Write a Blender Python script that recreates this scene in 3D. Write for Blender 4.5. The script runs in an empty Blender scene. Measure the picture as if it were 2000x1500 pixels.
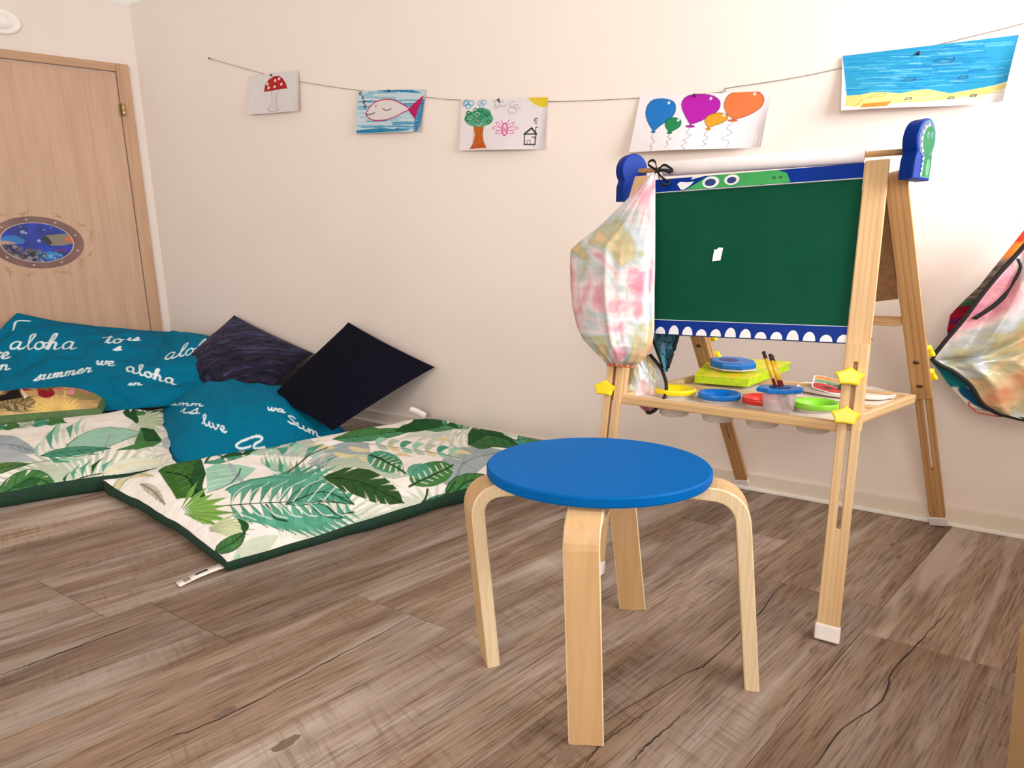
import bpy, bmesh, math, random
import numpy as np
from mathutils import Vector, Matrix, Euler

# ------------------------------------------------------------------ camera, light, exposure
scene = bpy.context.scene
COL = scene.collection
cam_data = bpy.data.cameras.new('camera')
cam_data.sensor_width = 36.0
cam_data.lens = 36.0 * 1135.0 / 2000.0
cam_data.clip_start = 0.02
cam = bpy.data.objects.new('camera', cam_data)
COL.objects.link(cam)
cam.location = (0.0, 0.0, 0.92)
cam.rotation_euler = (math.radians(90.0 - 12.565), 0.0, 0.0)
scene.camera = cam

world = bpy.data.worlds.new('daylight')
scene.world = world
world.use_nodes = True
bg = world.node_tree.nodes['Background']
bg.inputs['Color'].default_value = (1.0, 0.895, 0.80, 1.0)
bg.inputs['Strength'].default_value = 0.78


def area_light(name, loc, target, size, size_y, power, color):
    d = bpy.data.lights.new(name, 'AREA')
    d.shape = 'RECTANGLE'
    d.size = size
    d.size_y = size_y
    d.energy = power
    d.color = color
    o = bpy.data.objects.new(name, d)
    COL.objects.link(o)
    o.location = loc
    o.rotation_euler = (Vector(target) - Vector(loc)).to_track_quat('-Z', 'Y').to_euler()
    return o


# daylight entering by the window in the right wall, beyond the frame, plus an added warm fill from the open rear
area_light('window_daylight_right', (2.45, 0.48, 1.78), (-0.6, 2.45, 1.15), 1.9, 1.3, 128.0, (0.97, 0.975, 1.0))
area_light('warm_fill_rear', (-1.2, -2.3, 1.9), (-1.0, 2.6, 0.9), 2.2, 1.4, 82.0, (1.0, 0.90, 0.79))

vs = scene.view_settings
vs.view_transform = 'Standard'
vs.look = 'None'
vs.exposure = 0.0
vs.gamma = 1.0
vs.use_curve_mapping = False


# ------------------------------------------------------------------ helpers: colour and materials
def s2l(c):
    c = c / 255.0
    return c / 12.92 if c <= 0.04045 else ((c + 0.055) / 1.055) ** 2.4


def lin(rgb):
    return (s2l(rgb[0]), s2l(rgb[1]), s2l(rgb[2]), 1.0)


class NT:
    """small node-tree writer"""

    def __init__(self, name):
        self.m = bpy.data.materials.new(name)
        self.m.use_nodes = True
        self.t = self.m.node_tree
        self.b = self.t.nodes['Principled BSDF']

    def n(self, typ, **kw):
        nd = self.t.nodes.new(typ)
        for k, v in kw.items():
            setattr(nd, k, v)
        return nd

    def l(self, a, b):
        self.t.links.new(a, b)

    def coords(self, scale=(1, 1, 1), kind='Object', rnd=0.0):
        tc = self.n('ShaderNodeTexCoord')
        mp = self.n('ShaderNodeMapping')
        mp.inputs['Scale'].default_value = scale
        src = tc.outputs[kind]
        if rnd:
            oi = self.n('ShaderNodeObjectInfo')
            mu = self.n('ShaderNodeMath', operation='MULTIPLY')
            mu.inputs[1].default_value = rnd
            self.l(oi.outputs['Random'], mu.inputs[0])
            ad = self.n('ShaderNodeVectorMath', operation='ADD')
            self.l(src, ad.inputs[0])
            self.l(mu.outputs[0], ad.inputs[1])
            src = ad.outputs[0]
        self.l(src, mp.inputs['Vector'])
        return mp.outputs['Vector']

    def noise(self, vec, scale=5.0, detail=4.0, rough=0.55, dist=0.0):
        nd = self.n('ShaderNodeTexNoise')
        nd.inputs['Scale'].default_value = scale
        nd.inputs['Detail'].default_value = detail
        nd.inputs['Roughness'].default_value = rough
        nd.inputs['Distortion'].default_value = dist
        self.l(vec, nd.inputs['Vector'])
        return nd.outputs['Fac']

    def ramp(self, fac, stops, interp='LINEAR'):
        nd = self.n('ShaderNodeValToRGB')
        cr = nd.color_ramp
        cr.interpolation = interp
        while len(cr.elements) < len(stops):
            cr.elements.new(0.5)
        for e, (p, c) in zip(cr.elements, stops):
            e.position = p
            e.color = lin(c) if len(c) == 3 else c
        self.l(fac, nd.inputs['Fac'])
        return nd.outputs['Color']

    def mix(self, a, b, fac, mode='MIX'):
        nd = self.n('ShaderNodeMix', data_type='RGBA', blend_type=mode)
        for sock, v in ((nd.inputs[6], a), (nd.inputs[7], b), (nd.inputs[0], fac)):
            if isinstance(v, (int, float)):
                sock.default_value = v
            elif isinstance(v, tuple):
                sock.default_value = v
            else:
                self.l(v, sock)
        return nd.outputs[2]

    def bump(self, h, strength=0.2, dist=0.01):
        nd = self.n('ShaderNodeBump')
        nd.inputs['Strength'].default_value = strength
        nd.inputs['Distance'].default_value = dist
        self.l(h, nd.inputs['Height'])
        self.l(nd.outputs['Normal'], self.b.inputs['Normal'])

    def set(self, color=None, rough=0.5, metal=0.0, spec=None):
        if color is not None:
            if isinstance(color, tuple):
                self.b.inputs['Base Color'].default_value = color
            else:
                self.l(color, self.b.inputs['Base Color'])
        self.b.inputs['Roughness'].default_value = rough
        self.b.inputs['Metallic'].default_value = metal
        if spec is not None:
            self.b.inputs['Specular IOR Level'].default_value = spec
        return self.m


MATS = {}


def plain(name, rgb, rough=0.5, var=0.06, scale=30.0, bump=0.0, metal=0.0, spec=None):
    """one colour with a faint procedural unevenness"""
    if name in MATS:
        return MATS[name]
    t = NT(name)
    v = t.coords()
    f = t.noise(v, scale, 3.0)
    lo = tuple(max(0, c * (1 - var)) for c in rgb)
    hi = tuple(min(255, c * (1 + var)) for c in rgb)
    c = t.ramp(f, [(0.3, lo), (0.7, hi)])
    if bump:
        t.bump(f, bump, 0.004)
    MATS[name] = t.set(c, rough, metal, spec)
    return MATS[name]


def wood(name, light, dark, rough=0.5, grain=(60, 60, 3), axis_rnd=7.0, ring=0.35):
    """straight-grained timber, grain along local z"""
    t = NT(name)
    v = t.coords(grain, rnd=axis_rnd)
    f1 = t.noise(v, 1.0, 5.0, 0.6, 0.4)
    v2 = t.coords((grain[0] * 0.35, grain[1] * 0.35, grain[2] * 0.3), rnd=axis_rnd)
    f2 = t.noise(v2, 1.0, 2.0, 0.5, 1.2)
    c1 = t.ramp(f1, [(0.32, dark), (0.62, light)])
    wv = t.n('ShaderNodeTexWave', wave_type='BANDS', bands_direction='X')
    wv.inputs['Scale'].default_value = 1.3
    wv.inputs['Distortion'].default_value = 5.0
    wv.inputs['Detail'].default_value = 2.0
    wv.inputs['Detail Scale'].default_value = 1.0
    t.l(v2, wv.inputs['Vector'])
    c2 = t.ramp(wv.outputs['Fac'], [(0.0, dark), (0.35, light), (1.0, light)])
    c = t.mix(c1, c2, ring)
    c = t.mix(c, t.ramp(f2, [(0.35, dark), (0.6, light)]), 0.2)
    t.bump(f1, 0.06, 0.002)
    MATS[name] = t.set(c, rough)
    return MATS[name]


def vcol(name, rough=0.7, weave=0.0, wscale=900.0, sheen=0.0, spec=0.3):
    """printed surface: dye colours stored on the mesh, plus a fine weave"""
    t = NT(name)
    a = t.n('ShaderNodeAttribute', attribute_name='Print')
    v = t.coords()
    f = t.noise(v, 120.0, 2.0)
    c = t.mix(a.outputs['Color'], t.ramp(f, [(0.3, (238, 238, 238)), (0.7, (255, 255, 255))]), 0.5, 'MULTIPLY')
    if weave:
        f2 = t.noise(v, wscale, 1.0)
        t.bump(f2, weave, 0.001)
    if sheen:
        t.b.inputs['Sheen Weight'].default_value = sheen
    MATS[name] = t.set(c, rough, spec=spec)
    return MATS[name]


# ------------------------------------------------------------------ helpers: objects
def link(name, me, m=None, parent=None, mw=None):
    o = bpy.data.objects.new(name, me)
    COL.objects.link(o)
    if m is not None:
        for mm in (m if isinstance(m, (list, tuple)) else [m]):
            me.materials.append(mm)
    if parent is not None:
        o.parent = parent
    if mw is not None:
        o.matrix_local = mw
    return o


def tag(o, label, cat=None, group=None, kind=None):
    if label:
        o['label'] = label
    if cat:
        o['category'] = cat
    if group:
        o['group'] = group
    if kind:
        o['kind'] = kind
    return o


def empty(name, loc=(0, 0, 0), rotz=0.0):
    o = bpy.data.objects.new(name, None)
    o.empty_display_size = 0.05
    COL.objects.link(o)
    o.location = loc
    o.rotation_euler = (0, 0, rotz)
    return o


def mesh_from(name, verts, faces, smooth=False, fm=None):
    me = bpy.data.meshes.new(name)
    me.from_pydata([tuple(map(float, v)) for v in verts], [], faces)
    me.update()
    if smooth:
        me.polygons.foreach_set('use_smooth', [True] * len(me.polygons))
    if fm:
        me.polygons.foreach_set('material_index', fm)
    return me


def bm_done(bm, name, smooth=False):
    bmesh.ops.recalc_face_normals(bm, faces=bm.faces)
    me = bpy.data.meshes.new(name)
    bm.to_mesh(me)
    bm.free()
    if smooth:
        me.polygons.foreach_set('use_smooth', [True] * len(me.polygons))
    return me


def box_mesh(name, sx, sy, sz, bevel=0.0, seg=2, z0=0.0):
    """box centred in x and y, from z0 to z0+sz"""
    bm = bmesh.new()
    bmesh.ops.create_cube(bm, size=1.0)
    for v in bm.verts:
        v.co = Vector((v.co.x * sx, v.co.y * sy, (v.co.z + 0.5) * sz + z0))
    if bevel:
        bmesh.ops.bevel(bm, geom=list(bm.edges), offset=bevel, segments=seg, affect='EDGES', profile=0.5)
    return bm_done(bm, name)


def frame_matrix(origin, zdir, xdir):
    z = Vector(zdir).normalized()
    x = Vector(xdir)
    x = (x - z * x.dot(z)).normalized()
    y = z.cross(x)
    m = Matrix((x, y, z)).transposed().to_4x4()
    m.translation = Vector(origin)
    return m


def beam(name, p0, p1, xdir, w, t, m, parent, bevel=0.003):
    """squared timber from p0 to p1, width w along xdir, thickness t"""
    L = (Vector(p1) - Vector(p0)).length
    return link(name, box_mesh(name, w, t, L, bevel), m, parent, frame_matrix(p0, Vector(p1) - Vector(p0), xdir))


def prism_mesh(name, poly, h, bevel=0.0, seg=2):
    """polygon in local xy extruded along z from 0 to h"""
    bm = bmesh.new()
    vs_ = [bm.verts.new((p[0], p[1], 0.0)) for p in poly]
    f = bm.faces.new(vs_)
    r = bmesh.ops.extrude_face_region(bm, geom=[f])
    top = [g for g in r['geom'] if isinstance(g, bmesh.types.BMVert)]
    bmesh.ops.translate(bm, verts=top, vec=(0, 0, h))
    bmesh.ops.recalc_face_normals(bm, faces=bm.faces)
    if bevel:
        es = [e for e in bm.edges if abs(e.verts[0].co.z - e.verts[1].co.z) < 1e-6]
        bmesh.ops.bevel(bm, geom=es, offset=bevel, segments=seg, affect='EDGES', profile=0.5)
    return bm_done(bm, name)


def lathe_mesh(name, prof, n=40, sx=1.0, sy=1.0, smooth=True):
    """profile of (r, z) turned about z"""
    vs_, fs = [], []
    k = len(prof)
    for i in range(n):
        a = 2 * math.pi * i / n
        for r, z in prof:
            vs_.append((r * math.cos(a) * sx, r * math.sin(a) * sy, z))
    for i in range(n):
        j = (i + 1) % n
        for q in range(k - 1):
            fs.append((i * k + q, j * k + q, j * k + q + 1, i * k + q + 1))
    bm = bmesh.new()
    me = mesh_from(name, vs_, fs)
    bm.from_mesh(me)
    bpy.data.meshes.remove(me)
    bmesh.ops.remove_doubles(bm, verts=bm.verts, dist=1e-6)
    me = bm_done(bm, name, smooth)
    return me


def catmull(pts, n):
    p = [Vector(q) for q in pts]
    p = [p[0] * 2 - p[1]] + p + [p[-1] * 2 - p[-2]]
    out = []
    segs = len(p) - 3
    for i in range(n):
        s = i / (n - 1) * segs
        k = min(int(s), segs - 1)
        t = s - k
        a, b, c, d = p[k:k + 4]
        out.append(0.5 * ((2 * b) + (c - a) * t + (2 * a - 5 * b + 4 * c - d) * t * t + (3 * b - a - 3 * c + d) * t ** 3))
    return out


def tube_mesh(name, pts, r, n=8, smooth=True, radii=None):
    vs_, fs = [], []
    pts = [Vector(p) for p in pts]
    N = len(pts)
    for i, p in enumerate(pts):
        tdir = (pts[min(i + 1, N - 1)] - pts[max(i - 1, 0)]).normalized()
        up = Vector((0, 0, 1)) if abs(tdir.z) < 0.95 else Vector((1, 0, 0))
        x = tdir.cross(up).normalized()
        y = x.cross(tdir)
        rr = radii[i] if radii else r
        for k in range(n):
            a = 2 * math.pi * k / n
            vs_.append(p + x * (math.cos(a) * rr) + y * (math.sin(a) * rr))
    for i in range(N - 1):
        for k in range(n):
            k2 = (k + 1) % n
            fs.append((i * n + k, i * n + k2, (i + 1) * n + k2, (i + 1) * n + k))
    fs.append(tuple(range(n))[::-1])
    fs.append(tuple((N - 1) * n + k for k in range(n)))
    return mesh_from(name, vs_, fs, smooth)


def ribbon_mesh(name, pts, widths, side, thick=0.0012):
    """flat band along pts; side = vector(s) of the width direction"""
    vs_, fs = [], []
    N = len(pts)
    for i, p in enumerate(pts):
        p = Vector(p)
        sd = Vector(side[i] if isinstance(side, list) else side).normalized()
        tdir = (Vector(pts[min(i + 1, N - 1)]) - Vector(pts[max(i - 1, 0)])).normalized()
        nn = tdir.cross(sd).normalized() * (thick / 2)
        w = (widths[i] if isinstance(widths, (list, tuple)) else widths) / 2
        vs_ += [p - sd * w - nn, p + sd * w - nn, p + sd * w + nn, p - sd * w + nn]
    for i in range(N - 1):
        a, b = i * 4, (i + 1) * 4
        for k in range(4):
            k2 = (k + 1) % 4
            fs.append((a + k, a + k2, b + k2, b + k))
    fs.append((3, 2, 1, 0))
    e = (N - 1) * 4
    fs.append((e, e + 1, e + 2, e + 3))
    return mesh_from(name, vs_, fs, True)


def grid_mesh(name, P, colors=None, smooth=True, close=False):
    """P: (ny, nx, 3) array -> quad grid with an optional dye colour per vertex (sRGB 0..1)"""
    ny, nx, _ = P.shape
    idx = np.arange(ny * nx).reshape(ny, nx)
    a, b, c, d = idx[:-1, :-1], idx[:-1, 1:], idx[1:, 1:], idx[1:, :-1]
    q = np.stack([a, b, c, d], -1).reshape(-1, 4)
    if close:
        e = np.stack([idx[:-1, -1], idx[:-1, 0], idx[1:, 0], idx[1:, -1]], -1).reshape(-1, 4)
        q = np.concatenate([q, e])
    me = bpy.data.meshes.new(name)
    me.vertices.add(ny * nx)
    me.vertices.foreach_set('co', P.astype(np.float32).reshape(-1))
    me.loops.add(len(q) * 4)
    me.loops.foreach_set('vertex_index', q.reshape(-1).astype(np.int32))
    me.polygons.add(len(q))
    me.polygons.foreach_set('loop_start', (np.arange(len(q)) * 4).astype(np.int32))
    me.polygons.foreach_set('loop_total', np.full(len(q), 4, np.int32))
    if smooth:
        me.polygons.foreach_set('use_smooth', np.ones(len(q), bool))
    me.update()
    me.validate()
    if colors is not None:
        at = me.color_attributes.new('Print', 'BYTE_COLOR', 'POINT')
        rgba = np.ones((ny * nx, 4), np.float32)
        rgba[:, :3] = np.clip(colors.reshape(-1, 3), 0, 1)
        at.data.foreach_set('color_srgb', rgba.reshape(-1))
    return me


# ------------------------------------------------------------------ helpers: dye painter and cloth noise
def lat_noise(x, y, seed=0):
    """smooth value noise on numpy arrays"""
    def h(i, j):
        n = (i * 374761393 + j * 668265263 + seed * 362437) & 0x7fffffff
        n = ((n ^ (n >> 13)) * 1274126177) & 0x7fffffff
        return ((n ^ (n >> 16)) & 0xffff) / 65535.0
    xi, yi = np.floor(x).astype(np.int64), np.floor(y).astype(np.int64)
    fx, fy = x - xi, y - yi
    fx, fy = fx * fx * (3 - 2 * fx), fy * fy * (3 - 2 * fy)
    return (h(xi, yi) * (1 - fx) + h(xi + 1, yi) * fx) * (1 - fy) + (h(xi, yi + 1) * (1 - fx) + h(xi + 1, yi + 1) * fx) * fy


class Paint:
    """dye canvas in a surface's own (u, v), u to the right, v upward, both 0..1"""

    def __init__(self, nx, ny, bgc, aspect):
        self.nx, self.ny, self.asp = nx, ny, aspect          # aspect = width / height in metres
        self.c = np.empty((ny, nx, 3), np.float32)
        self.c[:] = np.array(bgc, np.float32) / 255
        self.U, self.V = np.meshgrid((np.arange(nx)) / (nx - 1), (np.arange(ny)) / (ny - 1))

    def _box(self, pts, pad):
        us, vs_ = [p[0] for p in pts], [p[1] for p in pts]
        x0 = max(int((min(us) - pad) * (self.nx - 1)), 0)
        x1 = min(int((max(us) + pad) * (self.nx - 1)) + 2, self.nx)
        py = pad * self.asp
        y0 = max(int((min(vs_) - py) * (self.ny - 1)), 0)
        y1 = min(int((max(vs_) + py) * (self.ny - 1)) + 2, self.ny)
        return x0, x1, y0, y1

    def poly(self, pts, rgb, alpha=1.0):
        x0, x1, y0, y1 = self._box(pts, 0.004)
        if x1 <= x0 or y1 <= y0:
            return
        U, V = self.U[y0:y1, x0:x1], self.V[y0:y1, x0:x1]
        cov = np.zeros(U.shape, np.float32)
        du, dv = 0.5 / (self.nx - 1), 0.5 / (self.ny - 1)
        for ou, ov in ((-0.5, -0.5), (0.5, -0.5), (-0.5, 0.5), (0.5, 0.5)):
            ins = np.zeros(U.shape, bool)
            X, Y = U + ou * du, V + ov * dv
            j = len(pts) - 1
            for i in range(len(pts)):
                xi, yi = pts[i]
                xj, yj = pts[j]
                if yi != yj:
                    cr = ((yi > Y) != (yj > Y)) & (X < (xj - xi) * (Y - yi) / (yj - yi) + xi)
                    ins ^= cr
                j = i
            cov += ins * 0.25
        a = (cov * alpha)[..., None]
        self.c[y0:y1, x0:x1] = self.c[y0:y1, x0:x1] * (1 - a) + np.array(rgb, np.float32) / 255 * a

    def line(self, pts, w, rgb, alpha=1.0, taper=False):
        """stroke; w = full width as a fraction of the canvas width"""
        soft = 0.7 / (self.nx - 1)
        for i in range(len(pts) - 1):
            (ax, ay), (bx, by) = pts[i], pts[i + 1]
            ww = w * (1 - 0.8 * i / len(pts)) if taper else w
            x0, x1, y0, y1 = self._box([pts[i], pts[i + 1]], ww + 2 * soft)
            if x1 <= x0 or y1 <= y0:
                continue
            X, Y = self.U[y0:y1, x0:x1], self.V[y0:y1, x0:x1] / self.asp
            ay2, by2 = ay / self.asp, by / self.asp
            dx, dy = bx - ax, by2 - ay2
            L2 = dx * dx + dy * dy + 1e-12
            t = np.clip(((X - ax) * dx + (Y - ay2) * dy) / L2, 0, 1)
            dd = np.hypot(X - ax - t * dx, Y - ay2 - t * dy)
            a = (np.clip((ww / 2 + soft - dd) / (2 * soft), 0, 1) * alpha)[..., None]
            self.c[y0:y1, x0:x1] = self.c[y0:y1, x0:x1] * (1 - a) + np.array(rgb, np.float32) / 255 * a

    def curve(self, pts, w, rgb, alpha=1.0, n=0, taper=False):
        q = catmull([(p[0], p[1], 0) for p in pts], n or max(8, 6 * len(pts)))
        self.line([(p.x, p.y) for p in q], w, rgb, alpha, taper)

    def disc(self, c, r, rgb, ry=None, alpha=1.0):
        ry = r if ry is None else ry
        self.poly([(c[0] + r * math.cos(k * 0.2618), c[1] + ry * self.asp * math.sin(k * 0.2618)) for k in range(24)], rgb, alpha)

# ------------------------------------------------------------------ the room
BW0 = Vector((0.944, 2.196, 0.0))            # foot of the back wall behind the easel
BWD = Vector((0.875, -0.484, 0.0)).normalized()
LWC = Vector((-2.374, 4.032, 0.0))           # the corner
LWD = Vector((0.883, 0.469, 0.0)).normalized()
UP = Vector((0, 0, 1))
CEIL = 2.385


def wall_matrix(origin, d):
    m = Matrix((d, UP, d.cross(UP))).transposed().to_4x4()
    m.translation = origin
    return m


M_BACK = wall_matrix(BW0, BWD)               # local x right along the wall, y up, z into the room
M_LEFT = wall_matrix(LWC, LWD)
S_CORNER = (LWC - BW0).dot(BWD)


def wall_paint(name, rgb):
    t = NT(name)
    v = t.coords()
    f = t.noise(v, 2.0, 3.0)
    c = t.ramp(f, [(0.3, tuple(x * 0.985 for x in rgb)), (0.7, rgb)])
    t.bump(t.noise(v, 240.0, 3.0), 0.05, 0.002)
    MATS[name] = t.set(c, 0.85, spec=0.2)
    return MATS[name]


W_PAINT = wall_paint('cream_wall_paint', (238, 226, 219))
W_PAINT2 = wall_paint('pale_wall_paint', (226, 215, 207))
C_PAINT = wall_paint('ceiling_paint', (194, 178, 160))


def slab(name, x0, x1, y0, y1, z0, z1, m, mat, parent=None, bevel=0.0):
    bm = bmesh.new()
    bmesh.ops.create_cube(bm, size=1.0)
    for v in bm.verts:
        v.co = Vector((x0 + (v.co.x + .5) * (x1 - x0), y0 + (v.co.y + .5) * (y1 - y0), z0 + (v.co.z + .5) * (z1 - z0)))
    if bevel:
        bmesh.ops.bevel(bm, geom=list(bm.edges), offset=bevel, segments=2, affect='EDGES', profile=0.5)
    return link(name, bm_done(bm, name), mat, parent, m)


o = slab('wall_back', S_CORNER, 2.6, -0.05, CEIL + 0.05, -0.12, 0.0, M_BACK, W_PAINT)
tag(o, 'cream painted wall behind the easel and the string of drawings', kind='structure')
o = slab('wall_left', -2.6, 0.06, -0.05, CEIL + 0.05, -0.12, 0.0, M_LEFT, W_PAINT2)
tag(o, 'pale painted wall around the wooden door', kind='structure')

# the right wall stands just outside the frame; its window lights the room over a high sill
RW0 = BW0 + BWD * 1.16
RWD = BWD.cross(UP)                           # from the back wall towards the rear of the room


def wall_with_opening(name, x0, x1, ox0, ox1, oz0, oz1, th, m, mat):
    xs, zs = [x0, ox0, ox1, x1], [-0.05, oz0, oz1, CEIL + 0.05]
    vs_ = [(x, z, y) for y in (-th, 0.0) for z in zs for x in xs]
    I = lambda s, j, i: s * 16 + j * 4 + i
    fs = []
    cell = lambda j, i: 0 <= j < 3 and 0 <= i < 3 and not (j == 1 and i == 1)
    for j in range(3):
        for i in range(3):
            if cell(j, i):
                fs += [(I(0, j, i), I(0, j + 1, i), I(0, j + 1, i + 1), I(0, j, i + 1)), (I(1, j, i), I(1, j, i + 1), I(1, j + 1, i + 1), I(1, j + 1, i))]
                for dj, di, p, q in ((-1, 0, (j, i), (j, i + 1)), (1, 0, (j + 1, i), (j + 1, i + 1)), (0, -1, (j, i), (j + 1, i)), (0, 1, (j, i + 1), (j + 1, i + 1))):
                    if not cell(j + dj, i + di):
                        fs.append((I(0, *p), I(0, *q), I(1, *q), I(1, *p)))
    bm = bmesh.new()
    me = mesh_from(name, vs_, fs)
    bm.from_mesh(me)
    bpy.data.meshes.remove(me)
    return link(name, bm_done(bm, name), mat, None, m)


M_RIGHT = wall_matrix(RW0, RWD)
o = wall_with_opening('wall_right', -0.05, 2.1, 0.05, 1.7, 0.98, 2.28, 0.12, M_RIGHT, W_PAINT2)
tag(o, 'pale wall with the window, outside the right edge of the picture', kind='structure')

# ceiling: a slab over the corner of the room that the photograph shows
cpts = [LWC + BWD * 6.3, LWC - LWD * 2.6, LWC - LWD * 2.6 + Vector((1.0, -2.2, 0)), LWC + BWD * 6.3 + Vector((-0.9, -1.9, 0))]
cm = mesh_from('ceiling', [(p.x, p.y, CEIL) for p in cpts] + [(p.x, p.y, CEIL + 0.1) for p in cpts],
               [(0, 1, 2, 3), (7, 6, 5, 4), (0, 4, 5, 1), (1, 5, 6, 2), (2, 6, 7, 3), (3, 7, 4, 0)])
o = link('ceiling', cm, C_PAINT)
tag(o, 'plain beige ceiling above the corner', kind='structure')

# ------------------------------------------------------------------ floor of wood-look planks
FL_ANG = math.atan2(1163.0, 1315.0)
FU = Vector((math.cos(FL_ANG), math.sin(FL_ANG), 0))      # along the planks
FC = Vector((FU.y, -FU.x, 0))                             # across the planks, towards the photographer
t = NT('weathered_plank')
v = t.coords((2.2, 26.0, 26.0), rnd=37.0)
f1 = t.noise(v, 1.0, 6.0, 0.62, 0.5)
vb = t.coords((0.9, 7.0, 7.0), rnd=37.0)
f2 = t.noise(vb, 1.0, 4.0, 0.55, 0.8)
vc = t.coords((9.0, 230.0, 230.0), rnd=37.0)
f3 = t.noise(vc, 1.0, 3.0, 0.6, 0.2)
vd = t.coords((1.1, 5.0, 5.0), rnd=11.0)
f4 = t.noise(vd, 1.0, 3.0, 0.5, 1.5)
base = t.ramp(f2, [(0.25, (104, 88, 79)), (0.42, (147, 121, 98)), (0.56, (178, 155, 132)), (0.70, (212, 202, 194))])
fine = t.ramp(f1, [(0.3, (96, 79, 72)), (0.5, (168, 147, 127)), (0.68, (212, 200, 188))])
c = t.mix(base, fine, 0.45)
tint = t.ramp(f4, [(0.3, (172, 146, 120)), (0.5, (172, 150, 138)), (0.68, (196, 192, 194))])
c = t.mix(c, tint, 0.3)
pores = t.ramp(f3, [(0.36, (128, 110, 100)), (0.52, (255, 255, 255))])
c = t.mix(c, pores, 0.6, 'MULTIPLY')
# sparse long dark streaks of the grain
ve = t.coords((0.55, 13.0, 13.0), rnd=53.0)
f5 = t.noise(ve, 1.0, 5.0, 0.65, 0.6)
streak = t.ramp(f5, [(0.29, (96, 76, 68)), (0.39, (255, 255, 255))])
c = t.mix(c, streak, 0.5, 'MULTIPLY')
# long whitewashed streaks
vg = t.coords((0.7, 9.0, 9.0), rnd=71.0)
f7 = t.noise(vg, 1.0, 4.0, 0.6, 0.7)
wsep = t.n('ShaderNodeSeparateColor')
t.l(t.ramp(f7, [(0.52, (0, 0, 0)), (0.66, (205, 205, 205))]), wsep.inputs[0])
c = t.mix(c, lin((222, 215, 208)), wsep.outputs[0])
# saw marks across the board
vf = t.coords((95.0, 9.0, 9.0), rnd=19.0)
f6 = t.noise(vf, 1.0, 2.0, 0.5, 0.3)
saw = t.ramp(f6, [(0.36, (196, 180, 168)), (0.5, (255, 255, 255))])
msk = t.ramp(t.noise(t.coords((1.6, 6.0, 6.0), rnd=29.0), 1.0, 2.0), [(0.5, (0, 0, 0)), (0.62, (255, 255, 255))])
sep = t.n('ShaderNodeSeparateColor')
t.l(msk, sep.inputs[0])
mm = t.n('ShaderNodeMath', operation='MULTIPLY')
mm.inputs[1].default_value = 0.45
t.l(sep.outputs[0], mm.inputs[0])
c = t.mix(c, saw, mm.outputs[0], 'MULTIPLY')
oi = t.n('ShaderNodeObjectInfo')
c = t.mix(c, t.ramp(oi.outputs['Random'], [(0.0, (200, 193, 188)), (0.5, (222, 215, 210)), (1.0, (240, 233, 226))]), 0.9, 'MULTIPLY')
t.bump(f1, 0.10, 0.003)
PLANK = t.set(c, 0.55, spec=0.3)
UNDER = plain('floor_underlay', (70, 55, 46), 0.9)

fl_poly = [LWC - LWD * 2.6, LWC, LWC + BWD * 6.0, Vector((2.5, -0.6, 0)), Vector((-2.0, -0.6, 0))]
fm_ = mesh_from('floor', [(p.x, p.y, -0.0065) for p in fl_poly] + [(p.x, p.y, -0.06) for p in fl_poly],
                [tuple(range(5))[::-1], tuple(range(5, 10))] + [(i, (i + 1) % 5, 5 + (i + 1) % 5, 5 + i) for i in range(5)])
floor = link('floor', fm_, UNDER)
tag(floor, 'weathered brown wood-look plank floor', kind='structure')


def clip_poly(poly, p, n):
    out = []
    for i in range(len(poly)):
        a, b = poly[i], poly[(i + 1) % len(poly)]
        da, db = (a - p).dot(n), (b - p).dot(n)
        if da >= 0:
            out.append(a)
        if (da >= 0) != (db >= 0):
            out.append(a + (b - a) * (da / (da - db)))
    return out


PW, PL_, GAP = 0.331, 1.86, 0.0006
joint = {0: 0.63, -2: -0.02}
area_c = fl_poly
rr = random.Random(4)
for row in range(-14, 9):
    c0 = -1.375 + row * PW
    j0 = joint.get(row, rr.uniform(0, PL_))
    for k in range(-5, 5):
        # parallelogram: long edges along FU, ends cut parallel to the back wall
        s0, s1 = j0 + k * PL_ + GAP, j0 + (k + 1) * PL_ - GAP
        sk = BWD.dot(FU) / BWD.dot(FC)                     # shift along FU per metre across
        q = []
        for cc, ss in ((c0 + GAP, s0), (c0 + GAP, s1), (c0 + PW - GAP, s1), (c0 + PW - GAP, s0)):
            q.append(FU * (ss + sk * (cc - c0)) + FC * cc)
        for i in range(5):
            a, b = fl_poly[i], fl_poly[(i + 1) % 5]
            nn = UP.cross(b - a).normalized() * -1.0
            q = clip_poly(q, a, nn)
            if len(q) < 3:
                break
        if len(q) < 3:
            continue
        org = FU * (s0 + PL_ / 2) + FC * (c0 + PW / 2)
        m = Matrix((FU, UP.cross(FU), UP)).transposed().to_4x4()
        m.translation = org + Vector((0, 0, -0.006))
        inv = m.inverted()
        loc = [inv @ Vector((p.x, p.y, -0.006)) for p in q]
        link('plank', prism_mesh('plank', [(p.x, p.y) for p in loc], 0.006, 0.0004, 1), PLANK, floor, m)

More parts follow.
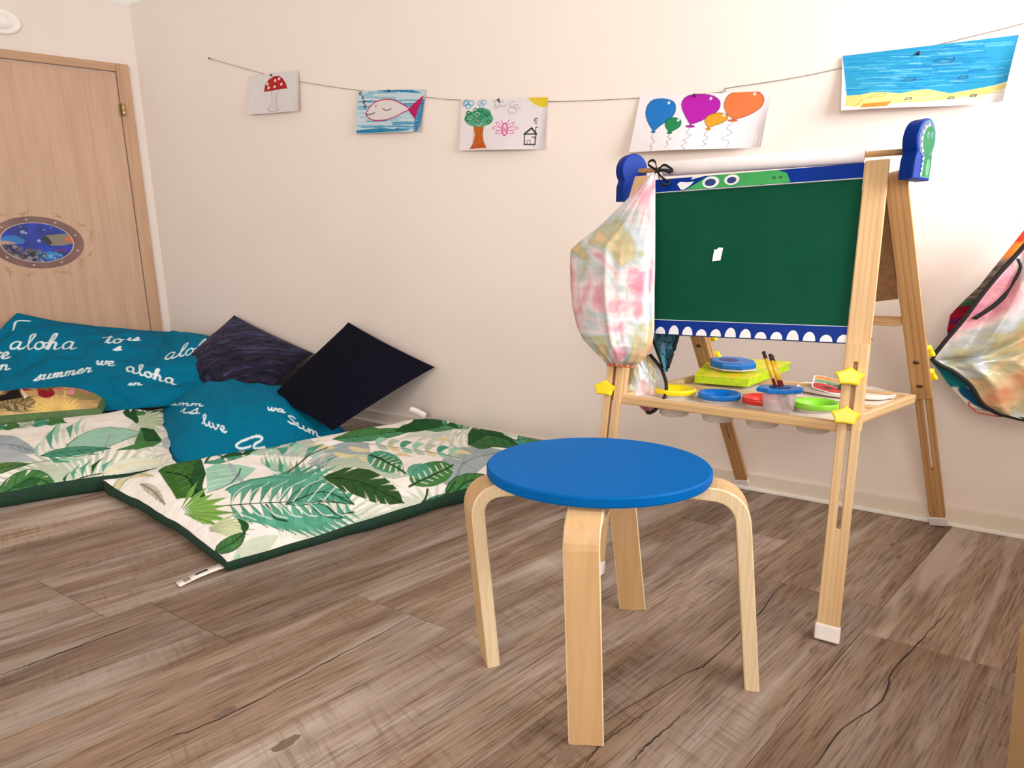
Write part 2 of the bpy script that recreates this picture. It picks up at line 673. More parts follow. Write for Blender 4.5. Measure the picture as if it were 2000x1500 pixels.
CRACK = plain('dark_crack_print', (52, 38, 34), 0.8)
cracks = [
    ([(-0.741, 0.89), (-0.67, 0.957), (-0.63, 0.976), (-0.543, 1.05), (-0.444, 1.155), (-0.35, 1.251), (-0.261, 1.341)], 0.0034),
    ([(0.562, 0.893), (0.647, 0.97), (0.777, 1.05), (0.864, 1.143), (1.001, 1.251), (1.148, 1.365)], 0.0042),
    ([(0.186, 0.995), (0.406, 1.143), (0.445, 1.162), (0.568, 1.28), (0.654, 1.365), (0.788, 1.51), (0.932, 1.61)], 0.0034),
    ([(-1.147, 1.128), (-1.066, 1.204), (-0.916, 1.35)], 0.0045),
    ([(0.217, 0.893), (0.267, 0.945), (0.344, 1.009)], 0.003),
    ([(0.132, 0.89), (0.178, 0.945), (0.313, 1.05)], 0.0026)]
rr = random.Random(8)
for pts, w in cracks:
    q = catmull([(x, y, 0.0004) for x, y in pts], 28)
    n_ = len(q)
    ws = [w * (0.25 + 0.75 * math.sin(math.pi * (i + 0.5) / n_)) * rr.uniform(0.45, 1.25) for i in range(n_)]
    q = [p + FC * rr.uniform(-0.0018, 0.0018) for p in q]
    link('grain_crack', ribbon_mesh('grain_crack', q, ws, FC, 0.0004), CRACK, floor)
KNOT = plain('knot_print', (120, 100, 86), 0.8)
for x, y, r in ((-0.845, 1.354, .006), (-0.339, 1.589, .007), (0.10, 0.912, .016), (0.719, 1.213, .012), (-0.435, 0.945, .016),
                (1.236, 1.731, .008), (1.208, 1.653, .01), (0.778, 1.354, .009), (1.023, 1.436, .008), (-0.59, 1.02, .014)):
    pts = [FU * (r * 1.9 * math.cos(a) * rr.uniform(.7, 1.2)) + FC * (r * .7 * math.sin(a) * rr.uniform(.7, 1.2)) for a in [k * math.pi / 7 for k in range(14)]]
    link('knot', mesh_from('knot', [(p.x + x, p.y + y, 0.0003) for p in pts], [tuple(range(14))]), KNOT, floor)

# ------------------------------------------------------------------ skirting
SKIRT = wall_paint('skirting_paint', (231, 219, 205))
SEAL = plain('white_seal', (246, 242, 236), 0.5, 0.02)
bb = slab('baseboard_back', S_CORNER + 0.01, 2.5, 0.004, 0.068, 0.0005, 0.011, M_BACK, SKIRT, None, 0.002)
tag(bb, 'low cream skirting board along the back wall', kind='structure')
slab('sealing_lip', S_CORNER + 0.01, 2.5, 0.0002, 0.014, 0.0115, 0.0185, Matrix(), SEAL, bb, 0.002)
bl = slab('baseboard_left', -2.4, -1.34, 0.004, 0.068, 0.0005, 0.011, M_LEFT, SKIRT, None, 0.002)
tag(bl, 'low cream skirting board along the door wall', kind='structure')

# ------------------------------------------------------------------ door
DOORW = wood('pale_oak_laminate', (196, 160, 134), (180, 142, 116), 0.45, (34, 34, 2.2), 3.0, 0.2)
DOORF = wood('oak_frame_laminate', (190, 150, 118), (170, 130, 100), 0.45, (40, 40, 3.0), 5.0, 0.2)
door = empty('door_1', LWC - LWD * 0.7)
tag(door, 'pale oak door with a matching frame beside the corner', kind='structure')
Dl = M_LEFT.inverted()


def on_left(x, y, z):
    return M_LEFT @ Vector((x, y, z)) - door.location


def door_piece(name, x0, x1, y0, y1, d0, d1, m, bev=0.002):
    c = on_left((x0 + x1) / 2, y0, (d0 + d1) / 2)
    return link(name, box_mesh(name, x1 - x0, d1 - d0, y1 - y0, bev), m, door, frame_matrix(c, UP, LWD))


leaf = door_piece('door_leaf', -1.20, -0.122, 0.01, 2.026, 0.0005, 0.012, DOORW)
door_piece('frame_post', -0.1155, -0.05, 0.0, 2.08, 0.0005, 0.026, DOORF)
door_piece('frame_post', -1.27, -1.2065, 0.0, 2.08, 0.0005, 0.026, DOORF)
lint = link('frame_lintel', box_mesh('frame_lintel', 0.047, 0.0255, 1.0895, 0.002), DOORF, door,
            frame_matrix(on_left(-1.206, 2.056, 0.01325), LWD, UP))
BRASS = plain('brass', (214, 180, 120), 0.3, metal=1.0)
HDARK = plain('dark_hinge_steel', (92, 66, 44), 0.4, metal=0.6)  # dark brown metal of the hinge plate
hg = link('hinge', lathe_mesh('hinge', [(0, 0), (0.0095, 0), (0.0095, .034), (0.008, .035), (0.0095, .036), (0.0095, .07), (0, .07)], 16), BRASS, door,
          frame_matrix(on_left(-0.1035, 1.775, 0.034), UP, LWD))
link('hinge_plate', box_mesh('hinge_plate', 0.012, 0.006, 0.07, 0.001), HDARK, hg, Matrix.Translation((-0.014, 0.002, 0)))

# smoke detector over the door
WPLA = plain('white_plastic', (236, 230, 224), 0.4, 0.02)
GPLA = plain('grey_plastic', (150, 142, 136), 0.5, 0.03)
sm = empty('smoke_detector', M_LEFT @ Vector((-0.655, 2.231, 0.0)))
tag(sm, 'white round smoke detector high on the wall over the door', 'smoke detector')
rot = M_LEFT.to_3x3().to_4x4()
for nm, prof, mt in (('body', [(0, .001), (.098, .001), (.098, .012), (.094, .017), (.074, .020), (.070, .017), (.066, .020), (.058, .034), (0, .036)], WPLA),
                     ('alarm_slot', [(0, .0355), (.010, .0355), (.010, .0375), (0, .0375)], GPLA)):
    off = Matrix.Translation((0.0, 0.0, 0.0)) if nm == 'body' else Matrix.Translation((-0.012, -0.006, 0.0))
    link(nm, lathe_mesh(nm, prof, 48, 1.0, 0.69), mt, sm, rot @ off)

# porthole sticker on the door
ps = empty('porthole_sticker', M_LEFT @ Vector((-0.655, 0.992, 0.0125)))
tag(ps, 'round porthole sticker with an underwater scene on the door', 'sticker')
RIM = plain('porthole_rim_print', (108, 74, 70), 0.45, 0.22, 6.0)
RIM2 = plain('porthole_rivet_print', (196, 168, 160), 0.4, 0.1)
SPR = plain('sprig_print', (168, 138, 92), 0.6, 0.12)


def ell_ring(name, a0, b0, a1, b1, z, n=72):
    v_ = []
    for k in range(n):
        a = 2 * math.pi * k / n
        v_ += [(a0 * math.cos(a), b0 * math.sin(a), z), (a1 * math.cos(a), b1 * math.sin(a), z),
               (a1 * math.cos(a), b1 * math.sin(a), 0), (a0 * math.cos(a), b0 * math.sin(a), 0)]
    f_ = []
    for k in range(n):
        j = (k + 1) % n
        for q in range(4):
            f_.append((k * 4 + q, k * 4 + (q + 1) % 4, j * 4 + (q + 1) % 4, j * 4 + q))
    return mesh_from(name, v_, f_)


link('rim', ell_ring('rim', .183, .120, .236, .157, .0008), RIM, ps, rot)
link('rim_highlight', ell_ring('rim_highlight', .179, .1175, .184, .1208, .0009), RIM2, ps, rot)
rv = lathe_mesh('rivet', [(0, .0012), (.006, .0011), (.0062, .0)], 12, 1.3, 0.95)
for k in range(9):
    a = 0.35 + 2 * math.pi * k / 9
    link('rivet', rv, RIM2 if k == 0 else None, ps, rot @ Matrix.Translation((.210 * math.cos(a), .139 * math.sin(a), 0.0)))
cv = Paint(220, 150, (16, 46, 150), 1.47)
cv.c *= (0.72 + 0.5 * lat_noise(cv.U * 9, cv.V * 6, 3))[..., None]
cv.poly([(0, .62), (.2, .68), (.34, .56), (.30, .46), (.1, .44), (0, .46)], (36, 128, 196), .8)
cv.poly([(0, .55), (.14, .52), (.22, .47), (0, .42)], (186, 150, 132), .9)
rr = random.Random(5)
for k in range(150):
    x, y = rr.uniform(0, .62), rr.uniform(0, .42)
    if y < .46 - .35 * x:
        cv.disc((x, y), rr.uniform(.012, .04), rr.choice([(26, 26, 34), (60, 52, 60), (110, 92, 104), (150, 142, 150), (24, 40, 60), (86, 70, 66)]), alpha=.8)
for k in range(60):
    x, y = rr.uniform(.46, .82), rr.uniform(0, .26)
    cv.disc((x, y), rr.uniform(.01, .03), rr.choice([(40, 130, 190), (86, 170, 214), (20, 70, 120), (120, 190, 220)]), alpha=.75)
cv.poly([(.55, .60), (.62, .68), (.93, .74), (1, .70), (1, .48), (.84, .42), (.66, .43), (.60, .50)], (128, 118, 106))
cv.poly([(.55, .60), (.60, .50), (.66, .43), (.70, .50), (.66, .62), (.62, .68)], (34, 36, 50))
cv.poly([(.88, .62), (.98, .66), (1, .54), (.9, .52)], (206, 96, 60))
for x, y, r in ((.32, .76, .03), (.36, .73, .02), (.52, .54, .028), (.3, .88, .012), (.62, .82, .012), (.72, .87, .012)):
    cv.disc((x, y), r, (158, 172, 214), alpha=.85)
for k in range(4):
    cv.disc((.74 + .04 * k, .31 - .01 * k), .02, (130, 34, 52), alpha=.8)
th = np.linspace(0, 2 * np.pi, 140)
rd = np.linspace(0.001, 1, 60)
R_, T_ = np.meshgrid(rd, th, indexing='ij')
X_, Y_ = R_ * np.cos(T_), R_ * np.sin(T_)
PP = np.stack([X_ * .181, Y_ * .119, np.full_like(X_, .0006)], -1)
ii = np.clip(((X_ + 1) / 2 * 219).astype(int), 0, 219)
jj = np.clip(((Y_ + 1) / 2 * 149).astype(int), 0, 149)
PRINT_SHINY = vcol('sticker_print', 0.4)
link('sea_picture', grid_mesh('sea_picture', PP, cv.c[jj, ii]), PRINT_SHINY, ps, rot)
sv, sf = [], []
for k in range(7):
    x = -.03 + .01 * k
    s_ = 1 if k % 2 else -1
    b = len(sv)
    sv += [(x, 0, .0004), (x + .008, s_ * .006, .0004), (x + .017, s_ * .013, .0004), (x + .010, s_ * .0025, .0004)]
    sf.append((b, b + 1, b + 2, b + 3) if s_ < 0 else (b, b + 3, b + 2, b + 1))
b = len(sv)
sv += [(-.034, -.0008, .0004), (.04, -.0006, .0004), (.04, .0006, .0004), (-.034, .0008, .0004)]
sf.append((b, b + 1, b + 2, b + 3))
spm = mesh_from('leaf_sprig', sv, sf)
for k in range(13):
    a = 0.18 + 2 * math.pi * k / 13
    link('leaf_sprig', spm, SPR if k == 0 else None, ps,
         rot @ Matrix.Translation((.283 * math.cos(a), .190 * math.sin(a), 0.0)) @ Matrix.Diagonal((1.3, 1.0, 1, 1)) @ Matrix.Rotation(a + 1.57 + (.5 if k % 2 else -.4), 4, 'Z'))

# ------------------------------------------------------------------ easel
PINE = wood('pine', (216, 184, 138), (194, 150, 98), 0.5, (55, 55, 2.5), 9.0, 0.45)
PINE_B = wood('knotty_pine', (198, 156, 106), (162, 112, 64), 0.5, (48, 48, 2.2), 5.0, 0.6)
CAPW = plain('white_foot_plastic', (238, 232, 232), 0.35, 0.02)
YEL = plain('yellow_plastic', (248, 222, 20), 0.3, 0.03)
BLUE = plain('dinosaur_blue_paint', (4, 46, 134), 0.45, 0.05, 12, spec=0.1)
GREEN_P = plain('dinosaur_green_print', (50, 156, 80), 0.4, 0.06, 20)
WHITE_P = plain('white_print', (224, 226, 232), 0.4, 0.02)
NAVY_P = plain('navy_print', (24, 50, 112), 0.4, 0.04)
DGREEN_P = plain('dark_green_print', (28, 96, 60), 0.4, 0.04)
DINO_G = plain('dimmed_green_print', (26, 100, 56), 0.5, 0.06, 20, spec=0.1)  # same green as the strip print, darkened to offset the window light
DINO_M = plain('dimmed_mint_print', (84, 140, 104), 0.5, 0.04, spec=0.1)  # the mint print, its colour likewise darkened against the window light
MINT_P = plain('mint_print', (128, 184, 146), 0.4, 0.04)
SCREW = plain('dark_screw_steel', (96, 70, 48), 0.4, 0.1, metal=0.7)
t = NT('green_chalkboard')
v = t.coords()
f = t.noise(v, 3.5, 4.0)
f_2 = t.noise(t.coords((4, 60, 4)), 2.0, 3.0)
c = t.mix(t.ramp(f, [(0.3, (6, 70, 50)), (0.7, (12, 78, 56))]), t.ramp(f_2, [(0.4, (8, 72, 52)), (0.75, (20, 82, 60))]), 0.4)
CHALK = t.set(c, 0.6, spec=0.06)
t = NT('brown_hardboard')
c = t.ramp(t.noise(t.coords(), 60.0, 4.0), [(0.3, (132, 94, 60)), (0.7, (156, 114, 76))])
HARD = t.set(c, 0.7)

EO = Vector((0.251, 1.563, 0.0))
EU = Vector((0.864, -0.503, 0.0)).normalized()
ELEAN = Vector((0.123, 0.253, 1.1)) / 1.1
EN = ELEAN.cross(EU).normalized()
if EN.y > 0:
    EN = -EN
easel = empty('easel', EO + EU * 0.30 + Vector((0.3, 0.2, 0)))
tag(easel, 'wooden children\'s easel with green chalkboard and dinosaur trim', 'easel')
EINV = -easel.location


def ef(a, b, off=0.0):
    """point on the front frame: a along the width, b the height, off towards the child"""
    return EO + EU * a + ELEAN * b + EN * off + EINV


def slotted_mesh(name, w, th, L, s0, s1, sw):
    """flat leg with a through slot, x width, y thickness, z length"""
    xs = [-w / 2, -sw / 2, sw / 2, w / 2]
    zs = [0, s0, s1, L]
    vs_, fs = [], []
    for y in (-th / 2, th / 2):
        for z in zs:
            for x in xs:
                vs_.append((x, y, z))
    I = lambda s, j, i: s * 16 + j * 4 + i
    cell = lambda j, i: 0 <= j < 3 and 0 <= i < 3 and not (j == 1 and i == 1)
    for j in range(3):
        for i in range(3):
            if not cell(j, i):
                continue
            fs.append((I(0, j, i), I(0, j, i + 1), I(0, j + 1, i + 1), I(0, j + 1, i)))
            fs.append((I(1, j, i), I(1, j + 1, i), I(1, j + 1, i + 1), I(1, j, i + 1)))
            for (dj, di, p, q) in ((-1, 0, (j, i), (j, i + 1)), (1, 0, (j + 1, i), (j + 1, i + 1)), (0, -1, (j, i), (j + 1, i)), (0, 1, (j, i + 1), (j + 1, i + 1))):
                if not cell(j + dj, i + di):
                    fs.append((I(0, *p), I(0, *q), I(1, *q), I(1, *p)))
    bm = bmesh.new()
    me = mesh_from(name, vs_, fs)
    bm.from_mesh(me)
    bpy.data.meshes.remove(me)
    bmesh.ops.recalc_face_normals(bm, faces=bm.faces)
    es = [e for e in bm.edges if len(e.link_faces) == 2 and e.calc_face_angle(0) > 0.5]
    bmesh.ops.bevel(bm, geom=es, offset=0.002, segments=2, affect='EDGES', profile=0.5)
    return bm_done(bm, name)


def star_mesh(name, r, h):
    poly = []
    for k in range(10):
        a = math.pi / 2 + k * math.pi / 5
        q = r if k % 2 == 0 else r * 0.74
        poly.append((q * math.cos(a) * 1.15, q * math.sin(a) * 0.8))
    return prism_mesh(name, poly, h, 0.004, 3)


STAR = star_mesh('star_knob', 0.030, 0.022)
STAR.materials.append(YEL)
# front: two posts carry the board, two slotted legs run on them
for side, a0 in (('l', -0.001), ('r', 0.6065)):
    beam('front_post', ef(a0, 0.497, -0.016), ef(a0, 1.15, -0.016), EU, 0.053, 0.030, PINE, easel)
    p0, p1 = ef(a0 - 0.002, 0.032, 0.012), ef(a0 - 0.002, 0.703, 0.012)
    L = (p1 - p0).length
    lg = link('front_leg', slotted_mesh('front_leg', 0.050, 0.022, L, 0.24, L - 0.045, 0.009), PINE, easel, frame_matrix(p0, p1 - p0, EU))
    link('foot_cap', box_mesh('foot_cap', 0.055, 0.028, 0.04, 0.004), CAPW, lg, Matrix.Translation((0, 0, -0.034)))
    for b in ((0.53, 0.622) if side == 'r' else (0.527,)):
        m = frame_matrix(ef(a0 - 0.012 if side == 'r' else a0 - 0.022, b, 0.024), EN, EU)
        link('star_knob', STAR, None, easel, m)
    sc = lathe_mesh('screw', [(0, 0), (.004, 0), (.004, .0015), (0, .003)], 10)
    link('screw', sc, SCREW, easel, frame_matrix(ef(a0 + 0.0265, 0.72, -0.012), EU, UP))

# chalkboard and its printed strips
def ef_panel(name, a0, a1, b0, b1, off0, off1, m, parent=None, bevel=0.001):
    p0, p1 = ef((a0 + a1) / 2, b0, (off0 + off1) / 2), ef((a0 + a1) / 2, b1, (off0 + off1) / 2)
    return link(name, box_mesh(name, a1 - a0, abs(off1 - off0), (p1 - p0).length, bevel), m, parent or easel, frame_matrix(p0, p1 - p0, EU))


ef_panel('chalkboard', 0.026, 0.5795, 0.738, 1.106, -0.020, -0.012, CHALK)
top = ef_panel('top_strip', 0.026, 0.5795, 1.104, 1.141, -0.0215, -0.006, BLUE)
bot = ef_panel('bottom_strip', 0.026, 0.5795, 0.700, 0.740, -0.0215, -0.006, BLUE)
ef_panel('white_line', 0.026, 0.5795, 1.1025, 1.1045, -0.012, -0.0058, WHITE_P)
ef_panel('white_line', 0.026, 0.5795, 0.7395, 0.7415, -0.012, -0.0058, WHITE_P)


ysign = -1 if (frame_matrix((0, 0, 0), ELEAN, EU).to_3x3() @ Vector((0, -1, 0))).dot(EN) > 0 else 1
YF = ysign * 0.0083


def ellip(cx, cz, rx, rz, n=24, a0=0.0, a1=2 * math.pi):
    return [(cx + rx * math.cos(a0 + (a1 - a0) * k / (n - 1)), cz + rz * math.sin(a0 + (a1 - a0) * k / (n - 1))) for k in range(n)]


def printed(name, polys, m, parent, y):
    for p in polys:
        link(name, mesh_from(name, [(q[0], y, q[1]) for q in p], [tuple(range(len(p)))]), m, parent)


HS = 0.0385       # strip height along its slope
x0 = 0.1          # strip local x runs from -0.277 to +0.277
printed('green_face', [[(-.165, .001), (-.130, .020), (-.105, HS - .003), (-.06, HS - .001), (.075, HS - .001), (.100, .028), (.112, .001)]], GREEN_P, top, YF)
printed('white_horn', [[(-.188, .020), (-.180, .026), (-.160, .023), (-.140, .024), (-.152, .012), (-.168, .002), (-.176, .003)], [(-.150, .030), (-.125, .035), (-.112, HS - .001), (-.145, HS - .001)]], WHITE_P, top, YF * 1.01)
printed('eye_white', [ellip(-.094, .018, .023, .0165), ellip(-.038, .0205, .020, .0145)], WHITE_P, top, YF * 1.04)
printed('pupil', [ellip(-.095, .0175, .015, .0105), ellip(-.038, .0195, .0125, .009)], NAVY_P, top, YF * 1.07)
printed('nostril', [ellip(.070, .017, .005, .004, 12), ellip(.086, .017, .005, .004, 12)], DGREEN_P, top, YF * 1.04)
sc_ = []
for k in range(15):
    x = -.268 + .0385 * k
    h = (0.022, 0.016, 0.018, 0.024)[k % 4] + 0.002
    sc_.append(ellip(x, .0012, .0145, h, 14, 0, math.pi))
printed('scallop_print', sc_, WHITE_P, bot, YF)

# back frame: posts, legs, hardboard panel, rail
BT_R, BF_R = Vector((0.952, 1.522, 1.115)), Vector((1.466, 1.846, 0.0))
BF_L = Vector((0.922, 2.186, 0.0))
BT_L = BT_R - EU * 0.60


def bp(side, z, da=0.0, off=0.0):
    T, B = (BT_R, BF_R) if side else (BT_L, BF_L)
    k = (T.z - z) / T.z
    nrm = (BF_R - BT_R).cross(EU).normalized()
    if nrm.y > 0:
        nrm = -nrm
    return T + (B - T) * k + EU * da + nrm * off + EINV


for side in (0, 1):
    beam('back_post', bp(side, 0.50), bp(side, 1.118 if side else 1.06), EU, 0.050, 0.026, PINE_B, easel)
    p0, p1 = bp(side, 0.030, 0.003, -0.024), bp(side, 0.66, 0.003, -0.024)
    L = (p1 - p0).length
    lg = link('back_leg', slotted_mesh('back_leg', 0.046, 0.020, L, 0.22, L - 0.06, 0.006), PINE_B, easel, frame_matrix(p0, p1 - p0, EU))
    link('foot_cap', box_mesh('foot_cap', 0.052, 0.026, 0.04, 0.004), CAPW, lg, Matrix.Translation((0, 0, -0.036)))
    for z, da in ((0.62, -0.004), (0.545, -0.002)):
        link('screw', lathe_mesh('screw', [(0, 0), (.0065, 0), (.0065, .001), (.003, .0025), (0, .0028)], 12, 1.3, 0.9), SCREW, easel,
             frame_matrix(bp(side, z, da, 0.0135), (bp(side, z, 0, 1) - bp(side, z, 0, 0)), EU))
        link('star_knob', STAR, None, easel, frame_matrix(bp(side, z, 0.012, -0.036), (bp(side, z, 0, -1) - bp(side, z, 0, 0)), EU))
p0, p1 = (bp(0, 0.75) + bp(1, 0.75)) / 2, (bp(0, 1.04) + bp(1, 1.04)) / 2
link('back_board', box_mesh('back_board', 0.545, 0.006, (p1 - p0).length, 0.001), HARD, easel, frame_matrix(p0, p1 - p0, EU))
beam('back_rail', bp(0, 0.735, 0.026), bp(1, 0.735, -0.026), UP, 0.028, 0.020, PINE_B, easel)

# tray: four rails, a divider, a white plate
TZ = 0.505
TC = [Vector(p) for p in ((0.300, 1.672, TZ), (0.806, 1.380, TZ), (1.196, 1.676, TZ), (0.672, 2.002, TZ))]


def tr(p, q, z=0.0):
    return (TC[0] * (1 - p) + TC[1] * p) * (1 - q) + (TC[3] * (1 - p) + TC[2] * p) * q + Vector((0, 0, z)) + EINV


beam('front_rail', tr(-0.005, 0.02, -.002), tr(1.0, 0.02, -.002), UP, 0.026, 0.018, PINE, easel, 0.004)
beam('side_rail', tr(0.015, 0.045, -.002), tr(0.015, 0.99, -.002), UP, 0.026, 0.018, PINE, easel, 0.004)
beam('side_rail', tr(0.995, 0.045, -.002), tr(0.995, 0.99, -.002), UP, 0.026, 0.018, PINE, easel, 0.004)
beam('tray_back_rail', tr(0.03, 0.985, -.002), tr(0.98, 0.985, -.002), UP, 0.026, 0.016, PINE, easel, 0.004)
beam('divider_rail', tr(0.035, 0.56, -.004), tr(0.975, 0.56, -.004), UP, 0.020, 0.030, PINE, easel, 0.003)
PLATE = plain('white_tray_plate', (228, 214, 202), 0.4, 0.02)


def plate(name, p0, p1, q0, q1, z, h, m):
    vs_ = [tr(p0, q0, z), tr(p1, q0, z), tr(p1, q1, z), tr(p0, q1, z)]
    vs_ += [v_ + Vector((0, 0, h)) for v_ in vs_]
    return link(name, mesh_from(name, vs_, [(3, 2, 1, 0), (4, 5, 6, 7), (0, 1, 5, 4), (1, 2, 6, 5), (2, 3, 7, 6), (3, 0, 4, 7)]), m, easel)


# cup plate with four round holes
CUPS = [Vector((0.493, 1.708, TZ)), Vector((0.604, 1.645, TZ)), Vector((0.712, 1.590, TZ)), Vector((0.832, 1.540, TZ))]
CRX, CRY = 0.050, 0.040
plate('tray_floor', 0.03, 0.98, 0.575, 0.97, -0.013, 0.004, PLATE)
bm = bmesh.new()
cor = [tr(0.025, 0.04, -0.005), tr(0.985, 0.04, -0.005), tr(0.985, 0.55, -0.005), tr(0.025, 0.55, -0.005)]
# split the plate into four panels, each bridged to its hole
NH = 32
for k in range(4):
    f0, f1 = k / 4, (k + 1) / 4
    a, b_, c_, d_ = (cor[0].lerp(cor[1], f0), cor[0].lerp(cor[1], f1), cor[3].lerp(cor[2], f1), cor[3].lerp(cor[2], f0))
    ring_o, ring_i = [], []
    ctr = CUPS[k] + EINV
    quad = [a, b_, c_, d_]
    for j in range(NH):
        s = j / NH * 4
        e = int(s)
        po = quad[e].lerp(quad[(e + 1) % 4], s - e)
        po = Vector((po.x, po.y, a.z))
        dv = po - Vector((ctr.x, ctr.y, a.z))
        an = math.atan2(dv.y, dv.x)
        pi_ = Vector((ctr.x + (CRX - .006) * math.cos(an), ctr.y + (CRY - .006) * math.sin(an), a.z))
        ring_o.append(bm.verts.new(po))
        ring_i.append(bm.verts.new(pi_))
    for j in range(NH):
        j2 = (j + 1) % NH
        bm.faces.new((ring_o[j], ring_o[j2], ring_i[j2], ring_i[j]))
bmesh.ops.remove_doubles(bm, verts=bm.verts, dist=1e-5)
r_ = bmesh.ops.extrude_face_region(bm, geom=list(bm.faces))
bmesh.ops.translate(bm, verts=[g for g in r_['geom'] if isinstance(g, bmesh.types.BMVert)], vec=(0, 0, 0.003))
link('cup_plate', bm_done(bm, 'cup_plate'), PLATE, easel)

# roller rod and the dinosaur-shaped end blocks
ROD_B = 1.168
beam_m = wood('dowel_wood', (226, 184, 128), (200, 152, 96), 0.5, (80, 80, 4))
rod0, rod1 = ef(-0.03, ROD_B, -0.012), ef(0.66, ROD_B, -0.012)
link('roller_rod', lathe_mesh('roller_rod', [(0, 0), (.0075, 0), (.0075, (rod1 - rod0).length), (0, (rod1 - rod0).length)], 20), beam_m, easel,
     frame_matrix(rod0, rod1 - rod0, UP))
prof = []
for k in range(25):
    a = math.radians(-38 + 256 * k / 24)
    prof.append((0.047 * math.cos(a), 0.078 + 0.047 * math.sin(a)))
prof = [(0.043, -0.012), (0.043, 0.03)] + prof + [(-0.043, 0.03), (-0.043, -0.012)]
DINO = prism_mesh('dinosaur_block', prof, 0.034, 0.004, 2)
DINO.materials.append(BLUE)


def dino(center, normal, label):
    xd = UP.cross(Vector(normal))
    m = frame_matrix(center + EINV, normal, xd)
    # profile plane: local x sideways, local y up
    o_ = link('dinosaur_block', DINO, None, easel, m)
    z = 0.0345

    def pr(name, polys, mt, dz):
        vs_, fs = [], []
        for p in polys:
            b0 = len(vs_)
            vs_ += [(q[0], q[1], z + dz) for q in p]
            fs.append(tuple(range(b0, b0 + len(p))))
        return link(name, mesh_from(name, vs_, fs), mt, o_)
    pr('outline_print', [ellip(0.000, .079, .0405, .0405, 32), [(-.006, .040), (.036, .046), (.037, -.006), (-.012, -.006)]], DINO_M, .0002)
    pr('shade_print', [ellip(0.000, .079, .0385, .0385, 32)], NAVY_P, .0004)
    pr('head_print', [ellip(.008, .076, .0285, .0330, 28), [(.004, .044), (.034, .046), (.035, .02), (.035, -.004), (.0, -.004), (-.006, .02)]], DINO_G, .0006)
    tri = []
    for k in range(6):
        a = math.radians(100 + 26 * k)
        ca, sa = math.cos(a), math.sin(a)
        c0 = Vector((.004 + .027 * ca, .077 + .030 * sa))
        tv = Vector((-sa, ca)) * .0065
        tip = Vector((.004 + .0385 * ca, .077 + .0385 * sa))
        tri.append([c0 - tv, tip, c0 + tv])
    for k in range(4):
        y = .034 - .011 * k
        tri.append([(-.004, y + .005), (-.004, y - .005), (-.014, y)])
    pr('spine_print', [[(p[0], p[1]) for p in q] for q in tri], WHITE_P, .0008)
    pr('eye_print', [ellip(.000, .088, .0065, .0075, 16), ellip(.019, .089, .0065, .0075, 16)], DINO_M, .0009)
    pr('pupil_print', [ellip(.001, .087, .003, .0042, 12), ellip(.019, .088, .003, .0042, 12)], NAVY_P, .0011)
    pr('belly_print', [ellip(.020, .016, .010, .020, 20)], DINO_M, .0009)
    return o_


dc = EO + EU * 0.638 + ELEAN * 1.118
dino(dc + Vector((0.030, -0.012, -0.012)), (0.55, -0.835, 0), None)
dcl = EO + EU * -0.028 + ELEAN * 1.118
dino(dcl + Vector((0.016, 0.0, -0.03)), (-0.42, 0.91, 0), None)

# paper roll on the rod, torn scrap on the board
PAPER = plain('white_paper', (246, 240, 242), 0.7, 0.015)
CARD = plain('brown_card_core', (140, 92, 62), 0.8)
pr0, pr1 = EO + EU * 0.068 + ELEAN * ROD_B + EN * -0.012, EO + EU * 0.578 + ELEAN * ROD_B + EN * -0.012
roll = empty('paper_roll', pr0)
tag(roll, 'roll of white drawing paper across the top of the easel', 'paper roll')
Lr = (pr1 - pr0).length
link('paper', lathe_mesh('paper', [(.0125, 0), (.0200, 0), (.0205, .001), (.0205, Lr - .001), (.0200, Lr), (.0125, Lr)], 40), PAPER, roll, frame_matrix((0, 0, 0), pr1 - pr0, UP))
link('core', lathe_mesh('core', [(.0082, -.001), (.0124, -.001), (.0124, Lr + .001), (.0082, Lr + .001)], 24), CARD, roll, frame_matrix((0, 0, 0), pr1 - pr0, UP))
p0 = EO + EU * 0.245 + ELEAN * 0.925 + EN * -0.0105
scrap = link('paper_scrap', prism_mesh('paper_scrap', [(-.010, -.022), (.012, -.019), (.015, .016), (.003, .017), (-.002, .011), (-.008, .012)], 0.0008), PAPER, None,
             frame_matrix(p0, EN, EU))
tag(scrap, 'small torn scrap of white paper on the green chalkboard', 'paper')

# ------------------------------------------------------------------ blue stool
BIRCH = wood('birch_ply', (210, 174, 128), (198, 156, 108), 0.45, (40, 40, 4), 3.0, 0.12)
PLY = wood('ply_edge', (238, 218, 184), (220, 192, 150), 0.5, (220, 220, 3), 3.0, 0.2)
t = NT('blue_seat_paint')
c = t.ramp(t.noise(t.coords(), 8.0, 3.0), [(0.3, (0, 92, 166)), (0.7, (0, 97, 172))])
SEAT = t.set(c, 0.5, spec=0.06)


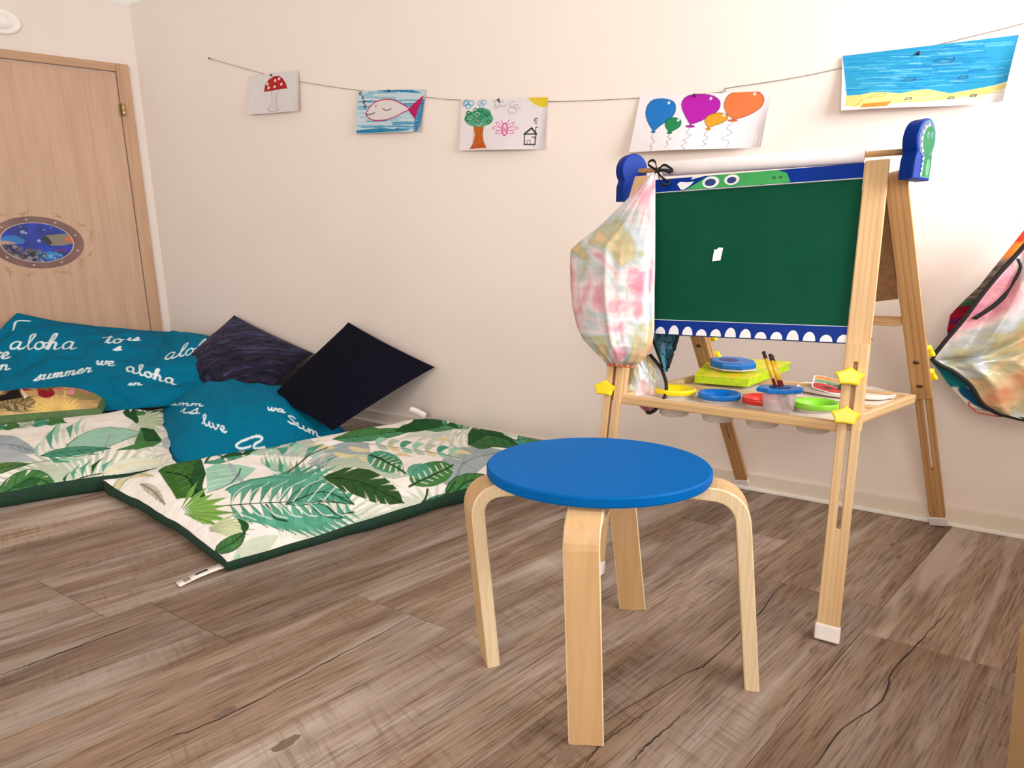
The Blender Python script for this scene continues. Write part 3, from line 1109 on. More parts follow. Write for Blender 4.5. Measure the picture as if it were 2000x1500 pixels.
def stool_leg(name, path, wdir, w, th, parent):
    """bent ply strip: broad faces birch, edges light ply"""
    pts = [Vector(p) for p in path]
    N = len(pts)
    wd = Vector(wdir).normalized()
    vs_, fs, fmi = [], [], []
    for i, p in enumerate(pts):
        td = (pts[min(i + 1, N - 1)] - pts[max(i - 1, 0)]).normalized()
        nd = td.cross(wd).normalized()
        wd2 = nd.cross(td).normalized()
        e = 0.0025
        for (a, b) in ((-w / 2 + e, -th / 2), (w / 2 - e, -th / 2), (w / 2, -th / 2 + e), (w / 2, th / 2 - e), (w / 2 - e, th / 2), (-w / 2 + e, th / 2), (-w / 2, th / 2 - e), (-w / 2, -th / 2 + e)):
            vs_.append(p + wd2 * a + nd * b)
    for i in range(N - 1):
        for k in range(8):
            k2 = (k + 1) % 8
            fs.append((i * 8 + k, i * 8 + k2, (i + 1) * 8 + k2, (i + 1) * 8 + k))
            fmi.append(1 if k in (1, 2, 3, 5, 6, 7) else 0)
    fs.append(tuple(range(8))[::-1])
    fmi.append(1)
    fs.append(tuple((N - 1) * 8 + k for k in range(8)))
    fmi.append(1)
    me = mesh_from(name, vs_, fs, False, fmi)
    bm = bmesh.new()
    bm.from_mesh(me)
    bmesh.ops.recalc_face_normals(bm, faces=bm.faces)
    bm.to_mesh(me)
    bm.free()
    return link(name, me, [BIRCH, PLY], parent)


SZ = 0.480
SC = Vector((0.186, 1.187, 0.0))
stool = empty('stool', SC)
tag(stool, 'small stool with a round blue seat and bent plywood legs', 'stool')
link('seat', lathe_mesh('seat', [(0, SZ - .024), (.232, SZ - .024), (.2395, SZ - .0215), (.241, SZ - .018), (.241, SZ - .0035), (.2375, SZ), (0, SZ)], 96, 1.0, 0.76, False), SEAT, stool)


def leg_path(c0, top, foot):
    """from under the seat out to the bend, then down to the foot"""
    c0, top, foot = Vector(c0), Vector(top), Vector(foot)
    R = 0.062
    d1 = (c0 - top).normalized()
    d2 = (foot - top).normalized()
    path = [c0, top + d1 * (R * 1.3)]
    for k in range(1, 10):
        s = k / 10
        a, b = top + d1 * R, top + d2 * R
        path.append((a * (1 - s) ** 2 + top * (2 * s * (1 - s)) + b * s * s))
    path += [top + d2 * (R * 1.3), foot]
    return path


zc = SZ - 0.024 - 0.0165
for c0, tp, ft, wd in (
        ((0.07, 1.19), (-0.085, 1.155), (-0.052, 1.188), (-0.35, 1.0)),
        ((0.165, 1.09), (0.126, 0.985), (0.144, 0.952), (1.0, -0.12)),
        ((0.30, 1.18), (0.476, 1.128), (0.528, 1.112), (0.3, 1.0)),
        ((0.225, 1.28), (0.262, 1.372), (0.322, 1.388), (1.0, -0.15))):
    P_ = [Vector((c0[0], c0[1], zc)) - SC, Vector((tp[0], tp[1], zc)) - SC, Vector((ft[0], ft[1], 0.0)) - SC]
    stool_leg('leg', leg_path(*P_), (wd[0], wd[1], 0), 0.068, 0.030, stool)


def copy_tree(o_, parent=None):
    c_ = o_.copy()
    COL.objects.link(c_)
    c_.parent = parent
    if parent is not None:
        c_.matrix_local = o_.matrix_local.copy()
    for ch in o_.children:
        copy_tree(ch, c_)
    return c_


st2 = copy_tree(stool)
st2.location = (0.946, 0.5416, 0.0)
st2.rotation_euler = (0, 0, math.radians(-44))
tag(st2, 'wooden leg of another stool cut off by the right edge of the picture', 'stool')

# ------------------------------------------------------------------ cloth surfaces (arrays of points, u to the right, v away or up)
def noise2(x, y, seed, octs=3):
    s, a, tot = 0.0, 1.0, 0.0
    for k in range(octs):
        s = s + a * (lat_noise(x * 2 ** k, y * 2 ** k, seed + k) - 0.5)
        tot += a
        a *= 0.5
    return s / tot


def quad_pts(c, U, V):
    c = [np.array(p, float) for p in c]
    U, V = U[..., None], V[..., None]
    return (c[0] * (1 - U) + c[1] * U) * (1 - V) + (c[3] * (1 - U) + c[2] * U) * V


def edge_fn(t, w, p=2.2):
    x = np.clip(np.minimum(t, 1 - t) / w, 0, 1)
    return 1 - (1 - x) ** p


def pinch(U, V, k):
    """draw the middles of the four edges in, so the corners point out"""
    U2 = 0.5 + (U - 0.5) * (1 - k * 4 * V * (1 - V) * np.abs(2 * U - 1) ** 2)
    V2 = 0.5 + (V - 0.5) * (1 - k * 4 * U * (1 - U) * np.abs(2 * V - 1) ** 2)
    return U2, V2


def mat_top(c, nx, ny, seam, height, wrinkle, seed, ew=(0.12, 0.18), kp=0.03):
    """top cloth of a floor cushion: corners carry the seam height"""
    U, V = np.meshgrid(np.linspace(0, 1, nx), np.linspace(0, 1, ny))
    U2, V2 = pinch(U, V, kp)
    P = quad_pts(c, U2, V2)
    e = edge_fn(U, ew[0]) * edge_fn(V, ew[1])
    rim = np.minimum(np.minimum(U, 1 - U) * 2.2, np.minimum(V, 1 - V))
    puck = np.exp(-(rim / 0.07) ** 2) * (1 - np.exp(-(rim / 0.012) ** 2))
    w = noise2(U * 5, V * 3.4, seed) * 2.4 * wrinkle + noise2(U * 13, V * 8, seed + 9, 2) * wrinkle * 1.0
    w = w + puck * (np.abs(noise2(U * 34, V * 24, seed + 4, 2))) * wrinkle * -2.4
    wave = noise2(U * 9, V * 7, seed + 17, 2)
    P[..., 2] += e * height + w * np.clip(e * 1.6, 0, 1) + wave * seam * (1 - e)
    near = (1 - e)[..., None] * seam * 1.6
    cen = P.mean((0, 1))
    out = (P - cen) * np.array([1.0, 1.0, 0.0])
    out /= np.linalg.norm(out, axis=-1, keepdims=True) + 1e-6
    P += out * near * noise2(U * 8 + 3, V * 6 + 5, seed + 27, 2)[..., None]
    return P


def pillow_side(c, nx, ny, bulge, nrm, wrinkle, seed, kp=0.035, expo=0.62):
    """one face of a scatter cushion"""
    U, V = np.meshgrid(np.linspace(0, 1, nx), np.linspace(0, 1, ny))
    U2, V2 = pinch(U, V, kp)
    P = quad_pts(c, U2, V2)
    n = np.array(nrm, float)
    n = n / np.linalg.norm(n)
    e = (np.clip(16 * U * (1 - U) * V * (1 - V), 0, 1)) ** expo
    cr = noise2(U * 6, V * 6, seed) * wrinkle * 2 + noise2(U * 15, V * 13, seed + 5, 2) * wrinkle
    return P + n * (bulge * e + cr * np.clip(e * 2, 0, 1))[..., None]


def loft(top, bot, nx, ny, bulge, nrm, wrinkle, seed, expo=0.55):
    """cloth hung between a top line and a bottom line (v = 0 bottom, 1 top)"""
    def line(pts):
        pts = np.array(pts, float)
        d = np.r_[0, np.cumsum(np.linalg.norm(np.diff(pts, axis=0), axis=1))]
        d /= d[-1]
        x = np.linspace(0, 1, nx)
        q = np.stack([np.interp(x, d, pts[:, k]) for k in range(3)], -1)
        ker = np.hanning(int(nx * 0.16) | 1)
        ker /= ker.sum()
        h = len(ker) // 2
        pad = np.concatenate([2 * q[:1] - q[h:0:-1], q, 2 * q[-1:] - q[-2:-h - 2:-1]])
        return np.stack([np.convolve(pad[:, k], ker, 'valid') for k in range(3)], -1)
    T, B = line(top), line(bot)
    V = np.linspace(0, 1, ny)[:, None, None]
    P = B[None] * (1 - V) + T[None] * V
    U, V2 = np.meshgrid(np.linspace(0, 1, nx), np.linspace(0, 1, ny))
    n = np.array(nrm, float)
    n /= np.linalg.norm(n)
    e = np.clip(16 * U * (1 - U) * V2 * (1 - V2), 0, 1) ** expo
    w = noise2(U * 6, V2 * 4, seed) * 2.4 * wrinkle + noise2(U * 14 + V2 * 5, V2 * 7, seed + 3, 2) * wrinkle
    return P + n * (bulge * e + w * np.clip(e * 2, 0, 1))[..., None]


def rowcloth(rows, plane, nx, ny, depth, folds, seed):
    """cloth given by rows (height, left, right) in a plane; depth(u, v) pushes it out"""
    r = np.array(rows, float)
    tt = np.linspace(0, 1, ny)
    k = np.linspace(0, 1, len(r))
    b, a0, a1 = [np.interp(tt, k, r[:, i]) for i in range(3)]
    U, V = np.meshgrid(np.linspace(0, 1, nx), tt)
    A = a0[:, None] * (1 - U) + a1[:, None] * U
    Bh = np.repeat(b[:, None], nx, 1)
    D = depth(U, V) + folds * (noise2(U * 4, V * 2.2, seed) * 2 + noise2(U * 11, V * 5, seed + 2, 2))
    O, X, Y, Z = [np.array(q, float) for q in plane]
    return O + A[..., None] * X + Bh[..., None] * Y + D[..., None] * Z


# floor cushion and pillow corners (front-left, front-right, back-right, back-left as seen)
A_C = [(-0.842, 1.553, 0.026), (0.360, 2.420, 0.075), (-0.425, 2.905, 0.092), (-1.575, 2.125, 0.062)]
B_C = [(-2.780, 1.475, 0.05), (-1.385, 2.275, 0.066), (-1.920, 3.120, 0.088), (-3.080, 2.560, 0.07)]
S_A = lambda: mat_top(A_C, 620, 420, 0.022, 0.066, 0.0105, 11, (0.16, 0.24), 0.035)
S_B = lambda: mat_top(B_C, 560, 400, 0.022, 0.058, 0.0105, 23, (0.16, 0.24), 0.03)
M_C = [(-1.47, 2.30, 0.03), (-0.80, 2.735, 0.05), (-1.12, 3.17, 0.10), (-2.08, 3.38, 0.12)]
S_M = lambda: mat_top(M_C, 420, 300, 0.015, 0.165, 0.024, 31, (0.42, 0.42), 0.0)
K_T = [(-3.075, 3.620, 0.566), (-2.900, 3.712, 0.500), (-2.700, 3.815, 0.455), (-2.46, 3.90, 0.418), (-2.30, 3.90, 0.412), (-2.05, 3.765, 0.415), (-1.80, 3.630, 0.40)]
K_B = [(-3.15, 2.95, 0.10), (-2.80, 2.95, 0.11), (-2.45, 2.95, 0.11), (-2.20, 2.96, 0.11), (-2.02, 2.98, 0.12), (-1.80, 3.06, 0.12), (-1.60, 3.15, 0.12)]
S_K = lambda: loft(K_T, K_B, 460, 300, 0.10, (0.05, -0.75, 0.75), 0.042, 41)
T_C = [(-2.80, 2.50, 0.175), (-2.09, 2.83, 0.165), (-2.28, 3.17, 0.175), (-3.0, 2.85, 0.19)]
S_T = lambda: mat_top(T_C, 300, 220, 0.0, 0.062, 0.006, 51, (0.30, 0.34), 0.0)

# ------------------------------------------------------------------ printed designs, in the (u, v) of each surface, thousandths
ART_A = [
(0,(188,204,186),0.95,0,[141,-34,252,-93,356,-93,265,-93]),
(0,(188,204,186),0.95,0,[145,-33,274,-93,406,-93,287,-93]),
(0,(188,204,186),0.95,0,[149,-31,296,-93,460,-93,308,-86]),
(0,(188,204,186),0.95,0,[144,-26,273,-93,399,-93,283,-60]),
(0,(188,204,186),0.95,0,[148,-24,293,-78,441,-91,303,-46]),
(0,(188,204,186),0.95,0,[142,-21,266,-57,384,-55,274,-25]),
(0,(188,204,186),0.95,0,[145,-18,283,-40,418,-26,291,-9]),
(0,(188,204,186),0.95,0,[148,-14,299,-19,449,8,306,11]),
(0,(188,204,186),0.95,0,[142,-12,268,-4,391,38,273,24]),
(0,(188,204,186),0.95,0,[144,-8,281,19,414,76,286,49]),
(0,(188,204,186),0.95,0,[137,-7,250,29,359,96,252,54]),
(0,(188,204,186),0.95,0,[139,-3,258,54,379,148,261,80]),
(0,(188,204,186),0.95,0,[139,1,266,86,400,218,265,106]),
(0,(188,204,186),0.95,0,[133,1,234,86,338,209,233,104]),
(0,(188,204,186),0.95,0,[133,6,237,117,361,303,236,138]),
(0,(188,204,186),0.95,0,[128,4,207,105,299,272,203,119]),
(0,(188,204,186),0.95,0,[127,9,207,139,313,365,203,151]),
(0,(188,204,186),0.95,0,[126,14,207,183,337,508,201,193]),
(0,(188,204,186),0.95,0,[122,11,176,150,264,411,169,155]),
(0,(188,204,186),0.95,0,[120,17,173,194,278,547,164,196]),
(0,(188,204,186),0.95,0,[116,13,147,158,214,437,138,157]),
(0,(228,230,222),0.9,0,[151,-27,258,-93,352,-93,264,-89]),
(0,(228,230,222),0.9,0,[155,-26,277,-93,392,-93,283,-81]),
(0,(228,230,222),0.9,0,[159,-24,296,-87,433,-93,301,-70]),
(0,(228,230,222),0.9,0,[154,-20,272,-63,382,-82,277,-47]),
(0,(228,230,222),0.9,0,[157,-17,288,-48,414,-57,293,-33]),
(0,(228,230,222),0.9,0,[151,-14,262,-30,364,-24,265,-15]),
(0,(228,230,222),0.9,0,[153,-11,275,-13,387,4,278,2]),
(0,(228,230,222),0.9,0,[155,-8,285,8,409,42,288,23]),
(0,(228,230,222),0.9,0,[149,-6,256,20,357,64,258,34]),
(0,(228,230,222),0.9,0,[150,-2,263,45,372,109,263,56]),
(0,(228,230,222),0.9,0,[144,-2,234,49,317,111,234,60]),
(0,(196,214,190),0.9,0,[24,-34,57,-37,87,-28,60,-18]),
(0,(196,214,190),0.9,0,[25,-30,62,-21,94,-4,64,-3]),
(0,(196,214,190),0.9,0,[26,-26,65,-3,98,24,65,13]),
(0,(196,214,190),0.9,0,[23,-24,54,7,80,41,53,22]),
(0,(196,214,190),0.9,0,[23,-20,53,29,76,74,50,42]),
(0,(196,214,190),0.9,0,[20,-21,41,31,57,81,36,40]),
(0,(214,222,206),0.9,0,[338,201,342,334,323,408,317,287]),
(0,(214,222,206),0.9,0,[334,199,322,325,288,381,297,270]),
(0,(214,222,206),0.9,0,[330,194,301,305,252,339,276,243]),
(0,(214,222,206),0.9,0,[329,186,292,253,243,258,270,194]),
(0,(214,222,206),0.9,0,[326,180,273,216,214,196,257,167]),
(0,(214,222,206),0.9,0,[327,174,276,180,227,150,266,139]),
(0,(214,222,206),0.9,0,[325,167,266,147,217,106,261,115]),
(0,(214,222,206),0.9,0,[324,160,262,115,217,66,262,93]),
(0,(214,222,206),0.9,0,[328,158,279,104,246,53,283,89]),
(0,(218,224,210),0.9,0,[391,225,359,260,315,236,340,205]),
(0,(218,224,210),0.9,0,[388,217,344,221,296,179,331,175]),
(0,(218,224,210),0.9,0,[386,209,334,178,289,127,328,145]),
(0,(218,224,210),0.9,0,[389,206,346,159,315,108,347,138]),
(0,(218,224,210),0.9,0,[390,200,350,131,329,80,357,123]),
(0,(218,224,210),0.9,0,[394,201,367,131,360,85,379,134]),
(0,(218,224,210),0.9,0,[397,199,380,116,381,64,394,127]),
(0,(218,224,210),0.9,0,[400,198,395,106,410,57,413,126]),
(0,(218,224,210),0.9,0,[404,204,410,125,432,88,428,152]),
(0,(206,216,200),0.9,0,[468,-45,515,-24,550,11,513,-5]),
(0,(206,216,200),0.9,0,[467,-42,511,-2,543,48,506,11]),
(0,(206,216,200),0.9,0,[464,-38,502,21,529,88,493,28]),
(0,(206,216,200),0.9,0,[459,-39,481,21,490,76,469,22]),
(0,(206,216,200),0.9,0,[455,-37,465,38,462,98,451,31]),
(0,(206,216,200),0.9,0,[452,-40,449,28,433,73,433,14]),
(0,(206,216,200),0.9,0,[448,-39,430,32,404,78,413,12]),
(0,(206,216,200),0.9,0,[444,-40,411,31,373,72,393,4]),
(0,(206,216,200),0.9,0,[442,-45,404,8,362,26,388,-20]),
(0,(218,224,206),0.9,0,[412,841,315,783,407,974,349,786]),
(0,(218,224,206),0.9,0,[405,819,441,969,307,768,336,742]),
(0,(218,224,206),0.9,0,[400,801,346,763,294,692,331,701]),
(0,(218,224,206),0.9,0,[402,793,354,725,315,649,346,681]),
(0,(218,224,206),0.9,0,[402,784,351,669,319,581,354,651]),
(0,(218,224,206),0.9,0,[407,785,366,660,350,583,382,676]),
(0,(218,224,206),0.9,0,[410,782,375,628,374,559,402,676]),
(0,(218,224,206),0.9,0,[414,782,392,618,407,560,426,689]),
(0,(218,224,206),0.9,0,[419,794,413,663,441,633,452,752]),
(0,(206,216,204),0.9,0,[871,616,879,824,761,778,803,682]),
(0,(206,216,204),0.9,0,[998,804,825,742,696,671,766,625]),
(0,(206,216,204),0.9,0,[998,802,785,670,649,575,731,557]),
(0,(206,216,204),0.9,0,[871,601,790,613,661,489,742,509]),
(0,(206,216,204),0.9,0,[869,592,754,527,625,383,721,448]),
(0,(206,216,204),0.9,0,[989,754,769,492,654,335,747,430]),
(0,(206,216,204),0.9,0,[989,747,746,414,644,253,739,376]),
(0,(206,216,204),0.9,0,[989,735,734,345,643,173,743,334]),
(0,(206,216,204),0.9,0,[861,537,767,353,694,187,788,362]),
(0,(206,216,204),0.9,0,[990,718,775,311,726,156,807,340]),
(0,(206,216,204),0.9,0,[992,716,812,346,784,209,859,397]),
(0,(206,216,204),0.9,0,[866,520,831,323,822,188,956,489]),
(0,(206,216,204),0.9,0,[869,513,856,309,878,191,872,320]),
(0,(206,216,204),0.9,0,[997,706,960,463,994,377,995,520]),
(0,(206,216,204),0.9,0,[998,702,1000,492,872,150,872,313]),
(0,(164,178,184),1,0,[364,530,351,398,373,364,399,345,432,355,472,398,515,468,548,539,584,625,584,625,576,659,567,676,564,692,554,701,527,698,486,679,432,632,364,530]),
(0,(196,200,200),1,0,[348,791,348,704,361,656,376,623,390,603,401,590,410,580,420,570,436,566,436,566,451,626,464,681,474,746,536,979,465,860,381,802,458,1002,348,791]),
(0,(164,178,184),1,0,[538,0,586,10,617,34,628,45,625,50,637,65,669,82,715,107,777,156,777,156,763,204,748,254,721,287,663,270,584,185,539,107,528,57,538,0]),
(1,(128,146,156),1,0.0045,[538,0,555,31,577,70,602,108,629,134,660,144,694,145,737,153,777,156]),
(1,(128,146,156),0.8,0.002,[555,31,611,39]),
(1,(128,146,156),0.8,0.002,[555,31,545,102]),
(1,(128,146,156),0.8,0.002,[577,70,624,53]),
(1,(128,146,156),0.8,0.002,[577,70,586,172]),
(1,(128,146,156),0.8,0.002,[629,134,640,76]),
(1,(128,146,156),0.8,0.002,[629,134,706,256]),
(1,(128,146,156),0.8,0.002,[660,144,672,90]),
(1,(128,146,156),0.8,0.002,[660,144,737,232]),
(1,(128,146,156),0.8,0.002,[694,145,718,113]),
(1,(128,146,156),0.8,0.002,[694,145,759,196]),
(0,(186,204,184),1,0,[473,137,497,250,508,347,514,444,499,499,470,520,435,509,395,476,348,418,348,418,358,374,372,340,382,305,393,274,404,234,418,191,437,151,473,137]),
(0,(74,128,72),1,0,[531,758,544,700,568,667,594,645,625,635,655,631,687,633,724,647,771,679,771,679,754,710,734,735,712,758,689,781,733,961,682,938,592,817,531,758]),
(0,(84,158,134),0.55,0,[531,758,544,700,568,667,594,645,625,635,655,631,687,633,724,647,771,679,771,679,738,678,707,677,681,688,655,704,630,727,599,743,562,744,531,758]),
(1,(38,84,46),1,0.0045,[531,758,562,744,599,743,630,727,655,704,681,688,707,677,738,678,771,679]),
(1,(38,84,46),0.8,0.002,[562,744,571,676]),
(1,(38,84,46),0.8,0.002,[562,744,626,808]),
(1,(38,84,46),0.8,0.002,[599,743,599,655]),
(1,(38,84,46),0.8,0.002,[599,743,749,997]),
(1,(38,84,46),0.8,0.002,[655,704,659,640]),
(1,(38,84,46),0.8,0.002,[655,704,706,744]),
(1,(38,84,46),0.8,0.002,[681,688,690,640]),
(1,(38,84,46),0.8,0.002,[681,688,729,725]),
(1,(38,84,46),0.8,0.002,[707,677,726,652]),
(1,(38,84,46),0.8,0.002,[707,677,751,705]),
(1,(38,84,46),0.9,0.0028,[531,758,544,700,568,667,594,645,625,635,655,631,687,633,724,647,771,679,771,679,754,710,734,735,712,758,689,781,733,961,682,938,592,817,531,758]),
(0,(84,158,134),1,0,[783,639,793,584,824,574,854,569,880,570,986,699,984,661,896,496,859,401,859,401,1019,666,1013,690,997,704,989,749,868,635,990,874,854,715,783,639]),
(0,(74,128,72),0.55,0,[783,639,793,584,824,574,854,569,880,570,986,699,984,661,896,496,859,401,859,401,1016,668,882,504,868,518,859,549,874,623,871,668,826,654,783,639]),
(1,(38,84,46),1,0.0045,[783,639,826,654,871,668,874,623,859,549,868,518,882,504,1016,668,859,401]),
(1,(38,84,46),0.8,0.002,[826,654,830,587]),
(1,(38,84,46),0.8,0.002,[826,654,863,683]),
(1,(38,84,46),0.8,0.002,[871,668,863,586]),
(1,(38,84,46),0.8,0.002,[871,668,997,823]),
(1,(38,84,46),0.8,0.002,[859,549,905,579]),
(1,(38,84,46),0.8,0.002,[859,549,997,706]),
(1,(38,84,46),0.8,0.002,[868,518,910,554]),
(1,(38,84,46),0.8,0.002,[868,518,1013,690]),
(1,(38,84,46),0.8,0.002,[882,504,902,504]),
(1,(38,84,46),0.8,0.002,[882,504,1019,666]),
(1,(34,62,44),0.9,0.0028,[783,639,793,584,824,574,854,569,880,570,986,699,984,661,896,496,859,401,859,401,1019,666,1013,690,997,704,989,749,868,635,990,874,854,715,783,639]),
(0,(38,84,46),1,0,[703,694,714,649,743,640,774,637,804,635,835,639,866,644,960,745,859,549,859,549,871,621,863,659,989,897,899,818,932,952,821,804,766,762,703,694]),
(0,(214,222,204),1,0,[726,393,762,454,810,488,770,447]),
(0,(186,204,184),1,0,[726,393,696,325,701,278,707,323]),
(0,(186,204,184),1,0,[750,386,797,465,872,523,811,461]),
(0,(214,222,204),1,0,[750,386,714,304,716,236,729,303]),
(0,(214,222,204),1,0,[773,377,835,476,1013,673,851,470]),
(0,(186,204,184),1,0,[773,377,732,288,733,207,747,282]),
(0,(186,204,184),1,0,[795,366,867,473,987,573,885,466]),
(0,(214,222,204),1,0,[795,366,747,271,748,189,759,258]),
(0,(214,222,204),1,0,[813,347,888,450,864,334,901,436]),
(0,(186,204,184),1,0,[813,347,760,253,760,175,769,235]),
(0,(186,204,184),1,0,[823,317,890,403,871,298,963,475]),
(0,(214,222,204),1,0,[823,317,774,236,772,167,781,218]),
(0,(214,222,204),1,0,[826,277,968,464,981,427,973,447]),
(0,(186,204,184),1,0,[826,277,790,219,788,164,795,204]),
(0,(186,204,184),1,0,[831,239,998,459,943,344,992,436]),
(0,(214,222,204),1,0,[831,239,809,204,808,167,812,194]),
(0,(38,84,46),1,0,[744,303,728,214,746,205,756,206,764,210,777,202,792,176,811,146,841,125,841,125,866,200,856,224,872,305,987,542,893,475,892,518,814,419,744,303]),
(0,(74,128,72),0.55,0,[744,303,728,214,746,205,756,206,764,210,777,202,792,176,811,146,841,125,841,125,836,169,839,225,848,290,853,344,836,356,806,342,772,318,744,303]),
(1,(24,60,34),1,0.0045,[744,303,772,318,806,342,836,356,853,344,848,290,839,225,836,169,841,125]),
(1,(24,60,34),0.8,0.002,[772,318,753,223]),
(1,(24,60,34),0.8,0.002,[772,318,873,483]),
(1,(24,60,34),0.8,0.002,[806,342,766,225]),
(1,(24,60,34),0.8,0.002,[806,342,1024,661]),
(1,(24,60,34),0.8,0.002,[853,344,786,214]),
(1,(24,60,34),0.8,0.002,[853,344,872,308]),
(1,(24,60,34),0.8,0.002,[848,290,798,183]),
(1,(24,60,34),0.8,0.002,[848,290,927,331]),
(1,(24,60,34),0.8,0.002,[839,225,815,149]),
(1,(24,60,34),0.8,0.002,[839,225,861,194]),
(1,(34,62,44),0.9,0.0028,[744,303,728,214,746,205,756,206,764,210,777,202,792,176,811,146,841,125,841,125,866,200,856,224,872,305,987,542,893,475,892,518,814,419,744,303]),
(0,(84,158,134),1,0,[846,217,834,163,842,142,855,130,869,124,889,125,920,140,901,76,1047,263,1047,263,1027,270,893,103,885,119,1003,329,998,356,994,377,859,205,846,217]),
(0,(240,233,224),1,0,[842,142,846,138,853,180]),
(0,(240,233,224),1,0,[994,377,995,370,953,322]),
(0,(240,233,224),1,0,[889,125,899,128,1000,285]),
(0,(240,233,224),1,0,[885,119,887,112,880,126]),
(1,(38,84,46),1,0.0045,[846,217,864,211,886,212,914,219,1006,322,887,115,1021,286,1027,267,1047,263]),
(1,(38,84,46),0.8,0.002,[864,211,847,150]),
(1,(38,84,46),0.8,0.002,[864,211,994,375]),
(1,(38,84,46),0.8,0.002,[886,212,860,139]),
(1,(38,84,46),0.8,0.002,[886,212,998,353]),
(1,(38,84,46),0.8,0.002,[1006,322,896,134]),
(1,(38,84,46),0.8,0.002,[1006,322,1013,308]),
(1,(38,84,46),0.8,0.002,[887,115,987,223]),
(1,(38,84,46),0.8,0.002,[887,115,893,103]),
(1,(38,84,46),0.8,0.002,[1021,286,1029,267]),
(1,(38,84,46),0.8,0.002,[1021,286,1027,270]),
(1,(38,84,46),0.9,0.0028,[846,217,834,163,842,142,855,130,869,124,889,125,920,140,901,76,1047,263,1047,263,1027,270,893,103,885,119,1003,329,998,356,994,377,859,205,846,217]),
(0,(74,128,72),1,0,[810,79,825,51,840,47,846,48,851,52,866,53,890,49,920,43,964,48,964,48,1053,215,921,67,1026,272,1015,303,1002,332,867,170,838,136,810,79]),
(1,(38,84,46),1,0.0045,[810,79,830,90,851,104,873,116,897,123,920,121,939,104,951,76,964,48]),
(1,(38,84,46),0.8,0.002,[830,90,841,54]),
(1,(38,84,46),0.8,0.002,[830,90,864,159]),
(1,(38,84,46),0.8,0.002,[851,104,850,57]),
(1,(38,84,46),0.8,0.002,[851,104,961,261]),
(1,(38,84,46),0.8,0.002,[897,123,873,61]),
(1,(38,84,46),0.8,0.002,[897,123,1026,272]),
(1,(38,84,46),0.8,0.002,[920,121,895,54]),
(1,(38,84,46),0.8,0.002,[920,121,921,67]),
(1,(38,84,46),0.8,0.002,[939,104,924,48]),
(1,(38,84,46),0.8,0.002,[939,104,1053,215]),
(0,(38,84,46),1,0,[1019,666,897,470,859,401,987,575,858,368,987,539,992,525,871,322,871,298,871,298,1000,508,995,520,861,339,987,544,858,370,987,580,1026,656,1019,666]),
(0,(158,208,186),1,0,[588,582,594,575,602,582,608,588,612,594,617,601,624,605,631,609,642,617,642,617,644,635,645,649,643,661,636,665,625,656,612,637,601,615,588,582]),
(0,(186,204,184),1,0,[588,582,576,552,571,531,567,514,567,501,567,492,570,486,573,483,579,482,579,482,585,501,590,519,593,534,596,547,598,560,598,572,596,582,588,582]),
(0,(186,204,184),1,0,[600,527,607,520,615,527,620,533,624,538,628,544,635,548,644,553,654,562,654,562,657,579,658,594,656,605,650,609,638,599,624,579,612,556,600,527]),
(0,(226,214,170),1,0,[600,527,588,496,582,476,580,460,579,448,579,438,582,432,585,429,590,428,590,428,596,447,600,462,604,477,607,491,610,505,610,517,608,527,600,527]),
(0,(84,158,134),1,0,[611,469,616,462,625,469,631,475,634,480,638,485,644,488,652,490,662,498,662,498,666,518,669,535,668,548,662,553,650,543,636,523,624,502,611,469]),
(0,(158,208,186),1,0,[611,469,599,441,593,421,590,404,588,390,588,380,591,375,594,372,600,372,600,372,607,391,611,406,614,419,617,432,619,446,620,459,619,469,611,469]),
(0,(158,208,186),1,0,[621,412,626,405,634,411,640,417,644,423,649,428,655,431,662,434,673,441,673,441,676,459,678,474,676,486,670,490,658,480,645,464,634,444,621,412]),
(0,(186,204,184),1,0,[621,412,609,386,603,365,598,346,596,331,596,322,598,315,602,312,606,310,606,310,613,329,618,346,623,361,626,375,628,388,630,401,629,412,621,412]),
(0,(186,204,184),1,0,[628,351,632,342,639,346,644,351,648,355,652,360,658,362,665,364,676,372,676,372,681,393,685,412,686,427,680,432,667,422,653,402,640,380,628,351]),
(0,(226,214,170),1,0,[628,351,616,323,610,303,606,288,605,275,606,266,608,261,611,257,616,256,616,256,622,273,626,287,629,300,632,312,634,325,635,337,634,348,628,351]),
(0,(84,158,134),1,0,[635,292,641,285,648,289,653,294,656,298,660,302,667,305,674,307,685,315,685,315,688,331,689,346,689,358,683,363,670,354,657,337,646,318,635,292]),
(0,(158,208,186),1,0,[635,292,625,268,619,249,617,235,616,224,617,216,620,211,623,208,628,207,628,207,633,222,638,237,641,250,644,261,645,272,645,282,643,290,635,292]),
(0,(158,208,186),1,0,[648,243,654,236,661,240,666,245,669,248,673,252,678,253,684,254,694,260,694,260,698,278,700,293,699,304,693,307,680,299,668,284,659,268,648,243]),
(0,(186,204,184),1,0,[648,243,636,217,631,200,630,188,630,179,631,172,634,167,637,163,641,161,641,161,645,173,647,183,650,194,653,206,655,219,657,232,656,242,648,243]),
(2,(90,100,84),1,0.003,[577,626,614,421,643,173]),
(0,(226,214,170),1,0,[468,757,457,713,453,684,453,662,457,648,464,641,474,640,485,642,497,648,497,648,495,667,491,681,486,694,483,707,481,722,480,737,477,753,468,757]),
(0,(226,214,170),1,0,[460,589,451,554,448,529,448,508,450,491,455,481,463,478,473,478,484,481,484,481,483,500,480,516,477,531,475,545,474,560,472,575,469,588,460,589]),
(0,(226,214,170),1,0,[519,622,510,586,507,562,506,539,508,523,515,516,526,516,537,519,548,521,548,521,546,539,542,553,539,566,536,579,534,592,532,607,529,620,519,622]),
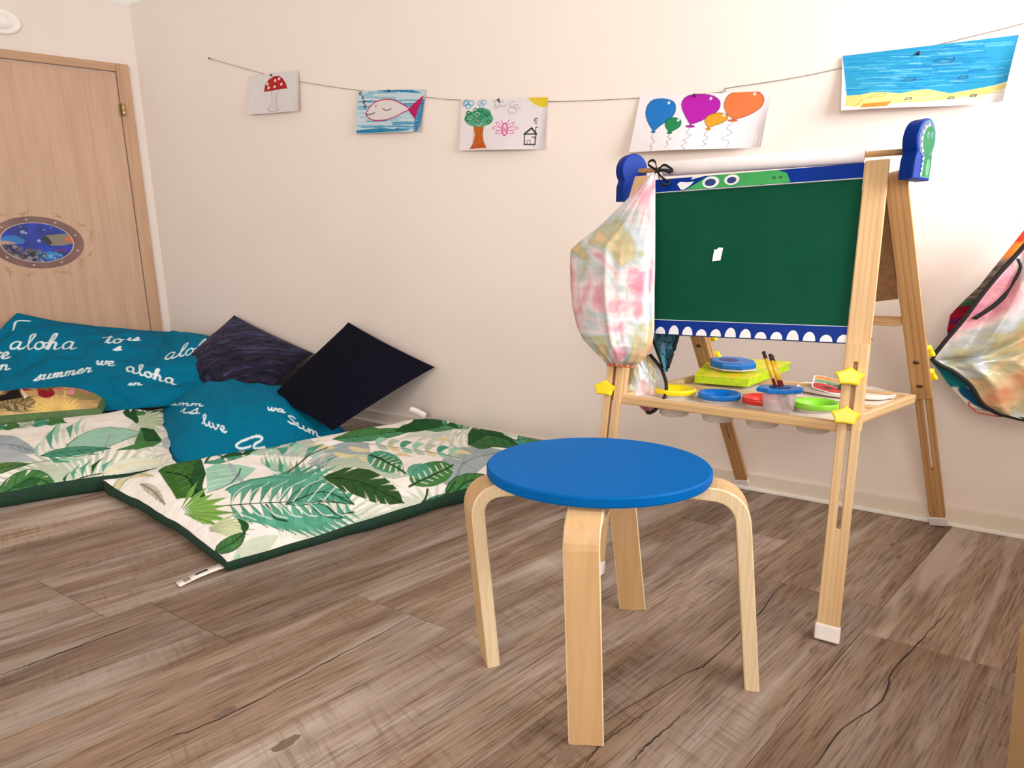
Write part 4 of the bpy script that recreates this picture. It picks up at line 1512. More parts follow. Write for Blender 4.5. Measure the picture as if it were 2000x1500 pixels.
(0,(226,214,170),1,0,[477,458,467,421,463,397,463,378,466,364,472,355,480,351,489,350,499,351,499,351,497,368,494,383,492,399,491,414,491,430,490,446,487,458,477,458]),
(0,(226,214,170),1,0,[718,458,717,439,721,431,726,427,729,422,730,412,730,398,730,382,732,371,732,371,742,399,750,425,756,449,758,470,754,480,746,481,735,475,718,458]),
(0,(226,214,170),1,0,[659,246,658,228,662,221,666,216,669,211,671,203,672,192,674,182,678,174,678,174,682,191,686,210,690,230,692,248,688,257,680,259,671,256,659,246]),
(0,(226,214,170),1,0,[543,374,543,358,549,354,554,352,558,349,561,343,563,334,565,323,569,314,569,314,574,337,581,362,586,387,587,405,582,413,573,409,560,397,543,374]),
(0,(84,158,134),1,0,[180,774,197,741,223,745,249,754,276,768,301,775,329,783,359,795,403,844,403,844,323,785,296,785,268,788,244,797,216,795,192,797,278,1002,180,774]),
(0,(240,233,224),1,0,[223,745,232,748,277,999]),
(0,(240,233,224),1,0,[192,797,202,802,234,856]),
(0,(240,233,224),1,0,[276,768,285,770,313,952]),
(0,(240,233,224),1,0,[244,797,381,983,357,981]),
(0,(240,233,224),1,0,[329,783,339,787,330,837]),
(0,(240,233,224),1,0,[296,785,433,971,407,974]),
(1,(38,84,46),1,0.0045,[180,774,260,980,241,825,277,862,375,986,270,790,296,785,439,971,403,844]),
(1,(38,84,46),0.8,0.002,[260,980,225,755]),
(1,(38,84,46),0.8,0.002,[260,980,321,986]),
(1,(38,84,46),0.8,0.002,[241,825,252,766]),
(1,(38,84,46),0.8,0.002,[241,825,216,795]),
(1,(38,84,46),0.8,0.002,[375,986,367,991]),
(1,(38,84,46),0.8,0.002,[375,986,268,788]),
(1,(38,84,46),0.8,0.002,[270,790,332,792]),
(1,(38,84,46),0.8,0.002,[270,790,296,785]),
(1,(38,84,46),0.8,0.002,[296,785,361,802]),
(1,(38,84,46),0.8,0.002,[296,785,323,785]),
(1,(38,84,46),0.9,0.0028,[180,774,197,741,223,745,249,754,276,768,301,775,329,783,359,795,403,844,403,844,323,785,296,785,268,788,244,797,216,795,192,797,278,1002,180,774]),
(0,(38,84,46),1,0,[257,851,308,953,288,805,350,940,365,922,364,865,447,971,372,814,489,1005,489,1005,344,814,447,971,302,783,283,783,265,790,246,797,223,792,257,851]),
(0,(62,108,48),1,0,[82,848,195,1012,231,976,228,995,147,660,103,547,82,452,59,506,41,546,67,729]),
(0,(38,84,46),1,0,[231,976,228,995,147,660,103,547,82,452,63,496,105,648]),
(2,(24,58,30),1,0.006,[89,800,106,691,76,490]),
(1,(120,160,70),0.8,0.0028,[165,941,102,828]),
(1,(28,64,36),0.8,0.0028,[165,941,154,776]),
(1,(120,160,70),0.8,0.0028,[126,772,94,766]),
(1,(28,64,36),0.8,0.0028,[126,772,140,720]),
(1,(120,160,70),0.8,0.0028,[115,715,86,709]),
(1,(28,64,36),0.8,0.0028,[115,715,124,659]),
(1,(120,160,70),0.8,0.0028,[103,652,76,643]),
(1,(28,64,36),0.8,0.0028,[103,652,111,608]),
(1,(120,160,70),0.8,0.0028,[94,601,69,593]),
(1,(28,64,36),0.8,0.0028,[94,601,99,563]),
(1,(120,160,70),0.8,0.0028,[85,555,63,545]),
(1,(28,64,36),0.8,0.0028,[85,555,89,521]),
(0,(158,208,186),1,0,[165,718,203,745,241,678,256,605,182,501,122,471,101,501]),
(2,(164,178,184),1,0.01,[224,715,197,579,178,459]),
(2,(218,232,220),0.9,0.003,[214,657,185,667,158,671]),
(2,(218,232,220),0.9,0.003,[205,611,169,619,139,609]),
(2,(218,232,220),0.9,0.003,[194,557,150,556,123,559]),
(2,(218,232,220),0.9,0.003,[184,507,137,518,110,520]),
(2,(34,62,44),0.8,0.003,[94,490,137,477,189,554,228,640]),
(0,(158,208,186),1,0,[314,737,300,785,470,1010,383,895]),
(0,(186,204,184),1,0,[314,737,285,650,280,568,294,640]),
(0,(186,204,184),1,0,[322,727,312,780,489,1005,446,1007]),
(0,(84,158,134),1,0,[322,727,283,610,273,494,294,596]),
(0,(84,158,134),1,0,[331,717,470,1017,507,990,362,831]),
(0,(158,208,186),1,0,[331,717,283,579,268,435,295,559]),
(0,(158,208,186),1,0,[338,704,352,814,397,795,372,804]),
(0,(186,204,184),1,0,[338,704,283,549,266,392,293,518]),
(0,(186,204,184),1,0,[346,688,367,809,417,788,475,969]),
(0,(84,158,134),1,0,[346,688,283,519,265,357,293,484]),
(0,(84,158,134),1,0,[352,666,381,802,435,783,488,950]),
(0,(158,208,186),1,0,[352,666,285,494,267,333,294,455]),
(0,(158,208,186),1,0,[358,638,445,839,454,783,449,780]),
(0,(186,204,184),1,0,[358,638,290,472,271,316,295,425]),
(0,(186,204,184),1,0,[364,607,442,775,513,813,448,728]),
(0,(84,158,134),1,0,[364,607,298,449,278,303,300,398]),
(0,(84,158,134),1,0,[371,575,439,715,495,730,443,670]),
(0,(158,208,186),1,0,[371,575,305,422,289,296,308,377]),
(0,(158,208,186),1,0,[377,540,433,650,484,669,437,615]),
(0,(186,204,184),1,0,[377,540,315,396,303,295,319,365]),
(0,(186,204,184),1,0,[381,497,427,588,466,598,431,562]),
(0,(84,158,134),1,0,[381,497,329,380,319,298,334,357]),
(0,(84,158,134),1,0,[378,440,419,526,445,528,421,504]),
(0,(158,208,186),1,0,[378,440,346,370,337,306,349,354]),
(2,(70,64,52),1,0.0045,[478,668,393,603,281,453,221,341]),
(1,(226,214,170),1,0.003,[221,341,191,290]),
(1,(226,214,170),1,0.003,[229,352,207,313]),
(1,(226,214,170),1,0.003,[237,364,224,335]),
(1,(226,214,170),1,0.003,[245,375,240,356]),
(1,(226,214,170),1,0.003,[252,386,257,377]),
(0,(84,158,134),1,0,[97,316,126,397,181,443,137,380]),
(1,(38,84,46),0.85,0.0018,[97,316,137,380,181,443]),
(0,(96,170,148),1,0,[97,316,76,218,91,133,86,199]),
(1,(38,84,46),0.85,0.0018,[97,316,86,199,91,133]),
(0,(96,170,148),1,0,[110,285,152,404,228,474,169,391]),
(1,(38,84,46),0.85,0.0018,[110,285,169,391,228,474]),
(0,(84,158,134),1,0,[110,285,86,171,111,87,99,150]),
(1,(38,84,46),0.85,0.0018,[110,285,99,150,111,87]),
(0,(84,158,134),1,0,[123,255,184,426,269,487,204,409]),
(1,(38,84,46),0.85,0.0018,[123,255,204,409,269,487]),
(0,(84,158,134),1,0,[123,255,98,134,131,54,115,116]),
(1,(38,84,46),0.85,0.0018,[123,255,115,116,131,54]),
(0,(84,158,134),1,0,[138,229,212,432,310,501,230,401]),
(1,(38,84,46),0.85,0.0018,[138,229,230,401,310,501]),
(0,(96,170,148),1,0,[138,229,112,107,149,29,133,93]),
(1,(38,84,46),0.85,0.0018,[138,229,133,93,149,29]),
(0,(96,170,148),1,0,[153,208,233,418,342,494,253,386]),
(1,(38,84,46),0.85,0.0018,[153,208,253,386,342,494]),
(0,(84,158,134),1,0,[153,208,128,90,168,7,150,77]),
(1,(38,84,46),0.85,0.0018,[153,208,150,77,168,7]),
(0,(84,158,134),1,0,[170,192,252,398,369,483,273,365]),
(1,(38,84,46),0.85,0.0018,[170,192,273,365,369,483]),
(0,(84,158,134),1,0,[170,192,144,76,187,-9,167,63]),
(1,(38,84,46),0.85,0.0018,[170,192,167,63,187,-9]),
(0,(84,158,134),1,0,[189,179,269,373,385,449,291,342]),
(1,(38,84,46),0.85,0.0018,[189,179,291,342,385,449]),
(0,(96,170,148),1,0,[189,179,161,65,204,-21,185,51]),
(1,(38,84,46),0.85,0.0018,[189,179,185,51,204,-21]),
(0,(96,170,148),1,0,[207,168,283,343,393,407,305,317]),
(1,(38,84,46),0.85,0.0018,[207,168,305,317,393,407]),
(0,(84,158,134),1,0,[207,168,179,58,220,-29,202,45]),
(1,(38,84,46),0.85,0.0018,[207,168,202,45,220,-29]),
(0,(84,158,134),1,0,[226,158,296,312,394,358,315,283]),
(1,(38,84,46),0.85,0.0018,[226,158,315,283,394,358]),
(0,(84,158,134),1,0,[226,158,197,53,234,-32,219,39]),
(1,(38,84,46),0.85,0.0018,[226,158,219,39,234,-32]),
(0,(84,158,134),1,0,[242,144,303,270,386,297,319,241]),
(1,(38,84,46),0.85,0.0018,[242,144,319,241,386,297]),
(0,(96,170,148),1,0,[242,144,215,51,247,-29,235,38]),
(1,(38,84,46),0.85,0.0018,[242,144,235,38,247,-29]),
(0,(96,170,148),1,0,[257,127,305,222,378,246,321,201]),
(1,(38,84,46),0.85,0.0018,[257,127,321,201,378,246]),
(0,(84,158,134),1,0,[257,127,233,52,260,-20,251,40]),
(1,(38,84,46),0.85,0.0018,[257,127,251,40,260,-20]),
(0,(84,158,134),1,0,[272,112,309,181,365,197,321,165]),
(1,(38,84,46),0.85,0.0018,[272,112,321,165,365,197]),
(0,(84,158,134),1,0,[272,112,252,53,273,-6,267,44]),
(1,(38,84,46),0.85,0.0018,[272,112,267,44,273,-6]),
(0,(84,158,134),1,0,[288,100,311,142,354,156,322,133]),
(1,(38,84,46),0.85,0.0018,[288,100,322,133,354,156]),
(0,(96,170,148),1,0,[288,100,274,57,288,13,284,49]),
(1,(38,84,46),0.85,0.0018,[288,100,284,49,288,13]),
(1,(34,62,44),1,0.004,[83,346,97,316,110,285,123,255,138,229,153,208,170,192,189,179,207,168,226,158,242,144,257,127,272,112,288,100,304,89]),
(0,(84,158,134),1,0,[178,167,197,141,220,143,240,146,252,144,261,136,271,118,285,98,303,85,303,85,304,120,308,166,310,221,304,275,281,292,249,274,215,236,178,167]),
(0,(240,233,224),1,0,[220,143,227,144,210,165]),
(0,(240,233,224),1,0,[249,274,260,281,222,219]),
(0,(240,233,224),1,0,[252,144,255,141,254,180]),
(0,(240,233,224),1,0,[304,275,306,255,275,234]),
(0,(240,233,224),1,0,[271,118,275,111,278,149]),
(0,(240,233,224),1,0,[308,166,306,148,293,171]),
(1,(34,62,44),1,0.0045,[178,167,204,182,232,202,256,208,274,199,283,174,288,139,294,109,303,85]),
(1,(34,62,44),0.8,0.002,[204,182,222,151]),
(1,(34,62,44),0.8,0.002,[204,182,246,264]),
(1,(34,62,44),0.8,0.002,[232,202,242,154]),
(1,(34,62,44),0.8,0.002,[232,202,277,279]),
(1,(34,62,44),0.8,0.002,[274,199,264,141]),
(1,(34,62,44),0.8,0.002,[274,199,306,213]),
(1,(34,62,44),0.8,0.002,[283,174,273,121]),
(1,(34,62,44),0.8,0.002,[283,174,305,162]),
(1,(34,62,44),0.8,0.002,[288,139,286,100]),
(1,(34,62,44),0.8,0.002,[288,139,303,118]),
(1,(38,84,46),0.9,0.0028,[178,167,197,141,220,143,240,146,252,144,261,136,271,118,285,98,303,85,303,85,304,120,308,166,310,221,304,275,281,292,249,274,215,236,178,167]),
(0,(84,158,134),1,0,[226,138,220,111,221,94,224,79,228,66,234,58,241,50,248,44,257,39,257,39,256,53,255,69,253,82,251,95,248,109,244,123,238,135,226,138]),
(1,(34,62,44),0.9,0.0028,[226,138,220,111,221,94,224,79,228,66,234,58,241,50,248,44,257,39,257,39,256,53,255,69,253,82,251,95,248,109,244,123,238,135,226,138]),
(0,(96,170,148),1,0,[129,452,209,508,281,453,275,368,206,425,119,363]),
(2,(38,84,46),1,0.003,[125,440,215,488,277,389]),
(0,(84,158,134),1,0,[94,227,121,131,107,105,85,160]),
(2,(34,62,44),1,0.004,[144,204,134,118,151,88]),
(2,(34,62,44),1,0.004,[248,104,254,57,289,51]),
(2,(226,236,226),0.85,0.0032,[101,321,134,386,189,449]),
(2,(226,236,226),0.8,0.003,[100,299,91,215,101,139]),
(2,(226,236,226),0.85,0.0032,[121,269,165,352,223,415]),
(2,(226,236,226),0.8,0.003,[118,246,112,167,127,114]),
(2,(226,236,226),0.85,0.0032,[142,225,198,329,254,374]),
(2,(226,236,226),0.8,0.003,[140,205,137,132,155,98]),
(2,(226,236,226),0.85,0.0032,[167,195,230,301,288,341]),
(2,(226,236,226),0.8,0.003,[166,177,166,111,184,87]),
(2,(226,236,226),0.85,0.0032,[195,177,265,282,324,313]),
(2,(226,236,226),0.8,0.003,[194,160,196,96,214,77]),
(2,(226,236,226),0.85,0.0032,[225,162,297,251,358,280]),
(2,(226,236,226),0.8,0.003,[224,147,226,78,244,61]),
(2,(226,236,226),0.85,0.0032,[253,141,330,225,395,251]),
(2,(226,236,226),0.8,0.003,[252,126,257,58,275,47]),
(2,(236,240,232),0.85,0.003,[322,715,364,794,363,811]),
(2,(236,240,232),0.85,0.003,[338,653,382,726,421,759]),
(2,(236,240,232),0.85,0.003,[354,592,395,645,431,671]),
(2,(236,240,232),0.85,0.003,[370,532,410,574,444,593]),
(2,(236,240,232),0.85,0.003,[378,454,424,503,454,512]),
(0,(50,86,44),1,0,[324,319,307,201,315,149,325,119,337,91,350,60,367,43,381,30,402,23,402,23,413,61,419,97,423,141,426,204,429,288,412,345,382,368,324,319]),
(0,(240,233,224),1,0,[307,201,310,182,317,272]),
(0,(240,233,224),1,0,[382,368,392,359,345,335]),
(0,(240,233,224),1,0,[315,149,318,137,328,220]),
(0,(240,233,224),1,0,[412,345,418,326,367,298]),
(0,(240,233,224),1,0,[337,91,342,82,355,145]),
(0,(240,233,224),1,0,[426,204,424,179,392,195]),
(0,(240,233,224),1,0,[350,60,356,53,367,108]),
(0,(240,233,224),1,0,[423,141,422,125,397,144]),
(0,(240,233,224),1,0,[367,43,372,39,377,76]),
(0,(240,233,224),1,0,[419,97,417,83,399,99]),
(1,(32,58,34),1,0.0045,[324,319,341,276,358,235,370,189,379,143,386,100,392,67,398,48,402,23]),
(1,(32,58,34),0.8,0.002,[341,276,321,161]),
(1,(32,58,34),0.8,0.002,[341,276,402,325]),
(1,(32,58,34),0.8,0.002,[358,235,331,128]),
(1,(32,58,34),0.8,0.002,[358,235,417,267]),
(1,(32,58,34),0.8,0.002,[370,189,342,97]),
(1,(32,58,34),0.8,0.002,[370,189,418,193]),
(1,(32,58,34),0.8,0.002,[379,143,356,67]),
(1,(32,58,34),0.8,0.002,[379,143,418,135]),
(1,(32,58,34),0.8,0.002,[386,100,371,47]),
(1,(32,58,34),0.8,0.002,[386,100,415,92]),
(1,(32,58,34),0.8,0.002,[392,67,384,34]),
(1,(32,58,34),0.8,0.002,[392,67,411,59]),
(0,(84,158,134),1,0,[496,225,477,199,461,195,449,207,442,234,444,278,456,334,473,391,498,446,525,489,547,505,559,489,562,453,549,384,538,330,521,279]),
(0,(74,128,72),0.7,0,[530,404,532,305,482,185,450,224,462,353]),
(1,(240,233,224),0.9,0.0045,[502,400,457,332]),
(1,(240,233,224),0.9,0.004,[513,407,547,440]),
(1,(240,233,224),0.9,0.0045,[502,366,458,296]),
(1,(240,233,224),0.9,0.004,[508,367,533,380]),
(1,(240,233,224),0.9,0.0045,[503,337,456,255]),
(1,(240,233,224),0.9,0.004,[506,334,527,341]),
(1,(240,233,224),0.9,0.0045,[505,309,458,222]),
(1,(240,233,224),0.9,0.004,[504,302,524,306]),
(1,(240,233,224),0.9,0.0045,[506,282,460,190]),
(1,(240,233,224),0.9,0.004,[501,268,519,268]),
(1,(240,233,224),0.9,0.0045,[506,251,462,159]),
(1,(240,233,224),0.9,0.004,[496,230,510,222]),
(2,(38,84,46),1,0.006,[516,462,495,304,474,162]),
(0,(74,128,72),1,0,[592,124,577,98,557,74,536,61,513,52,493,54,475,64,463,78,459,96,463,117,476,143,497,170,525,196,554,215,576,214,592,201,600,178,599,150]),
(0,(84,158,134),0.9,0,[538,133,523,113,505,104,487,107,476,122,475,148,485,180,506,212,532,237,548,229,552,198,548,164]),
(1,(240,233,224),0.85,0.0045,[467,88,479,132]),
(1,(240,233,224),0.85,0.004,[479,95,493,73]),
(1,(240,233,224),0.85,0.0045,[486,94,498,139]),
(1,(240,233,224),0.85,0.004,[499,104,511,80]),
(1,(240,233,224),0.85,0.0045,[506,103,518,147]),
(1,(240,233,224),0.85,0.004,[519,113,529,88]),
(1,(240,233,224),0.85,0.0045,[526,113,539,157]),
(1,(240,233,224),0.85,0.004,[540,123,546,93]),
(1,(240,233,224),0.85,0.0045,[548,123,562,168]),
(1,(240,233,224),0.85,0.004,[564,137,566,102]),
(1,(240,233,224),0.85,0.0045,[572,138,584,178]),
(1,(240,233,224),0.85,0.004,[587,150,586,112]),
(2,(38,84,46),1,0.006,[448,85,525,110,603,145]),
(1,(38,84,46),1,0.006,[511,468,492,299]),
(0,(74,128,72),1,0,[506,-42,530,-47,547,-37,559,-25,569,-15,582,-4,604,5,630,13,657,26,657,26,642,45,625,61,606,75,575,71,543,49,522,22,510,-5,506,-42]),
(0,(84,158,134),0.55,0,[506,-42,530,-47,547,-37,559,-25,569,-15,582,-4,604,5,630,13,657,26,657,26,636,28,614,32,593,34,570,25,551,10,535,-7,521,-26,506,-42]),
(1,(38,84,46),1,0.0045,[506,-42,521,-26,535,-7,551,10,570,25,593,34,614,32,636,28,657,26]),
(1,(38,84,46),0.8,0.002,[521,-26,545,-33]),
(1,(38,84,46),0.8,0.002,[521,-26,524,17]),
(1,(38,84,46),0.8,0.002,[535,-7,558,-20]),
(1,(38,84,46),0.8,0.002,[535,-7,545,43]),
(1,(38,84,46),0.8,0.002,[570,25,584,1]),
(1,(38,84,46),0.8,0.002,[570,25,604,69]),
(1,(38,84,46),0.8,0.002,[593,34,606,10]),
(1,(38,84,46),0.8,0.002,[593,34,624,57]),
(1,(38,84,46),0.8,0.002,[614,32,631,15]),
(1,(38,84,46),0.8,0.002,[614,32,641,42]),
(1,(38,84,46),0.9,0.0028,[506,-42,530,-47,547,-37,559,-25,569,-15,582,-4,604,5,630,13,657,26,657,26,642,45,625,61,606,75,575,71,543,49,522,22,510,-5,506,-42]),
(0,(84,158,134),1,0,[430,-14,444,-30,462,-35,480,-36,498,-37,515,-40,532,-43,548,-46,573,-39,573,-39,557,-28,542,-14,527,-3,509,5,490,8,471,7,451,2,430,-14]),
(1,(34,62,44),1,0.0045,[430,-14,448,-14,466,-14,485,-14,504,-16,521,-21,537,-29,553,-37,573,-39]),
(1,(34,62,44),0.8,0.002,[448,-14,463,-32]),
(1,(34,62,44),0.8,0.002,[448,-14,470,4]),
(1,(34,62,44),0.8,0.002,[466,-14,481,-33]),
(1,(34,62,44),0.8,0.002,[466,-14,490,5]),
(1,(34,62,44),0.8,0.002,[504,-16,516,-37]),
(1,(34,62,44),0.8,0.002,[504,-16,526,-6]),
(1,(34,62,44),0.8,0.002,[521,-21,533,-41]),
(1,(34,62,44),0.8,0.002,[521,-21,541,-17]),
(1,(34,62,44),0.8,0.002,[537,-29,549,-45]),
(1,(34,62,44),0.8,0.002,[537,-29,556,-29]),
(1,(38,84,46),0.9,0.0028,[430,-14,444,-30,462,-35,480,-36,498,-37,515,-40,532,-43,548,-46,573,-39,573,-39,557,-28,542,-14,527,-3,509,5,490,8,471,7,451,2,430,-14]),
(2,(34,62,44),1,0.004,[402,-26,456,10,482,48]),
(2,(34,62,44),1,0.003,[452,-14,512,3,561,48]),
(0,(74,128,72),1,0,[692,87,705,48,727,29,750,18,770,6,791,-11,812,-33,830,-58,835,-93,835,-93,852,-42,856,5,854,47,845,92,821,125,786,134,746,127,692,87]),
(1,(38,84,46),1,0.0045,[692,87,722,82,752,75,781,63,805,44,821,17,834,-13,841,-49,835,-93]),
(1,(38,84,46),0.8,0.002,[722,82,731,36]),
(1,(38,84,46),0.8,0.002,[722,82,780,124]),
(1,(38,84,46),0.8,0.002,[752,75,754,24]),
(1,(38,84,46),0.8,0.002,[752,75,814,114]),
(1,(38,84,46),0.8,0.002,[805,44,796,-7]),
(1,(38,84,46),0.8,0.002,[805,44,848,42]),
(1,(38,84,46),0.8,0.002,[821,17,815,-30]),
(1,(38,84,46),0.8,0.002,[821,17,853,2]),
(1,(38,84,46),0.8,0.002,[834,-13,832,-56]),
(1,(38,84,46),0.8,0.002,[834,-13,850,-43]),
(0,(84,158,134),1,0,[603,13,625,-13,651,-25,676,-30,699,-35,717,-45,735,-57,758,-76,786,-91,786,-91,781,-58,774,-25,762,5,741,29,712,43,675,40,641,33,603,13]),
(1,(38,84,46),1,0.0045,[603,13,633,10,663,7,693,4,719,-3,739,-19,755,-41,769,-67,786,-91]),
(1,(38,84,46),0.8,0.002,[633,10,652,-20]),
(1,(38,84,46),0.8,0.002,[633,10,673,35]),
(1,(38,84,46),0.8,0.002,[663,7,679,-25]),
(1,(38,84,46),0.8,0.002,[663,7,709,37]),
(1,(38,84,46),0.8,0.002,[719,-3,721,-41]),
(1,(38,84,46),0.8,0.002,[719,-3,758,2]),
(1,(38,84,46),0.8,0.002,[739,-19,738,-55]),
(1,(38,84,46),0.8,0.002,[739,-19,771,-27]),
(1,(38,84,46),0.8,0.002,[755,-41,760,-74]),
(1,(38,84,46),0.8,0.002,[755,-41,779,-59]),
(0,(132,178,88),1,0,[22,432,27,300,44,222,41,327]),
(1,(38,84,46),0.6,0.0016,[22,432,43,233]),
(0,(132,178,88),1,0,[25,431,39,292,64,218,54,333]),
(1,(38,84,46),0.6,0.0016,[25,431,62,229]),
(0,(132,178,88),1,0,[28,433,52,299,86,239,68,352]),
(1,(38,84,46),0.6,0.0016,[28,433,83,249]),
(0,(132,178,88),1,0,[28,442,57,351,92,326,69,400]),
(1,(38,84,46),0.6,0.0016,[28,442,88,332]),
(0,(132,178,88),1,0,[30,447,67,382,110,378,78,432]),
(1,(38,84,46),0.6,0.0016,[30,447,105,381]),
(0,(132,178,88),1,0,[29,455,63,425,102,454,70,472]),
(1,(38,84,46),0.6,0.0016,[29,455,97,453]),
(0,(132,178,88),1,0,[30,462,69,469,111,529,73,510]),
(1,(38,84,46),0.6,0.0016,[30,462,106,523]),
(0,(132,178,88),1,0,[30,472,71,520,113,610,72,553]),
(1,(38,84,46),0.6,0.0016,[30,472,108,599]),
(0,(206,218,176),1,0,[25,231,38,130,58,84,45,149]),
(1,(96,110,84),0.6,0.0016,[25,231,56,90]),
(0,(206,218,176),1,0,[27,230,46,129,73,87,54,150]),
(1,(96,110,84),0.6,0.0016,[27,230,70,93]),
(0,(206,218,176),1,0,[28,231,55,134,89,98,62,156]),
(1,(96,110,84),0.6,0.0016,[28,231,85,103]),
(0,(206,218,176),1,0,[28,237,53,160,83,134,60,186]),
(1,(96,110,84),0.6,0.0016,[28,237,80,138]),
(0,(206,218,176),1,0,[29,240,61,172,94,153,66,199]),
(1,(96,110,84),0.6,0.0016,[29,240,90,157]),
(0,(206,218,176),1,0,[28,246,56,200,85,194,61,227]),
(1,(96,110,84),0.6,0.0016,[28,246,82,196]),
(0,(206,218,176),1,0,[29,250,62,220,94,228,65,246]),
(1,(96,110,84),0.6,0.0016,[29,250,90,228]),
(0,(74,128,72),1,0,[-1,98,4,64,13,53,23,51,34,55,44,64,53,77,61,92,68,110,68,110,60,118,52,123,45,126,38,128,30,130,21,129,12,124,-1,98]),
(1,(38,84,46),1,0.0045,[-1,98,8,94,17,91,27,90,36,90,44,93,53,99,60,105,68,110]),
(1,(38,84,46),0.8,0.002,[8,94,14,58]),
(1,(38,84,46),0.8,0.002,[8,94,21,123]),
(1,(38,84,46),0.8,0.002,[17,91,24,56]),
(1,(38,84,46),0.8,0.002,[17,91,30,124]),
(1,(38,84,46),0.8,0.002,[36,90,44,68]),
(1,(38,84,46),0.8,0.002,[36,90,45,121]),
(1,(38,84,46),0.8,0.002,[44,93,53,80]),
(1,(38,84,46),0.8,0.002,[44,93,52,119]),
(1,(38,84,46),0.8,0.002,[53,99,61,94]),
(1,(38,84,46),0.8,0.002,[53,99,60,116]),
(1,(34,62,44),0.9,0.0028,[-1,98,4,64,13,53,23,51,34,55,44,64,53,77,61,92,68,110,68,110,60,118,52,123,45,126,38,128,30,130,21,129,12,124,-1,98]),
(0,(38,84,46),1,0,[66,114,72,112,77,117,82,126,86,142,85,160,83,176,81,190,78,204,78,204,76,185,74,168,73,155,72,149,71,147,69,141,67,130,66,114]),
(0,(206,218,200),1,0,[4,-29,21,-42,37,-34,52,-23,66,-12,78,-1,90,10,104,25,119,44,119,44,106,55,93,63,79,68,63,69,47,64,31,50,16,24,4,-29]),
(0,(158,208,186),1,0,[-2,-43,3,-45,8,-41,13,-34,18,-25,22,-13,25,0,28,13,30,28,30,28,24,21,19,13,14,5,10,-1,7,-7,4,-14,1,-25,-2,-43]),
(0,(226,214,170),1,0,[23,991,26,950,32,929,39,916,44,903,48,886,52,862,55,833,62,812,62,812,66,866,73,925,131,1038,-5,869,-13,893,107,1093,64,1093,23,991]),
(1,(176,190,150),1,0.0045,[23,991,40,1024,91,1093,-13,893,-6,871,70,979,61,888,60,849,62,812]),
(1,(176,190,150),0.8,0.002,[40,1024,34,938]),
(1,(176,190,150),0.8,0.002,[40,1024,107,1093]),
(1,(176,190,150),0.8,0.002,[91,1093,40,924]),
(1,(176,190,150),0.8,0.002,[91,1093,-13,893]),
(1,(176,190,150),0.8,0.002,[-6,871,50,891]),
(1,(176,190,150),0.8,0.002,[-6,871,131,1038]),
(1,(176,190,150),0.8,0.002,[70,979,53,866]),
(1,(176,190,150),0.8,0.002,[70,979,71,919]),
(1,(176,190,150),0.8,0.002,[61,888,56,835]),
(1,(176,190,150),0.8,0.002,[61,888,65,863]),
(0,(206,200,188),1,0,[33,816,26,779,23,749,22,724,20,697,20,668,18,635,19,602,20,568,20,568,26,597,32,631,37,665,42,705,44,743,43,771,40,794,33,816]),
(1,(150,140,124),1,0.0045,[33,816,33,786,33,759,33,733,31,699,28,666,25,633,22,600,20,568]),
(1,(150,140,124),0.8,0.002,[33,786,24,751]),
(1,(150,140,124),0.8,0.002,[33,786,41,769]),
(1,(150,140,124),0.8,0.002,[33,759,23,726]),
(1,(150,140,124),0.8,0.002,[33,759,42,741]),
(1,(150,140,124),0.8,0.002,[31,699,21,668]),
(1,(150,140,124),0.8,0.002,[31,699,36,664]),
(1,(150,140,124),0.8,0.002,[28,666,19,634]),
(1,(150,140,124),0.8,0.002,[28,666,31,631]),
(1,(150,140,124),0.8,0.002,[25,633,19,602]),
(1,(150,140,124),0.8,0.002,[25,633,25,598])]
